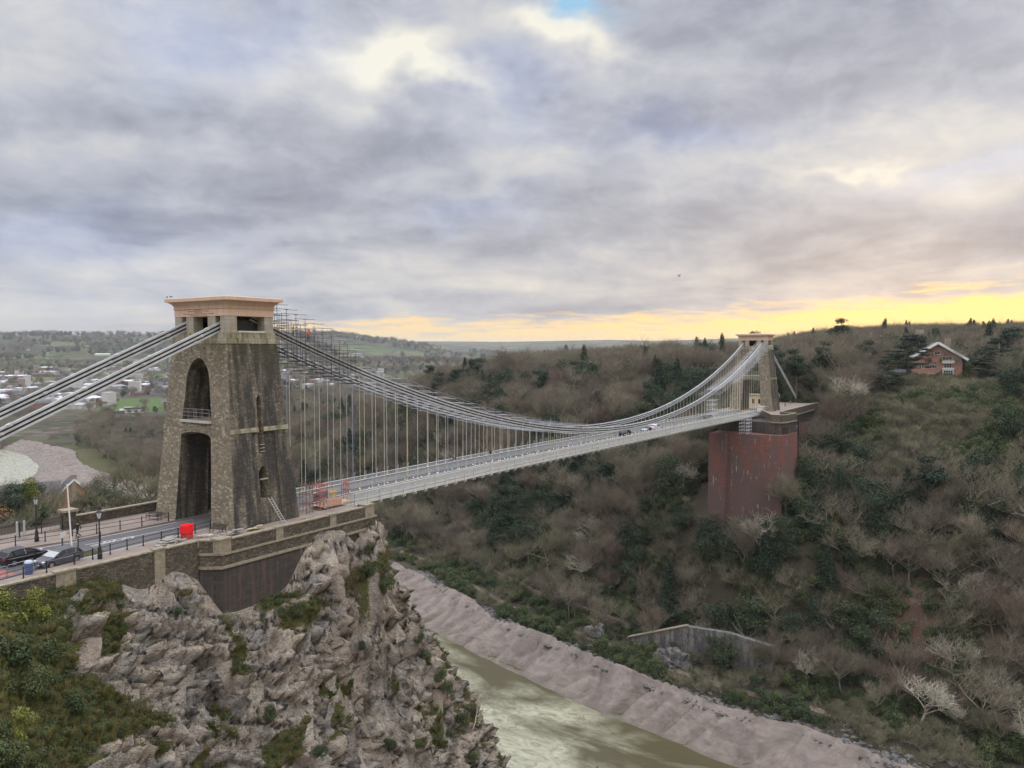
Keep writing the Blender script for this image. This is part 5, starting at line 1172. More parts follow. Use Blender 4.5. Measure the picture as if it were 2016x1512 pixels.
# ------------------------------------------------------------------ vegetation: source meshes
def b_leaf(c1, c2, c3, sp=.15):
    def f(t, b):
        r = t.rand(); n = t.noise(t.objc(), .55, 3, .6); n2 = t.noise(t.objc(), 3.5, 3, .6)
        c = t.ramp(r, [(0, c1), (.45, c2), (1, c3)]); c = t.mix(t.mapr(n, .35, .65), c, t.mix(1, c, (.62, .66, .7), 'MULTIPLY')); c = t.mix(t.mapr(n2, .4, .7), c, t.mix(1, c, (1.45, 1.4, 1.2), 'MULTIPLY'))
        t.put(b.inputs['Base Color'], c); b.inputs['Roughness'].default_value = .7
    return f
M_TWIG = mat('winter_twigs', b_leaf((.150, .126, .10), (.195, .165, .125), (.285, .25, .19)), spec=.1)
M_TWIGR = mat('russet_twigs', b_leaf((.165, .122, .105), (.195, .145, .12), (.25, .20, .155)), spec=.1)
M_TWIGG = mat('lichen_green_twigs', b_leaf((.135, .132, .085), (.175, .165, .108), (.24, .22, .145)), spec=.1)
M_TWIGP = mat('pale_bare_limbs', b_leaf((.36, .32, .26), (.44, .40, .33), (.52, .48, .40)), spec=.1)
M_BARK = mat('grey_bark', b_leaf((.17, .145, .115), (.23, .20, .16), (.31, .27, .22)), spec=.1)
M_EVER = mat('dark_evergreen_leaves', b_leaf((.024, .043, .021), (.033, .056, .026), (.055, .074, .033)), spec=.3)
M_IVY = mat('ivy_leaves', b_leaf((.040, .060, .024), (.058, .080, .028), (.09, .105, .04)), spec=.3)
M_LIME = mat('yellow_green_leaves', b_leaf((.12, .14, .028), (.15, .165, .03), (.18, .18, .045)), spec=.3)
M_NEED = mat('pine_needles', b_leaf((.022, .040, .025), (.030, .050, .029), (.042, .060, .035)), spec=.2)
def tri_tubes(segs, n=3):
    """segs: (p0,p1,r0,r1) arrays -> tapered n-sided tubes"""
    s = np.array([(*a, *b_, r0, r1) for a, b_, r0, r1 in segs]); p0, p1, r0, r1 = s[:, :3], s[:, 3:6], s[:, 6], s[:, 7]
    d = p1-p0; d /= np.linalg.norm(d, axis=1)[:, None]+1e-9; up = np.where(np.abs(d[:, 2:]) < .9, [[0, 0, 1.]], [[1., 0, 0]]); x = np.cross(d, up); x /= np.linalg.norm(x, axis=1)[:, None]; y = np.cross(x, d)
    V = []
    for p, r in ((p0, r0), (p1, r1)):
        for k in range(n): a = 2*math.pi*k/n; V.append(p+(x*math.cos(a)+y*math.sin(a))*r[:, None])
    V = np.stack(V, 1).reshape(-1, 3); base = np.arange(len(s))[:, None]*2*n
    F = [base+np.array([[k, (k+1) % n, n+(k+1) % n, n+k]]) for k in range(n)]
    return V, np.concatenate(F, 0)
def grow(rg, H, spread, levels, kids, trunk_h=.3, upb=.35, r0=None, droop=0, wig=.25, lean=0):
    segs = []; tips = []
    def br(p, d, L, r, lv):
        n = 3 if lv < 2 else 2; pts = [p]
        for k in range(n):
            d = (d+Vector((rg.gauss(0, wig), rg.gauss(0, wig), rg.gauss(0, wig*.6)+upb*.12-droop*lv*.12))).normalized(); q = pts[-1]+d*(L/n)
            segs.append((tuple(pts[-1]), tuple(q), r*(1-.55*k/n), r*(1-.55*(k+1)/n), lv)); pts.append(q)
        if lv >= levels: tips.append(pts[-1]); return
        m = kids[lv]
        for i in range(m):
            f = (.35 if lv else .62)+(.65 if lv else .38)*(i+rg.random())/m; j = min(n-1, int(f*n)); q = pts[j].lerp(pts[j+1], f*n-j)
            a = rg.uniform(0, 2*math.pi); side = Vector((math.cos(a), math.sin(a), rg.uniform(-.1, .5)+upb)).normalized()
            nd = (d*(.45 if lv else .25)+side*spread).normalized(); br(q, nd, L*rg.uniform(.50, .72)*(1.25 if lv == 0 else 1), r*.46, lv+1)
    br(Vector((0, 0, -.6)), Vector((lean, 0, 1)), H*trunk_h*1.9, r0 or H*.020, 0)
    return segs, tips
def bare_mesh(seed, H=12, spread=.9, kids=(8, 6, 6, 5), levels=4, mt=None, upb=.35, thick=1.0, trunk_h=.3, droop=0):
    rg = random.Random(seed); segs, tips = grow(rg, H, spread, levels, kids, trunk_h, upb, droop=droop)
    minr = {0: .07, 1: .055, 2: .036, 3: .019, 4: .014, 5: .012}
    big = [(a, b_, max(r0, minr[l])*thick, max(r1, minr[l]*.8)*thick) for a, b_, r0, r1, l in segs if l <= 1]; small = [(a, b_, max(r0, minr[l])*thick, max(r1, minr[l]*.7)*thick) for a, b_, r0, r1, l in segs if l > 1]
    return tri_tubes(big, 5), tri_tubes(small, 3)
def leaf_quads(C, N, sz, rs):
    n = len(C); u = rs.normal(size=(n, 3)); u -= (u*N).sum(1)[:, None]*N; u /= np.linalg.norm(u, axis=1)[:, None]+1e-9; v = np.cross(N, u); s = (sz*rs.uniform(.6, 1.3, n))[:, None]
    V = np.stack([C-u*s, C-v*s*.55, C+u*s, C+v*s*.55], 1).reshape(-1, 3); F = np.arange(n*4).reshape(n, 4); return V, F
def crown(lobes, n, sz, seed, shell=.35, up=.4):
    rs = np.random.RandomState(seed); L = np.array(lobes, float); w = (L[:, 3]*L[:, 4]); w /= w.sum(); k = rs.choice(len(L), n, p=w)
    d = rs.normal(size=(n, 3)); d /= np.linalg.norm(d, axis=1)[:, None]; r = 1-shell*rs.random(n)**1.5
    C = L[k, :3]+d*r[:, None]*np.stack([L[k, 3], L[k, 3], L[k, 4]], 1)*(1+.16*np.sin(d[:, :1]*5+d[:, 1:2]*7+k[:, None]))
    N = d+rs.normal(size=(n, 3))*.7+np.array([0, 0, up]); N /= np.linalg.norm(N, axis=1)[:, None]; return leaf_quads(C, N, sz, rs)
def make_mesh(name, V, F, m):
    o = mesh_np(name, V, F, m); me = o.data; bpy.data.objects.remove(o); return me
def join_vf(*vf):
    V = []; F = []; b = 0
    for v, f in vf: V.append(v); F.append(f+b); b += len(v)
    return np.concatenate(V), np.concatenate(F)
def rlobes(rg, n, R_, H, z0, flat=.75):
    L = []
    for i in range(n):
        a = rg.uniform(0, 6.28); z = z0+(H-z0)*rg.uniform(.12, .86); rr_ = R_*math.sqrt(max(.05, 1-((z-(z0+H)/2)/((H-z0)/2*1.05))**2)); q = rr_*rg.uniform(.2, .75); s = R_*rg.uniform(.32, .52); L.append((q*math.cos(a), q*math.sin(a), z, s, s*flat))
    return L
# kind -> (trunk mesh, crown mesh or None, merged mesh for the massed woodland)
KIND = {}
def reg(kind, trunk, crown_, mt, mc): KIND.setdefault(kind, []).append((make_mesh('trunk', *trunk, mt), make_mesh('crown', *crown_, mc)))
for s in range(8): b_, t_ = bare_mesh(100+s, 10.5+s*.4, .8+.05*s, (8, 6, 6, 4), upb=.25+.04*s); reg('bare', b_, t_, M_BARK, M_TWIG)
for s in range(3): b_, t_ = bare_mesh(200+s, 10, .8, (8, 7, 6, 4), upb=.6); reg('russet', b_, t_, M_BARK, M_TWIGR)
for s in range(5): b_, t_ = bare_mesh(300+s, 10.5, 1.0, (8, 6, 6, 4)); reg('lichen', b_, t_, M_BARK, M_TWIGG)
for s in range(4): b_, t_ = bare_mesh(400+s, 11, 1.0, (7, 6, 5, 3), thick=1.7, droop=.2); reg('pale', b_, t_, M_TWIGP, M_TWIGP)
for s in range(4):
    rg = random.Random(500+s); tr = grow(rg, 9, .8, 1, (6,))[0]; reg('ever', tri_tubes([(a, b_, r0, r1) for a, b_, r0, r1, l in tr], 5), crown(rlobes(rg, 13, 4.0, 10.5, 1.2), 3800, .20, 500+s), M_BARK, M_EVER)
for s in range(3):
    rg = random.Random(600+s); (bb, tt2) = bare_mesh(610+s, 11, .9, (7, 5, 5, 3)); cr = crown(rlobes(rg, 8, 2.3, 9, 1.0, 1.1), 1700, .17, 600+s); reg('ivied', join_vf(bb, (tt2[0], tt2[1])) if False else bb, cr, M_BARK, M_IVY)
    KIND['ivied'][-1] = (make_mesh('trunk', *join_vf(tt2), M_TWIG), KIND['ivied'][-1][1])
for s in range(2):
    rg = random.Random(700+s); lo = [(0, 0, z, (1-z/15)*3.8+.3, .8) for z in np.arange(2, 14.5, .8)]; tr = [((0, 0, -.5), (0, 0, 14), .22, .05)]; reg('conifer', tri_tubes(tr, 6), crown(lo, 4200, .27, 700+s, .5, .1), M_BARK, M_NEED)
for s in range(2):
    rg = random.Random(800+s); tr = [((0, 0, -.5), (.3, 0, 9), .28, .2), ((.3, 0, 9), (.2, .2, 15), .2, .06)]; lo = []
    for k in range(13): z = rg.uniform(8.5, 15.5); a = rg.uniform(0, 6.28); q = rg.uniform(.6, 3.2)*(1-abs(z-12)/7); lo.append((q*math.cos(a), q*math.sin(a), z, rg.uniform(1.6, 2.6), .95)); tr.append(((.2, 0, z-1.2), (q*math.cos(a), q*math.sin(a), z-.2), .07, .03))
    reg('pine', tri_tubes(tr, 5), crown(lo, 4600, .27, 800+s, .7, .6), mat('pine_bark', col=(.16, .12, .095), var=.3), M_NEED)
rg = random.Random(850); tr = [((0, 0, -.5), (0, 0, 8), .55, .42), ((0, 0, 8), (.3, 0, 16), .42, .12)]; lo = []
for k in range(46):
    z = rg.uniform(5.5, 16.5); a = rg.uniform(0, 6.28); q = rg.uniform(.25, 1)*(8.5*(1-((z-5)/13)**1.6)); lo.append((q*math.cos(a), q*math.sin(a), z, rg.uniform(1.6, 2.6)*(1.1-(z-5)/18), .32)); tr.append(((0, 0, z-.9), (q*math.cos(a), q*math.sin(a), z-.15), .12, .04))
reg('cedar', tri_tubes(tr, 5), crown(lo, 15000, .22, 851, .9, .9), M_BARK, M_NEED)
for s in range(3):
    rg = random.Random(900+s); st_ = [((0, 0, -.3), (rg.uniform(-.6, .6), rg.uniform(-.6, .6), 1.4), .05, .02) for k in range(6)]; reg('shrub', tri_tubes(st_, 4), crown(rlobes(rg, 9, 1.5, 2.5, -.1, .85), 1900, .105, 900+s), M_BARK, M_IVY)
rg = random.Random(950); reg('limeshrub', tri_tubes([((0, 0, -.3), (.2, .1, 1.2), .05, .02)], 4), crown(rlobes(rg, 9, 1.6, 2.6, -.1, .85), 2600, .095, 951), M_BARK, M_LIME)
for s in range(2): b_, t_ = bare_mesh(970+s, 3.2, 1.0, (9, 6, 5), 3, upb=.4, thick=.55); reg('thicket', b_, t_, M_BARK, M_TWIGG)
LBL = {'bare': 'grey-brown bare tree', 'russet': 'reddish bare tree', 'lichen': 'olive green twiggy bare tree', 'pale': 'pale twisted bare tree', 'ever': 'dark rounded evergreen tree', 'ivied': 'bare tree wrapped in ivy',
       'conifer': 'dark pointed conifer', 'pine': 'bare-trunked dark pine', 'cedar': 'wide dark cedar with layered flat boughs', 'shrub': 'green leafy shrub', 'limeshrub': 'bright yellow-green shrub', 'thicket': 'low bare olive thicket'}
def tree(kind, x, y, z, sc, where, group, rz=None, name=None, label=None, parts=True, szz=None):
    tr, cr = rng.choice(KIND[kind]); shrub = kind in ('shrub', 'limeshrub', 'thicket')
    r = empty(name or ('shrub' if shrub else {'conifer': 'conifer_tree', 'pine': 'pine_tree', 'cedar': 'cedar_tree', 'ever': 'evergreen_tree', 'ivied': 'ivy_clad_tree'}.get(kind, 'bare_tree')), (x, y, z), rng.uniform(0, 6.28) if rz is None else rz, label or ('small ' if sc < .92 else ('large ' if sc > 1.18 else ''))+LBL[kind]+' '+where, 'shrub' if shrub else 'tree', group)
    r.scale = (sc, sc, szz or sc*rng.uniform(.88, 1.12))
    for nm, me in (('stem' if shrub else 'trunk', tr), ('foliage' if shrub or kind in ('ever', 'ivied', 'conifer', 'pine', 'cedar') else 'branches', cr)):
        o = bpy.data.objects.new(nm, me); COL.objects.link(o); o.parent = r
    return r
# ------------------------------------------------------------------ woodland placement
def scatter(n, seed, rmin, rmax, uA, uB):
    rs = np.random.RandomState(seed); r = np.sqrt(rs.uniform(rmin**2, rmax**2, n)); u = rs.uniform(uA, uB, n); a = R(YAW)-np.arctan((u-1008)/FPX); return CAM.x+r*np.cos(a), CAM.y+r*np.sin(a), r
def thin(x, y, spacing):
    """poisson-like thinning on a hash grid"""
    keep = []; g = {}
    for i in range(len(x)):
        s = spacing[i]; c = (int(x[i]//s), int(y[i]//s), round(s))
        if c in g: continue
        g[c] = 1; keep.append(i)
    return np.array(keep)
X, Y, RR = scatter(52000, 3, 150, 470, -150, 2250); X2, Y2, R2 = scatter(60000, 4, 470, 1650, -150, 2250); X = np.r_[X, X2]; Y = np.r_[Y, Y2]; RR = np.r_[RR, R2]
sp = np.where(RR < 470, np.where(X-Mx(Y) < 62, 5.0, 6.4), np.where(RR < 900, 8.6, 12.0)); k = thin(X, Y, sp); X, Y, RR = X[k], Y[k], RR[k]
Z = ground(X, Y); s_ = X-Mx(Y); dv = np.stack([X-CAM.x, Y-CAM.y, Z-CAM.z], 1); zc = dv@np.array(Fv); U_ = 1008+FPX*(dv@np.array(Rv))/zc; Vv = 756-FPX*(dv@np.array(Uv))/zc
ok = (s_ > 17) & (Z > -72.5)
ok &= ~((Y > 300) & (s_ < 15)); ok &= ~((Y > 250) & (Y <= 300) & (s_ < 20))
ok &= ~((X > 176) & (X < 264) & (Y > -19) & (Y < 13))
ok &= ~((np.abs(s_-24.5) < 3.2) & (Y < 110) & (Y > 0))
ok &= ~((U_ < 112+(RR-560)*.12) & (RR > 560)) & ~((U_ < 330) & (RR > 1150))
bare_zone = (np.hypot(X-atd(1800, 1215, 205).x, Y-atd(1800, 1215, 205).y) < 10) & (npr.rand(len(X)) < .6); ok &= ~bare_zone
pcn = onz(300, 795, -70); ok &= ~((U_ > 222) & (U_ < 335) & (RR > 1000) & (RR < 1520))
HX, HY = 311.0, -51.0
ok &= ~((U_ > 1700) & (U_ < 1985) & (RR > 262) & (RR < 372))
lc = atd(650, 800, 560); ok &= ~(np.hypot((X-lc.x)/52, (Y-lc.y)/30) < 1)
X, Y, Z, RR, s_, U_, Vv = (a[ok] for a in (X, Y, Z, RR, s_, U_, Vv)); inx = (U_ > -60) & (U_ < 2080)
X, Y, Z, RR, s_, U_, Vv = (a[inx] for a in (X, Y, Z, RR, s_, U_, Vv))
nz_ = fbm(X/26, Y/26, o=3, seed=111); nz2 = vnoise(X/14, Y/14, seed=113); rs = np.random.RandomState(77); rnd = rs.random(len(X))
kinds = []
for i in range(len(X)):
    q = nz_[i]+.25*(rnd[i]-.5); low = s_[i] < 60
    evp = .42 if RR[i] < 470 else .17
    if nz_[i]*1.2+nz2[i]*.3 > .36 - evp*.6: kd = 'ever' if rnd[i] < .62 else ('ivied' if rnd[i] < .9 else 'conifer')
    elif rnd[i] < .10: kd = 'ivied'
    elif rnd[i] < .17: kd = 'pale' if low else 'bare'
    elif nz2[i] < -.62: kd = 'russet'
    elif nz2[i] > .38: kd = 'lichen'
    elif rnd[i] > .975: kd = 'pine' if not low else 'ever'
    else: kd = 'bare' if rnd[i] < .72 else ('lichen' if rnd[i] < .87 else 'russet')
    if RR[i] > 470 and kd == 'pine': kd = 'bare'
    kinds.append(kd)
kinds = np.array(kinds)
def where(u, v, s__, r):
    if u < 330: return 'in the wood across the river left of the tower'
    band = 'by the mud bank' if s__ < 32 else ('low on the slope' if s__ < 52 else ('mid slope' if s__ < 75 else ('high on the slope' if s__ < 110 else 'on the plateau')))
    for lim_, side in ((500, 'behind the tower'), (640, 'near the tower foot'), (720, 'behind the left rods'), (800, 'behind the middle rods'), (900, 'under the near chains'), (1020, 'left of mid span'), (1130, 'at mid span'), (1250, 'right of mid span'), (1390, 'left of the red abutment'), (1500, 'below the red abutment'), (1600, 'beside the red abutment'), (1720, 'right of the red abutment'), (1840, 'below the brick house'), (1930, 'near the right edge')):
        if u < lim_: return band+' '+side
    return band+' at the right edge'
order = np.argsort(RR); cnt = {}; rest_idx = []
for i in order:
    kd = str(kinds[i]); big_enough = RR[i] < 480 and Vv[i] < 1560
    lim = {'bare': 130, 'russet': 50, 'lichen': 70, 'pale': 40, 'ever': 160, 'ivied': 110, 'conifer': 30, 'pine': 30}.get(kd, 50)
    if big_enough and cnt.get(kd, 0) < lim and rng.random() < .9:
        cnt[kd] = cnt.get(kd, 0)+1; sc = rng.uniform(.92, 1.5)*(.72 if s_[i] < 30 else (.92 if s_[i] < 50 else 1))
        tree(kd, X[i], Y[i], Z[i]-.2, sc, where(U_[i], Vv[i], s_[i], RR[i]), {'bare': 'bare winter trees on the gorge side', 'russet': 'reddish bare trees on the gorge side', 'lichen': 'olive bare trees on the gorge side', 'pale': 'pale twisted trees on the gorge side',
             'ever': 'evergreen trees on the gorge side', 'ivied': 'ivy-covered trees on the gorge side', 'conifer': 'pointed conifers on the gorge side', 'pine': 'tall pines on the gorge side'}[kd])
    else: rest_idx.append(i)
# everything further off reads as one mass: one object, instanced on points
def massed(name, pts, meshes, label, cat, smin=.7, smax=1.1):
    """one object whose points carry instances of the given source meshes"""
    me = bpy.data.meshes.new(name); me.vertices.add(len(pts)); me.vertices.foreach_set('co', np.asarray(pts, np.float32).ravel()); me.update()
    o = bpy.data.objects.new(name, me); COL.objects.link(o); tag(o, label, cat, kind='stuff')
    src = bpy.data.collections.new(name+'_sources')
    for m in meshes: src.objects.link(bpy.data.objects.new(name+'_source', m))
    g = bpy.data.node_groups.new(name+'_nodes', 'GeometryNodeTree'); g.interface.new_socket('Geometry', in_out='INPUT', socket_type='NodeSocketGeometry'); g.interface.new_socket('Geometry', in_out='OUTPUT', socket_type='NodeSocketGeometry')
    N = g.nodes; L = g.links; gi = N.new('NodeGroupInput'); go = N.new('NodeGroupOutput'); ci = N.new('GeometryNodeCollectionInfo'); ci.inputs['Collection'].default_value = src; ci.inputs['Separate Children'].default_value = True; ci.inputs['Reset Children'].default_value = True
    ip = N.new('GeometryNodeInstanceOnPoints'); ip.inputs['Pick Instance'].default_value = True; m2p = N.new('GeometryNodeMeshToPoints'); L.new(gi.outputs[0], m2p.inputs[0]); L.new(m2p.outputs[0], ip.inputs['Points']); L.new(ci.outputs[0], ip.inputs['Instance'])
    ri = N.new('FunctionNodeRandomValue'); ri.data_type = 'INT'; ri.inputs[4].default_value = 0; ri.inputs[5].default_value = len(meshes)-1; L.new(ri.outputs[2], ip.inputs['Instance Index'])
    rr = N.new('FunctionNodeRandomValue'); rr.data_type = 'FLOAT_VECTOR'; rr.inputs[0].default_value = (0, 0, 0); rr.inputs[1].default_value = (.1, .1, 6.28); rr.inputs['Seed'].default_value = 3; L.new(rr.outputs[0], ip.inputs['Rotation'])
    rc = N.new('FunctionNodeRandomValue'); rc.data_type = 'FLOAT'; rc.inputs[2].default_value = smin; rc.inputs[3].default_value = smax; rc.inputs['Seed'].default_value = 9; L.new(rc.outputs[1], ip.inputs['Scale'])
    L.new(ip.outputs[0], go.inputs[0]); md = o.modifiers.new('instances', 'NODES'); md.node_group = g; return o
def merged(kind, i=0):
    tr, cr = KIND[kind][i % len(KIND[kind])]; b = bmesh.new(); b.from_mesh(tr); n0 = len(b.faces); b.from_mesh(cr); b.faces.ensure_lookup_table()
    for f in b.faces[n0:]: f.material_index = 1
    me = bpy.data.meshes.new('tree_'+kind); b.to_mesh(me); b.free(); me.materials.append(tr.materials[0]); me.materials.append(cr.materials[0]); return me
ri_ = np.array(rest_idx); print('individual trees', cnt, 'massed', len(ri_))
for kd, nm, lb in (('bare', 'woodland', 'distant mass of bare grey-brown woodland on the plateau'), ('russet', 'russet_woodland', 'distant reddish-brown bare woodland'), ('lichen', 'olive_woodland', 'distant olive-brown bare woodland'), ('ever', 'evergreen_woodland', 'distant dark evergreen woodland'),
                   ('ivied', 'ivied_woodland', 'distant woodland thick with ivy'), ('pine', 'pine_woodland', 'distant stand of pines'), ('conifer', 'conifer_woodland', 'distant pointed conifers')):
    sel = ri_[(kinds[ri_] == kd) | ((kd == 'bare') & (kinds[ri_] == 'pale'))]
    if len(sel): massed(nm, np.stack([X[sel], Y[sel], Z[sel]-.3], 1), [merged(kd, j) for j in range(min(3, len(KIND[kd])))], lb, 'woodland', 1.05, 1.65)
# undergrowth between the trees on the gorge side
Xu, Yu, Ru = scatter(70000, 12, 150, 430, -100, 2150); k = thin(Xu, Yu, np.full(len(Xu), 2.6)); Xu, Yu = Xu[k], Yu[k]; Zu = ground(Xu, Yu); su = Xu-Mx(Yu)
okk = (su > 4) & ~((np.abs(su-24.5) < 2.6) & (Yu < 110) & (Yu > 0)) & ~((X.min() > 0) & (Xu > 181) & (Xu < 262) & (Yu > -18) & (Yu < 12.5)) & ~((Yu > 250) & (su < 40)) & ~((np.abs(su-12) < 3) & (vnoise(Xu/15, Yu/15, seed=5) > -.2)) & ((np.hypot(Xu-atd(1800, 1215, 205).x, Yu-atd(1800, 1215, 205).y) > 9) | (npr.rand(len(Xu)) < .4))
Xu, Yu, Zu = Xu[okk], Yu[okk], Zu[okk]; nn = vnoise(Xu/11, Yu/11, seed=121)
massed('undergrowth', np.stack([Xu, Yu, Zu-.3], 1)[nn > -.05], [merged('shrub', j) for j in range(3)], 'dark green undergrowth covering the wooded gorge slope', 'undergrowth', .8, 2.1)
massed('bare_undergrowth', np.stack([Xu, Yu, Zu-.3], 1)[nn <= -.05], [merged('thicket', j) for j in range(2)], 'leafless brown undergrowth covering the wooded gorge slope', 'undergrowth', .9, 2.1)
#VEG2

# ------------------------------------------------------------------ path, railway, retaining wall, rocks on the far bank
def ribbon(name, ys, off, w, z, m, kind='structure'):
    V = []
    for y in ys:
        x = Mx(y)+off(y) if callable(off) else Mx(y)+off
        for s_ in (-1, 1): xx = x+s_*w/2; V.append((xx, y, gz(xx, y)+z))
    o = mesh_np(name, V, grid_faces(len(ys), 2)[:, ::-1], m); return tag(o, kind=kind)
M_PATH = mat('pale_gravel_path', col=(.17, .14, .10), rough=.95, var=.3, vs=.5)
ribbon('towpath', np.arange(-60, 200, 3.), 11.5, 2.6, .10, M_PATH)
M_BALL = mat('railway_ballast', col=(.16, .12, .095), rough=.95, var=.35, vs=2)
ribbon('railway_ballast', np.arange(16, 112, 2.), 24.5, 3.6, .22, M_BALL)
rt = empty('railway_track', (float(Mx(60))+24.5, 60, gz(float(Mx(60))+24.5, 60)), 0, 'single railway track running along the foot of the wooded far slope', 'railway track')
M_RAIL = mat('rusty_rail', col=(.20, .12, .09), rough=.6, metal=.3)
for s_ in (-.72, .72):
    mb = MB(); pv = None
    for y in np.arange(16, 112, 3.):
        x = float(Mx(y))+24.5; p = Vector((x+s_, y, gz(x, y)+.42))-rt.location
        if pv is not None: mb.bar(pv, p, .09, .14)
        pv = p
    mb.build('rail', M_RAIL, rt)
mb = MB()
for y in np.arange(16, 111, .75): x = float(Mx(y))+24.5; mb.box(Vector((x, y, gz(x, y)+.30))-rt.location, (2.4, .25, .14))
mb.build('sleepers', M_PLANK, rt)
def b_cwall(t, b):
    p = t.objc(); n = t.noise(t.scalev(p, (1, 1, .15)), .9, 5, .7); n2 = t.noise(p, 1.8, 5, .7)
    c = t.mix(t.mapr(n, .40, .62), (.09, .088, .09), (.24, .225, .20)); c = t.mix(t.mapr(n2, .48, .7), c, (.05, .05, .05)); t.put(b.inputs['Base Color'], c); t.put(b.inputs['Normal'], t.bump(n2, .6, .2))
M_CWALL = mat('weathered_retaining_wall', b_cwall)
P0 = onz(1236, 1258, -67.5); P1 = onz(1520, 1338, -68.5); d_ = (P1-P0); L_ = d_.length; rw = empty('retaining_wall', P0, math.atan2(d_.y, d_.x), 'grey streaked retaining wall with a sloping pale coping low on the far slope', 'retaining wall')
prof = [(0, -3), (L_, -3), (L_, 7.8), (L_*.72, 8.8), (L_*.42, 7.9), (0, .3)]
MB().prism(prof, 'y', .2, 1.8).build('walling', M_CWALL, rw)
mb = MB(); mb.bar((-.2, .9, .45), (L_*.43, .9, 8.15), 1.9, .28); mb.build('coping', M_COPING, rw)
M_OUT = mat('grey_outcrop_rock', b_cwall)
def rock_mesh(seed, r, sc, name='rock'):
    b = bmesh.new(); bmesh.ops.create_icosphere(b, subdivisions=4, radius=1); V = np.array([v.co for v in b.verts])
    d1, d2, c = worley(V[:, 0]*1.6+seed, V[:, 1]*1.6, V[:, 2]*1.1, seed); f = 1+(c-.5)*.55-np.clip(.2-(d2-d1), 0, .2)*1.3+fbm(V[:, 0]*3+seed, V[:, 1]*3, V[:, 2]*3, 3)*.16
    for v, k_ in zip(b.verts, f): v.co = Vector((v.co.x*k_*sc[0]*r, v.co.y*k_*sc[1]*r, v.co.z*k_*sc[2]*r))
    me = bpy.data.meshes.new(name); b.to_mesh(me); b.free(); me.materials.append(M_OUT); return me
for i, (u, v, z, r, sc, lb) in enumerate(((1172, 1140, -52, 3.4, (.7, 1.2, 1.2), 'grey rock outcrop on the far slope left of the abutment foot'), (1330, 1160, -48, 4.2, (.6, 1.4, 1.3), 'tall streaked rock outcrop on the far slope above the retaining wall'),
                                          (1275, 1175, -55, 2.8, (.6, 1.3, 1.0), 'small rock outcrop on the far slope between two larger ones'))):
    p = onz(u, v, z); o = bpy.data.objects.new('rock_outcrop', rock_mesh(30+i, r, sc)); COL.objects.link(o); o.location = (p.x, p.y, gz(p.x, p.y)); tag(o, lb, 'rock outcrop')
# tumbled stones along the top of the mud
rs = np.random.RandomState(5); n = 1500; yy = rs.uniform(-70, 130, n); off = np.abs(rs.normal(0, 2.3, n))+.2+3*(rs.random(n) < .2); xx = Mx(yy)+off+fbm(yy/7, yy*0, seed=3)*2-.5
small = [rock_mesh(50+i, .42, (1, 1.3, .6)) for i in range(3)]
massed('bank_stones', np.stack([xx, yy, ground(xx, yy)+.15], 1), small, 'tumbled stones along the upper edge of the mud bank', 'stones', .5, 1.9)

# ------------------------------------------------------------------ buildings
M_ROOFS = mat('grey_slate_roof', col=(.085, .085, .095), rough=.6, var=.25, vs=2); M_ROOFR = mat('brown_tile_roof', col=(.20, .115, .085), rough=.8, var=.25, vs=2)
M_WREND = mat('white_painted_trim', col=(.78, .78, .76), rough=.6, var=.06); M_BRICKB = mat('buff_orange_brick', col=(.38, .21, .12), rough=.9, var=.25, vs=3); M_BRICKP = mat('pink_red_brick', col=(.40, .22, .165), rough=.9, var=.22, vs=2)
M_WIN = mat('dark_window_glass', col=(.03, .035, .045), rough=.15, spec=.6)
def gable_house(r, w, d, h, rh, wallm, roofm, ov=.5):
    """gable front faces -y; ridge runs along y"""
    MB().prism([(-w/2, 0), (w/2, 0), (w/2, h), (0, h+rh), (-w/2, h)], 'y', -d/2, d/2).build('wall', wallm, r); mb = MB()
    for s_ in (-1, 1):
        e = ov/(w/2); mb.add([(0, -d/2-ov, h+rh+.06), (0, d/2+ov, h+rh+.06), (s_*(w/2+ov), d/2+ov, h-rh*e+.06), (s_*(w/2+ov), -d/2-ov, h-rh*e+.06), (0, -d/2-ov, h+rh+.26), (0, d/2+ov, h+rh+.26), (s_*(w/2+ov), d/2+ov, h-rh*e+.26), (s_*(w/2+ov), -d/2-ov, h-rh*e+.26)],
               [(0, 1, 2, 3), (7, 6, 5, 4), (0, 4, 5, 1), (1, 5, 6, 2), (2, 6, 7, 3), (3, 7, 4, 0)])
    return mb.build('roof', roofm, r)
def window(r, x, y, z, w, h, nx=2, ny=2, fm=None, depth=.12):
    fr = MB(); fr.box((x, y, z+h/2), (w+.16, depth, .09)); fr.box((x, y, z-h/2), (w+.24, depth+.06, .11))
    for k in range(nx+1): fr.box((x-w/2+w*k/nx, y-.01, z), (.08, depth, h))
    for k in range(1, ny): fr.box((x, y-.01, z-h/2+h*k/ny), (w, depth, .06))
    f = fr.build('window', fm or M_WREND, r); MB().box((x, y+.03, z), (w, .04, h)).build('pane', M_WIN, f); return f
face = math.atan2(-80.1+51, -59-317)+math.pi/2          # gable looks at the gorge
H1 = empty('brick_house', (316, -45.5, 6.6), face+R(8), 'large pink brick house with a white gabled roof edge and bay windows among the cedars', 'house')
H1.scale = (1.15, 1.15, 1.12); rf = gable_house(H1, 16, 12, 9.2, 5.0, M_BRICKP, M_ROOFS, 1.3)
mb = MB()
for s_ in (-1, 1): mb.bar((0, -7.4, 14.35), (s_*9.6, -7.4, 8.1), .18, .85)
mb.build('bargeboard', M_WREND, rf)
MB().box((4.2, 1, 13.4), (1.9, 1.3, 5.2)).build('chimney', M_COPING, rf)
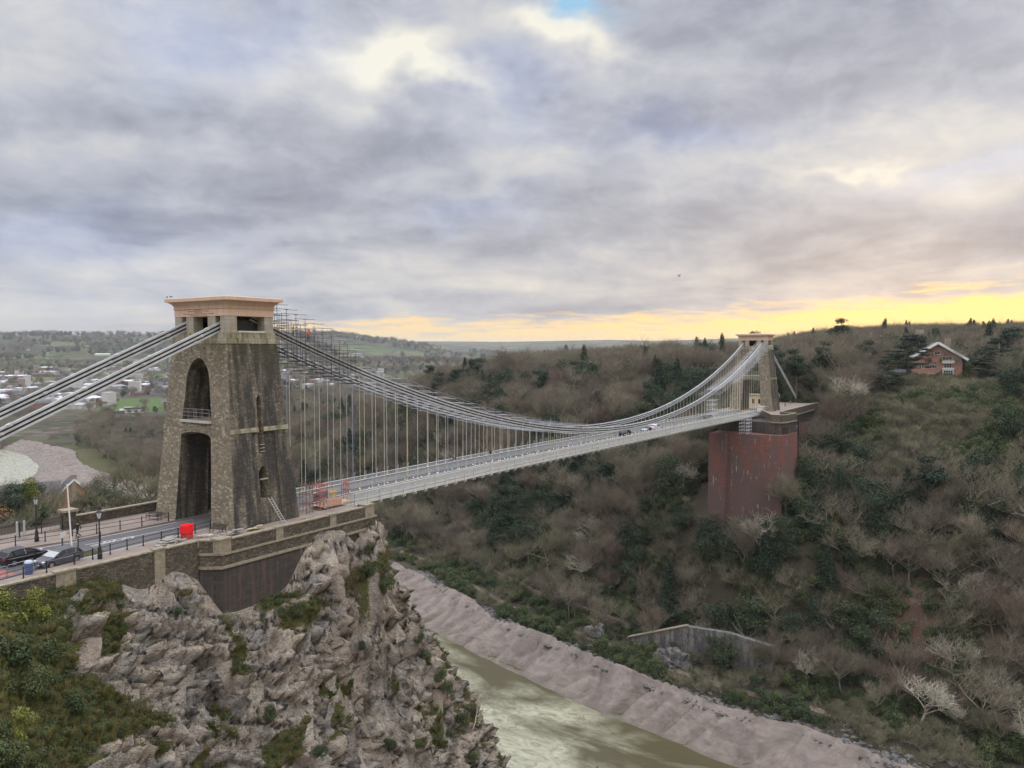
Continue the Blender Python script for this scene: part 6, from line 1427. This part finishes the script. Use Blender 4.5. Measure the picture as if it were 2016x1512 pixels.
for x, z, w, h, nx, ny in ((3.2, 8.6, 3.0, 1.2, 3, 1), (3.4, 5.9, 2.4, 1.6, 3, 2), (-1.6, 5.6, 1.6, 1.4, 2, 2), (-5, 5.6, 1.6, 1.4, 2, 2), (-1.8, 2.4, 1.4, 1.2, 2, 2), (-5.4, 1.6, 2.2, 2.6, 3, 2), (.0, 10.6, 1.8, 1.2, 2, 1)): window(H1, x, -6.03, z, w, h, nx, ny)
MB().box((3.4, -6.5, 7.3), (3.8, 1.0, 1.0)).build('balcony', M_WREND, H1); bay = MB().box((3.4, -6.6, .3), (3.6, 1.3, 1.2)).build('bay_base', M_WREND, H1)
MB().box((3.4, -6.5, 2.9), (3.4, 1.1, 3.6)).build('bay_wall', M_WREND, H1); window(H1, 3.4, -7.08, 2.9, 3.0, 2.6, 4, 3); MB().box((3.4, -6.55, 4.85), (3.9, 1.4, .3)).build('bay_roof', M_WREND, H1)
MB().box((10.2, -2, 1.7), (5.6, 6, 3.4)).build('garage_wall', mat('red_timber_boarding', col=(.25, .085, .055), var=.2), H1); MB().box((10.6, -2, 3.6), (7.2, 7.4, .3)).build('garage_roof', M_ROOFR, H1); window(H1, 9.9, -5.05, 1.7, 1.8, 1.9, 2, 1)
MB().box((-12, -2, 1.6), (8.5, 5, 3.2)).build('conservatory_wall', M_WREND, H1); MB().box((-12, -2, 4.1), (9.3, 6.2, 1.8), tz=.35).build('conservatory_roof', M_ROOFS, H1)
for x in (-15, -12, -9): window(H1, x, -4.55, 1.7, 2.3, 1.7, 3, 1)
H2 = empty('villa', (415, -70, 6.5), face, 'white rendered villa partly hidden by pines at the right edge', 'house')
gable_house(H2, 14, 12, 7, 3.5, M_WREND, M_ROOFS, .6); MB().box((9.5, 1, 3), (6, 9, 6)).build('side_wing', M_WREND, H2)
for x in (-4.5, 0, 4.5):
    for z in (1.8, 5.0): window(H2, x, -6.03, z, 1.7, 1.6)
H3 = empty('villa', (322, -19, 8), face, 'white villa glimpsed behind the dark cedars left of the brick house', 'house')
gable_house(H3, 11, 10, 6, 2.5, M_WREND, M_ROOFS, .5)
for x in (-3, 0, 3): window(H3, x, -5.03, 4, 1.3, 1.5)
for k_, (x, y, z, w, lb) in enumerate(((437, -6, 17, 12, 'pale stone villa with chimneys above the trees, left of two'), (448, -22, 18, 11, 'pale stone villa with a square tower above the trees, right of two'))):
    r = empty('stone_villa', (x, y, z), face, lb, 'house', 'stone villas above the trees'); rf = gable_house(r, w, 10, 7, 3.5, M_PILLAR, M_ROOFS, .3)
    for s_ in (-.42, .42): MB().box((s_*w, 0, 10), (1.2, 1.2, 5)).build('chimney', M_PILLAR, rf)
    if k_: MB().box((w*.3, -3, 7), (4, 4, 12)).build('square_tower', M_PILLAR, r)
    for x_ in (-3, 0, 3): window(r, x_, -5.03, 4.6, 1.1, 1.6)
# gabled brick house below the road on the left
H4 = empty('brick_house', (46.0, 125.5, -20.8), math.atan2(-80-127, -59-44.5)+math.pi/2+R(6), 'gabled orange brick house with a slate roof behind the trees left of the nearest tower', 'house')
H4.scale = (.8, .8, .85); rf = gable_house(H4, 7.6, 9, 5.4, 3.6, M_BRICKB, M_ROOFS, .35); mb = MB()
for s_ in (-1, 1): mb.bar((0, -4.95, 9.25), (s_*4.25, -4.95, 5.25), .16, .5)
mb.build('bargeboard', M_WREND, rf); MB().box((0, -4.6, 5.2), (1.6, .4, 7.2)).build('chimney_breast', M_COPING, H4); MB().box((0, -4.2, 9.9), (1.5, 1.0, 1.6)).build('chimney', M_COPING, H4)
mb = MB(); mb.prism([(-6.5, 4.6), (6.5, 4.6), (0, 8.7)], 'x', -24, -3.2); w2 = mb.build('side_roof', M_ROOFS, H4); MB().box((-13.5, 0, 1.8), (20.5, 12.4, 5.6)).build('side_wing', M_BRICKB, H4)
dm = MB().prism([(-1.2, 4.6), (1.2, 4.6), (1.2, 6.1), (0, 7.4), (-1.2, 6.1)], 'y', -6.6, -2); [None for _ in [0]]; dm.off = None
dmo = dm.build('dormer', M_COPING, H4); dmo.location = (-10.5, 0, 0); mb = MB()
for s_ in (-1, 1): mb.bar((0, -6.75, 7.6), (s_*1.6, -6.75, 5.9), .12, .25)
o = mb.build('dormer_bargeboard', M_WREND, dmo); MB().box((0, -6.63, 5.7), (1.0, .06, 1.2)).build('pane', M_WIN, dmo)
# the town on the flood plain
def shed_mesh(kind):
    mb = MB(); win = []
    if kind == 'warehouse': mb.box((0, 0, 3.6), (58, 26, 7.2)); mt = [M_TOWNW, M_ROOFP, M_WIN]; n0 = len(mb.f); mb.prism([(-13.4, 7.2), (13.4, 7.2), (0, 9.8)], 'x', -29.4, 29.4); n1 = len(mb.f)
    elif kind == 'terrace': mb.box((0, 0, 3.2), (46, 9, 6.4)); mt = [M_TOWNB, M_ROOFS, M_WIN]; n0 = len(mb.f); mb.prism([(-5, 6.3), (5, 6.3), (0, 9.6)], 'x', -23.4, 23.4); n1 = len(mb.f)
    elif kind == 'house': mb.box((0, 0, 2.8), (11, 9, 5.6)); mt = [M_TOWNW, M_ROOFR, M_WIN]; n0 = len(mb.f); mb.prism([(-5, 5.5), (5, 5.5), (0, 8.6)], 'x', -5.9, 5.9); n1 = len(mb.f)
    else: mb.box((0, 0, 11), (24, 13, 22)); mt = [M_TOWNF, M_ROOFP, M_WIN]; n0 = len(mb.f); mb.box((0, 0, 22.4), (25, 14, .8)); n1 = len(mb.f)
    me = bpy.data.meshes.new(kind); L_ = {'warehouse': 58, 'terrace': 46, 'house': 11}.get(kind, 24); D_ = {'warehouse': 26, 'terrace': 9, 'house': 9}.get(kind, 13); H_ = {'warehouse': 7, 'terrace': 6.4, 'house': 5.6}.get(kind, 22)
    nz2_ = max(1, int(H_//3)); nx2 = max(2, int(L_//3.6))
    for k in range(nx2):
        for j in range(nz2_):
            if kind == 'warehouse' and k % 3: continue
            x = -L_/2+(k+.5)*L_/nx2
            for s_ in (-1, 1): mb.box((x, s_*(D_/2+.02), 1.6+j*2.9), (1.3, .1, 1.3))
    me.from_pydata(mb.v, [], mb.f)
    for m in mt: me.materials.append(m)
    for i, p in enumerate(me.polygons): p.material_index = 0 if i < n0 else (1 if i < n1 else 2)
    return me
def b_rand(stops):
    def f(t, b): t.put(b.inputs['Base Color'], t.ramp(t.rand(), stops, 'CONSTANT'))
    return f
M_TOWNW = mat('town_render', b_rand([(0, (.55, .54, .52)), (.3, (.62, .60, .55)), (.55, (.30, .20, .16)), (.75, (.48, .46, .43)), (.9, (.36, .34, .32))])); M_TOWNB = mat('town_brick', b_rand([(0, (.26, .14, .10)), (.4, (.38, .33, .28)), (.7, (.50, .47, .43))]))
M_TOWNF = mat('town_flats', b_rand([(0, (.55, .53, .50)), (.4, (.42, .40, .38)), (.7, (.30, .22, .18))])); M_ROOFP = mat('pale_metal_roof', b_rand([(0, (.52, .54, .56)), (.4, (.66, .67, .68)), (.7, (.36, .38, .40)), (.85, (.25, .27, .30))]), rough=.4)
TM = {k: shed_mesh(k) for k in ('warehouse', 'terrace', 'house', 'flats')}
rt_ = random.Random(44); nb = 0; placed = []
def town(kd, x, y, z, rz, label, grp):
    o = bpy.data.objects.new({'flats': 'block_of_flats', 'terrace': 'terraced_houses', 'house': 'town_house', 'warehouse': 'warehouse'}[kd], TM[kd]); COL.objects.link(o); o.location = (x, y, z); o.rotation_euler = (0, 0, rz); s_ = rt_.uniform(.8, 1.15); o.scale = (s_, s_, rt_.uniform(.85, 1.2)); return tag(o, label, {'flats': 'flats', 'terrace': 'houses', 'house': 'house', 'warehouse': 'warehouse'}[kd], grp)
LT = {'warehouse': 'long pale roofed warehouse', 'terrace': 'row of terraced houses', 'house': 'small pitched roof house', 'flats': 'block of flats'}
LV = lambda v: 'in the nearest part of town' if v > 790 else ('in the middle of town' if v > 762 else 'at the far edge of town')
LU = lambda u: 'at the left edge' if u < 90 else ('under the land chains' if u < 210 else ('left of the nearest tower' if u < 420 else 'seen through the rods'))
for i in range(900):
    if nb >= 285: break
    u = rt_.choice([rt_.uniform(-40, 345), rt_.uniform(-40, 345), rt_.uniform(-40, 345), rt_.uniform(560, 760)]); D = rt_.uniform(1180, 2450)
    if u > 500: D = rt_.uniform(1500, 2450)
    p = atd(u, 700, D); z = gz(p.x, p.y); uu, vv, dd_ = pj((p.x, p.y, z))
    if 215 < uu < 345 and 780 < vv < 835: continue
    if any((p.x-a)**2+(p.y-b_)**2 < (42 if D > 1600 else 30)**2 for a, b_ in placed): continue
    placed.append((p.x, p.y)); kd = rt_.choices(['terrace', 'house', 'warehouse', 'flats'], [.42, .30, .22, .06])[0]
    if D < 1150: kd = rt_.choice(['terrace', 'house', 'flats', 'terrace'])
    town(kd, p.x, p.y, z-.3, rt_.choice([R(20), R(25), R(110), R(-50), R(60)])+rt_.uniform(-.1, .1), LT[kd]+' '+LV(vv)+' '+LU(uu), 'buildings of the distant town'); nb += 1
for i in range(70):
    u = rt_.uniform(-40, 720); D = rt_.uniform(3200, 4600); p = atd(u, 700, D); z = gz(p.x, p.y); town(rt_.choice(['house', 'terrace', 'terrace', 'warehouse']), p.x, p.y, z, rt_.uniform(0, 3), 'tiny pale building on the hazy hills '+('left of' if u < 330 else 'right of')+' the nearest tower', 'buildings on the far hills')
pv = empty('sports_pavilion', (onz(262, 812, -70).x, onz(262, 812, -70).y, -70), R(-32), 'white sports pavilion with a dark roofed stand beside the green playing field', 'pavilion')
MB().box((0, 0, 2.6), (34, 11, 5.2)).build('wall', M_WREND, pv); MB().box((2, -1, 7.4), (27, 13, 1.0)).build('stand_roof', M_ROOFP, pv); MB().box((2, -2, 6.0), (26, 8, 1.8)).build('stand_void', M_WIN, pv); MB().box((-18, -9, 1.6), (14, 7, 3.2)).build('annexe', M_ROOFS, pv)
for x in (-12, -4, 4, 12): MB().box((x, -5.55, 2.2), (4, .12, 2.2)).build('window', M_WIN, pv)

# massed hedges and town trees
X3, Y3, R3 = scatter(16000, 21, 1000, 3400, -120, 1150); k = thin(X3, Y3, np.where(R3 < 1700, 24., 34.)); X3, Y3, R3 = X3[k], Y3[k], R3[k]; Z3 = ground(X3, Y3); dv = np.stack([X3-CAM.x, Y3-CAM.y, Z3-CAM.z], 1); zc = dv@np.array(Fv); U3 = 1008+FPX*(dv@np.array(Rv))/zc
keep = (Z3 < -20) & (np.hypot(X3-pcn.x, Y3-pcn.y) > 180) & ((vnoise(X3/120, Y3/120, seed=6) > -.15) | (Z3 > -66)); keep &= ~((U3 < 330) & (R3 < 2500) & (rs.random(len(X3)) < .45)) if len(X3) == len(rs.random(len(X3))) else keep
massed('town_trees', np.stack([X3, Y3, Z3], 1)[keep], [merged('bare', 0), merged('bare', 1), merged('ever', 0), merged('lichen', 0)], 'distant trees and hedges among the houses of the town', 'trees', 1.0, 1.9)
X4, Y4, R4 = scatter(9000, 22, 3300, 6000, -120, 1250); Z4 = ground(X4, Y4); keep = vnoise(X4/260, Y4/260, seed=16)+.6*vnoise(X4/90, Y4/90, seed=17) > .35
massed('far_hill_woods', np.stack([X4, Y4, Z4], 1)[keep], [merged('bare', 2), merged('ever', 1)], 'dark copses and hedgerow trees on the hazy far hills', 'woods', 1.6, 3.2)

# ------------------------------------------------------------------ named trees and shrubs
G1 = 'evergreens round the brick house'
tree('cedar', 281, -39.5, gz(281, -39.5)-.5, 1.3, '', None, label='wide dark cedar with layered boughs in front of the pink brick house')
tree('cedar', 263, -34.5, gz(263, -34.5)-.3, .95, '', None, label='smaller dark cedar on a leaning trunk left of the brick house')
tree('cedar', 291, -69, gz(291, -69), 1.15, '', None, label='tall dark cedar with a clear trunk at the right edge')
for k, (x, y, kd, sc, lb) in enumerate(((330, -38, 'pine', 1.25, 'pine rising behind the roof of the brick house'), (345, -60, 'conifer', 1.2, 'slim dark conifer right of the brick house'), (338, -72, 'pine', 1.3, 'tall pine between the brick house and the white villa'), (300, -18, 'pine', 1.1, 'pine left of the white villa behind the cedars'),
     (252, 4.5, 'pine', 1.35, 'tall pine right behind the far tower'), (262, -2, 'pine', 1.3, 'broad pine behind the back chain of the far tower'), (268, 10, 'pine', 1.5, 'highest pine behind the far tower'), (276, -9, 'pine', 1.25, 'pine at the right end of the group behind the far tower'), (372, -35, 'cedar', 1.0, 'dark cedar standing on the skyline above the brick house'), (300, -75, 'pine', 1.0, 'short pine at the right edge below the white villa'),
     (205, 52, 'pine', 1.1, 'tall pine on the slope just left of the far chains'), (212, 60, 'conifer', 1.2, 'dark conifer beside the tall pine left of the far chains'), (318, 248, 'ever', 1.6, 'big dark evergreen above the chains right of the nearest tower'), (330, 240, 'pine', 1.3, 'dark pine next to the big evergreen above the chains'))):
    tree(kd, x, y, gz(x, y)-.3, sc, '', None, label=lb)
tree('limeshrub', 268, -49, gz(268, -49), 1.5, '', None, label='bright yellow-green bush on the slope below the brick house')
p = onz(1640, 905, -24); tree('limeshrub', p.x, p.y, gz(p.x, p.y)+1, 1.7, '', None, label='yellow-green bush on the slope right of the red brick abutment')
iv = tree('shrub', 181.5, 1.0, -31, 1.0, '', None, label='dark green ivy column climbing the foot of the red brick abutment', name='ivy', szz=5.0)
for u, D, kd, sc, lb in ((1420, 236, 'lichen', 1.25, 'large olive bare tree in front of the left foot of the red abutment'), (1462, 232, 'bare', 1.2, 'bare tree in front of the middle foot of the red abutment'), (1510, 230, 'pale', 1.15, 'pale bare tree in front of the red abutment near its right corner'), (1556, 236, 'lichen', 1.35, 'tall olive bare tree against the right side of the red abutment'), (1395, 242, 'ever', 1.0, 'dark evergreen at the left foot of the red abutment'),
    (1592, 246, 'ever', 1.3, 'dark evergreen hiding the right end of the abutment parapet'), (1606, 262, 'bare', 1.5, 'bare tree right of the terrace behind the far tower'), (1625, 250, 'ivied', 1.3, 'ivied tree right of the abutment parapet'), (935, 405, 'pine', 1.3, 'dark pine above the chains left of mid span'), (960, 410, 'ever', 1.25, 'dark evergreen beside the pine left of mid span'), (1140, 395, 'pine', 1.2, 'dark pine on the plateau above mid span'), (1165, 400, 'ever', 1.3, 'dark evergreen on the plateau above mid span'),
    (1090, 430, 'ever', 1.3, 'dark evergreen on the skyline left of the far tower'), (1270, 400, 'conifer', 1.3, 'pointed conifer on the skyline between mid span and the far tower'), (1330, 330, 'ever', 1.2, 'dark evergreen behind the far chains'), (1660, 470, 'pine', 1.5, 'pine on the skyline right of the far tower'), (1690, 460, 'ever', 1.6, 'dark round tree on the skyline left of the villas'), (1705, 330, 'pine', 1.15, 'pine at the left end of the cedar group'), (1650, 300, 'lichen', 1.4, 'big olive bare tree left of the cedars'), (1690, 285, 'pale', 1.3, 'big pale bare tree below the cedars'),
    (1930, 300, 'ever', 1.0, 'dark evergreen right of the brick house garden'), (1985, 330, 'pine', 1.3, 'leaning pine near the right edge in front of the villa')):
    p = atd(u, 700, D); tree(kd, p.x, p.y, gz(p.x, p.y)-.3, sc, '', None, label=lb)
for u, v, z, kd, sc, lb in ((1300, 1290, -67, 'thicket', 1.8, 'bare scrub in front of the left part of the retaining wall'), (1375, 1315, -67, 'shrub', 1.5, 'green bush hanging over the middle of the retaining wall'), (1440, 1330, -67, 'thicket', 2.2, 'brown scrub in front of the right part of the retaining wall'), (1490, 1345, -67, 'ever', .55, 'dark evergreen covering the right end of the retaining wall'), (1640, 1440, -68, 'ever', .75, 'very dark round bush at the top of the mud bank on the right')):
    p = onz(u, v, z); tree(kd, p.x, p.y, gz(p.x, p.y)-.2, sc, '', None, label=lb)
# left side below the road
def ug(u, D): p = atd(u, 700, D); return p.x, p.y
for u, D, kd, sc, lb in ((45, 112, 'ever', .62, 'dark evergreen with a yellow-green top at the left edge beyond the railings'), (8, 104, 'ever', .6, 'dark evergreen bush at the very left edge behind the railings'), (112, 112, 'lichen', .42, 'olive bare tree behind the railings in front of the gabled house'), (182, 116, 'lichen', .45, 'bare tree right of the gabled house'),
                         (178, 104, 'ivied', .42, 'ivy-covered thin tree behind the gate pier'), (215, 118, 'ever', .52, 'round dark evergreen just left of the nearest tower'), (12, 150, 'bare', .6, 'bare brown tree at the left edge against the river'), (88, 150, 'bare', .55, 'slim bare tree standing in front of the slate roof'), (262, 112, 'thicket', 1.6, 'bare olive thicket beside the foot of the nearest tower'), (235, 103, 'thicket', 1.3, 'low bare thicket behind the buff wall'),
                         (75, 108, 'ivied', .45, 'ivied tree at the left behind the far lamp post'), (205, 100, 'thicket', 1.2, 'bare thicket against the end of the buff wall'), (240, 135, 'lichen', .6, 'bare twiggy tree between the tower and the orange gable'), (100, 102, 'thicket', 1.3, 'brown thicket behind the middle of the iron railings'), (290, 125, 'bare', .55, 'slim bare tree by the foot of the tower against the mud'), (130, 165, 'thicket', 1.5, 'bare scrub below the orange brick gable'),
                         (275, 150, 'bare', .6, 'small bare tree against the pale mud left of the tower'), (150, 104, 'thicket', 1.4, 'tangled brown thicket left of the gate pier'), (60, 100, 'shrub', 1.2, 'green shrub behind the far lamp post')):
    x, y = ug(u, D); tree(kd, x, y, gz(x, y)-.2, sc, '', None, label=lb)
for k, (u, D, kd, sc, lb) in enumerate(((60, 96, 'thicket', 1.1, 'olive scrub at the foot of the railings left of the white pole'), (140, 97, 'shrub', 1.1, 'green bush behind the railings right of the white pole'), (185, 110, 'ever', .36, 'small evergreen behind the gate pier'), (225, 128, 'lichen', .55, 'twiggy olive tree above the buff wall'), (255, 104, 'thicket', 1.5, 'tall brown scrub above the middle of the buff wall'),
    (280, 106, 'thicket', 1.6, 'tall brown scrub above the right end of the buff wall'), (300, 116, 'thicket', 2.0, 'brown scrub touching the left side of the nearest tower'), (95, 130, 'ivied', .35, 'ivied tree in front of the slate side roof'), (195, 140, 'ever', .5, 'dark evergreen right of the orange gable'), (165, 135, 'thicket', 1.3, 'scrub right below the orange gable wall'))):
    x, y = ug(u, D); tree(kd, x, y, gz(x, y)-.2, sc, '', None, label=lb)
x, y = ug(45, 110); tree('limeshrub', x, y, gz(x, y)+2.9, 1.25, '', None, label='yellow-green climber crowning the dark evergreen at the left edge', name='climber')
# shrubs on the cliff face
def cl_at(u, v):
    """nearest cliff vertex under a photo point: used once, to choose where plants root"""
    q = CLPJ[(np.abs(CLPJ[:, 0]-u) < 12) & (np.abs(CLPJ[:, 1]-v) < 12)]
    return None if not len(q) else CLF[int(q[np.argmin(q[:, 2]), 3])]
CLF = CLP.reshape(-1, 3); dv = CLF-np.array(CAM); zc = dv@np.array(Fv); CLPJ = np.stack([1008+FPX*(dv@np.array(Rv))/zc, 756-FPX*(dv@np.array(Uv))/zc, zc, np.arange(len(CLF))], 1)
for u, v, sc, kd, lb in ((35, 1215, 1.25, 'limeshrub', 'yellow-green bush at the left edge just below the road wall'), (85, 1200, .95, 'limeshrub', 'second yellow-green bush right of the first below the road wall'), (30, 1290, 1.15, 'shrub', 'dark green bush at the left edge under the yellow-green ones'), (95, 1290, .9, 'shrub', 'dark green bush beside the left end of the bare rock'),
        (60, 1370, .8, 'shrub', 'low bush in the grassy gully at the left'), (150, 1400, .8, 'shrub', 'bush where the gully meets the grey rock'), (30, 1440, .7, 'limeshrub', 'small yellow gorse patch in the lower left corner'), (20, 1500, .9, 'shrub', 'dark bush at the bottom left corner'), (400, 1215, .55, 'thicket', 'grey leafless scrub at the foot of the dark abutment corner'),
        (450, 1225, .6, 'thicket', 'grey scrub right of the abutment foot on the ledge'), (590, 1195, .6, 'shrub', 'green bush on the ledge below the abutment wall'), (545, 1200, .5, 'shrub', 'small bush left of the one on the ledge'), (735, 1120, .8, 'shrub', 'green shrub near the right tip of the cliff top'), (765, 1150, .8, 'shrub', 'ivy-green shrub hanging over the cliff edge'), (740, 1075, .55, 'shrub', 'small green shrub just under the end pier'),
        (850, 1290, .7, 'shrub', 'dark green shrub on the cliff edge against the mud bank'), (865, 1330, .75, 'shrub', 'green shrub on the cliff edge above the river'), (890, 1370, .7, 'shrub', 'green shrub low on the cliff edge by the water'), (920, 1420, .7, 'shrub', 'shrub on the cliff edge beside the dead branches'), (880, 1440, .6, 'shrub', 'shrub inland of the cliff edge near the bottom'), (820, 1250, .55, 'shrub', 'small shrub on the cliff edge above the pale mud'),
        (520, 1410, .6, 'shrub', 'green tuft in the cleft at the bottom centre of the cliff'), (640, 1480, .55, 'shrub', 'bush at the bottom edge below the clefts'), (505, 1330, .45, 'thicket', 'dry scrub in the long dark cleft'), (715, 1275, .4, 'shrub', 'small shrub between the upper right blocks'), (270, 1400, .6, 'thicket', 'dry scrub under the grey overhang'), (345, 1200, .35, 'shrub', 'tiny shrub on the pale rock left of the abutment'), (770, 1460, .6, 'shrub', 'green shrub on the lower right rock face'), (940, 1490, .6, 'shrub', 'shrub on the cliff edge at the bottom of the frame')):
    p = cl_at(u, v)
    if p is not None: tree(kd, float(p[0]), float(p[1]), float(p[2])-.35*sc, sc, '', None, label=lb, name='shrub')
p = cl_at(945, 1420)
if p is not None:
    b_, t_ = bare_mesh(1234, 4.2, 1.0, (4, 4, 3), 3, thick=1.1); V_, F_ = join_vf(b_, t_); o = mesh_np('dead_branches', V_, F_, M_TWIGP); o.location = (float(p[0]), float(p[1]), float(p[2])-.2); o.rotation_euler = (0, R(25), 0); tag(o, 'grey dead branches sticking out over the river from the cliff edge', 'dead branches')
# dry grass and weeds rooted in the ledges
rs = np.random.RandomState(8); cand = np.where(CLV.ravel() > .45)[0]; pick = cand[rs.permutation(len(cand))[:9000]]
def tuft(seed, n, h, m):
    r = np.random.RandomState(seed); seg = []
    for i in range(n):
        a = r.uniform(0, 6.28); q = r.uniform(0, .22); l = h*r.uniform(.5, 1.1); seg.append(((q*math.cos(a), q*math.sin(a), -.05), (q*math.cos(a)+l*.5*math.cos(a+.4), q*math.sin(a)+l*.5*math.sin(a+.4), l*.8), .016, .006))
    return make_mesh('tuft', *tri_tubes(seg, 3), m)
M_DRY = mat('dry_grass', b_leaf((.20, .165, .075), (.17, .155, .06), (.12, .125, .045)), spec=.1); M_GRN = mat('green_grass', b_leaf((.065, .085, .022), (.085, .10, .03), (.12, .12, .04)), spec=.1)
massed('cliff_grass', CLF[pick], [tuft(1, 60, .5, M_DRY), tuft(2, 60, .4, M_GRN), tuft(3, 70, .55, M_DRY), make_mesh('weed', *crown([(0, 0, .1, .42, .25)], 170, .06, 5), M_IVY), make_mesh('weed', *crown([(0, 0, .1, .35, .2)], 150, .06, 6), M_IVY)], 'dry grass and low weeds growing over the cliff ledges', 'grass', .6, 1.3)
# leaf tips of a plant at the photographer's feet
for k, (u, v, D, lb) in enumerate(((1170, 1530, 5.5, 'dark leafy shoot tip poking up at the bottom edge over the river'), (1733, 1524, 5.5, 'small leafy shoot tip at the bottom edge over the mud'))):
    p = atd(u, v, D); r = empty('leafy_shoot', p, .5*k, lb, 'shoot'); b_ = MB().tube((0, 0, -.9), (.01, 0, .03), .006, .004, 5).build('stem', M_BARK, r)
    for j in range(6):
        a = j*1.9+k; t_ = Vector((math.cos(a), math.sin(a), .5 if k == 0 else .15)).normalized()*.07; s_ = Vector((-math.sin(a), math.cos(a), 0))*.02; o0 = Vector((0, 0, .02-.03*j)); n_2 = Vector((0, 0, .004))
        MB().add([o0, o0+t_*.5+s_, o0+t_, o0+t_*.5-s_, o0+n_2, o0+t_*.5+s_+n_2, o0+t_+n_2, o0+t_*.5-s_+n_2], [(3, 2, 1, 0), (4, 5, 6, 7), (0, 1, 5, 4), (1, 2, 6, 5), (2, 3, 7, 6), (3, 0, 4, 7)]).build('leaf', M_EVER, r)
# small tree growing behind the far tower's cap shows above it
p = atd(1484, 686, 455); zt = gz(p.x, p.y); sc_ = (20.2+41*455/1547-zt)/10.6; tree('ever', p.x, p.y, zt-.3, 1.45, '', None, label='dark tree on the skyline whose crown shows above the cap of the far tower', szz=sc_)

# ------------------------------------------------------------------ air
hz_o = MB().box((5000, 2800, 50), (11600, 16200, 268)).build('haze', mat('placeholder')); tag(hz_o, kind='stuff')
mh = bpy.data.materials.new('valley_haze'); mh.use_nodes = True; nt = mh.node_tree; nt.nodes.remove(nt.nodes['Principled BSDF']); pvn = nt.nodes.new('ShaderNodeVolumePrincipled')
pvn.inputs['Color'].default_value = (.86, .91, 1.0, 1); pvn.inputs['Density'].default_value = 4.8e-5; pvn.inputs['Anisotropy'].default_value = .0
nt.links.new(pvn.outputs[0], nt.nodes['Material Output'].inputs['Volume']); hz_o.data.materials.clear(); hz_o.data.materials.append(mh)
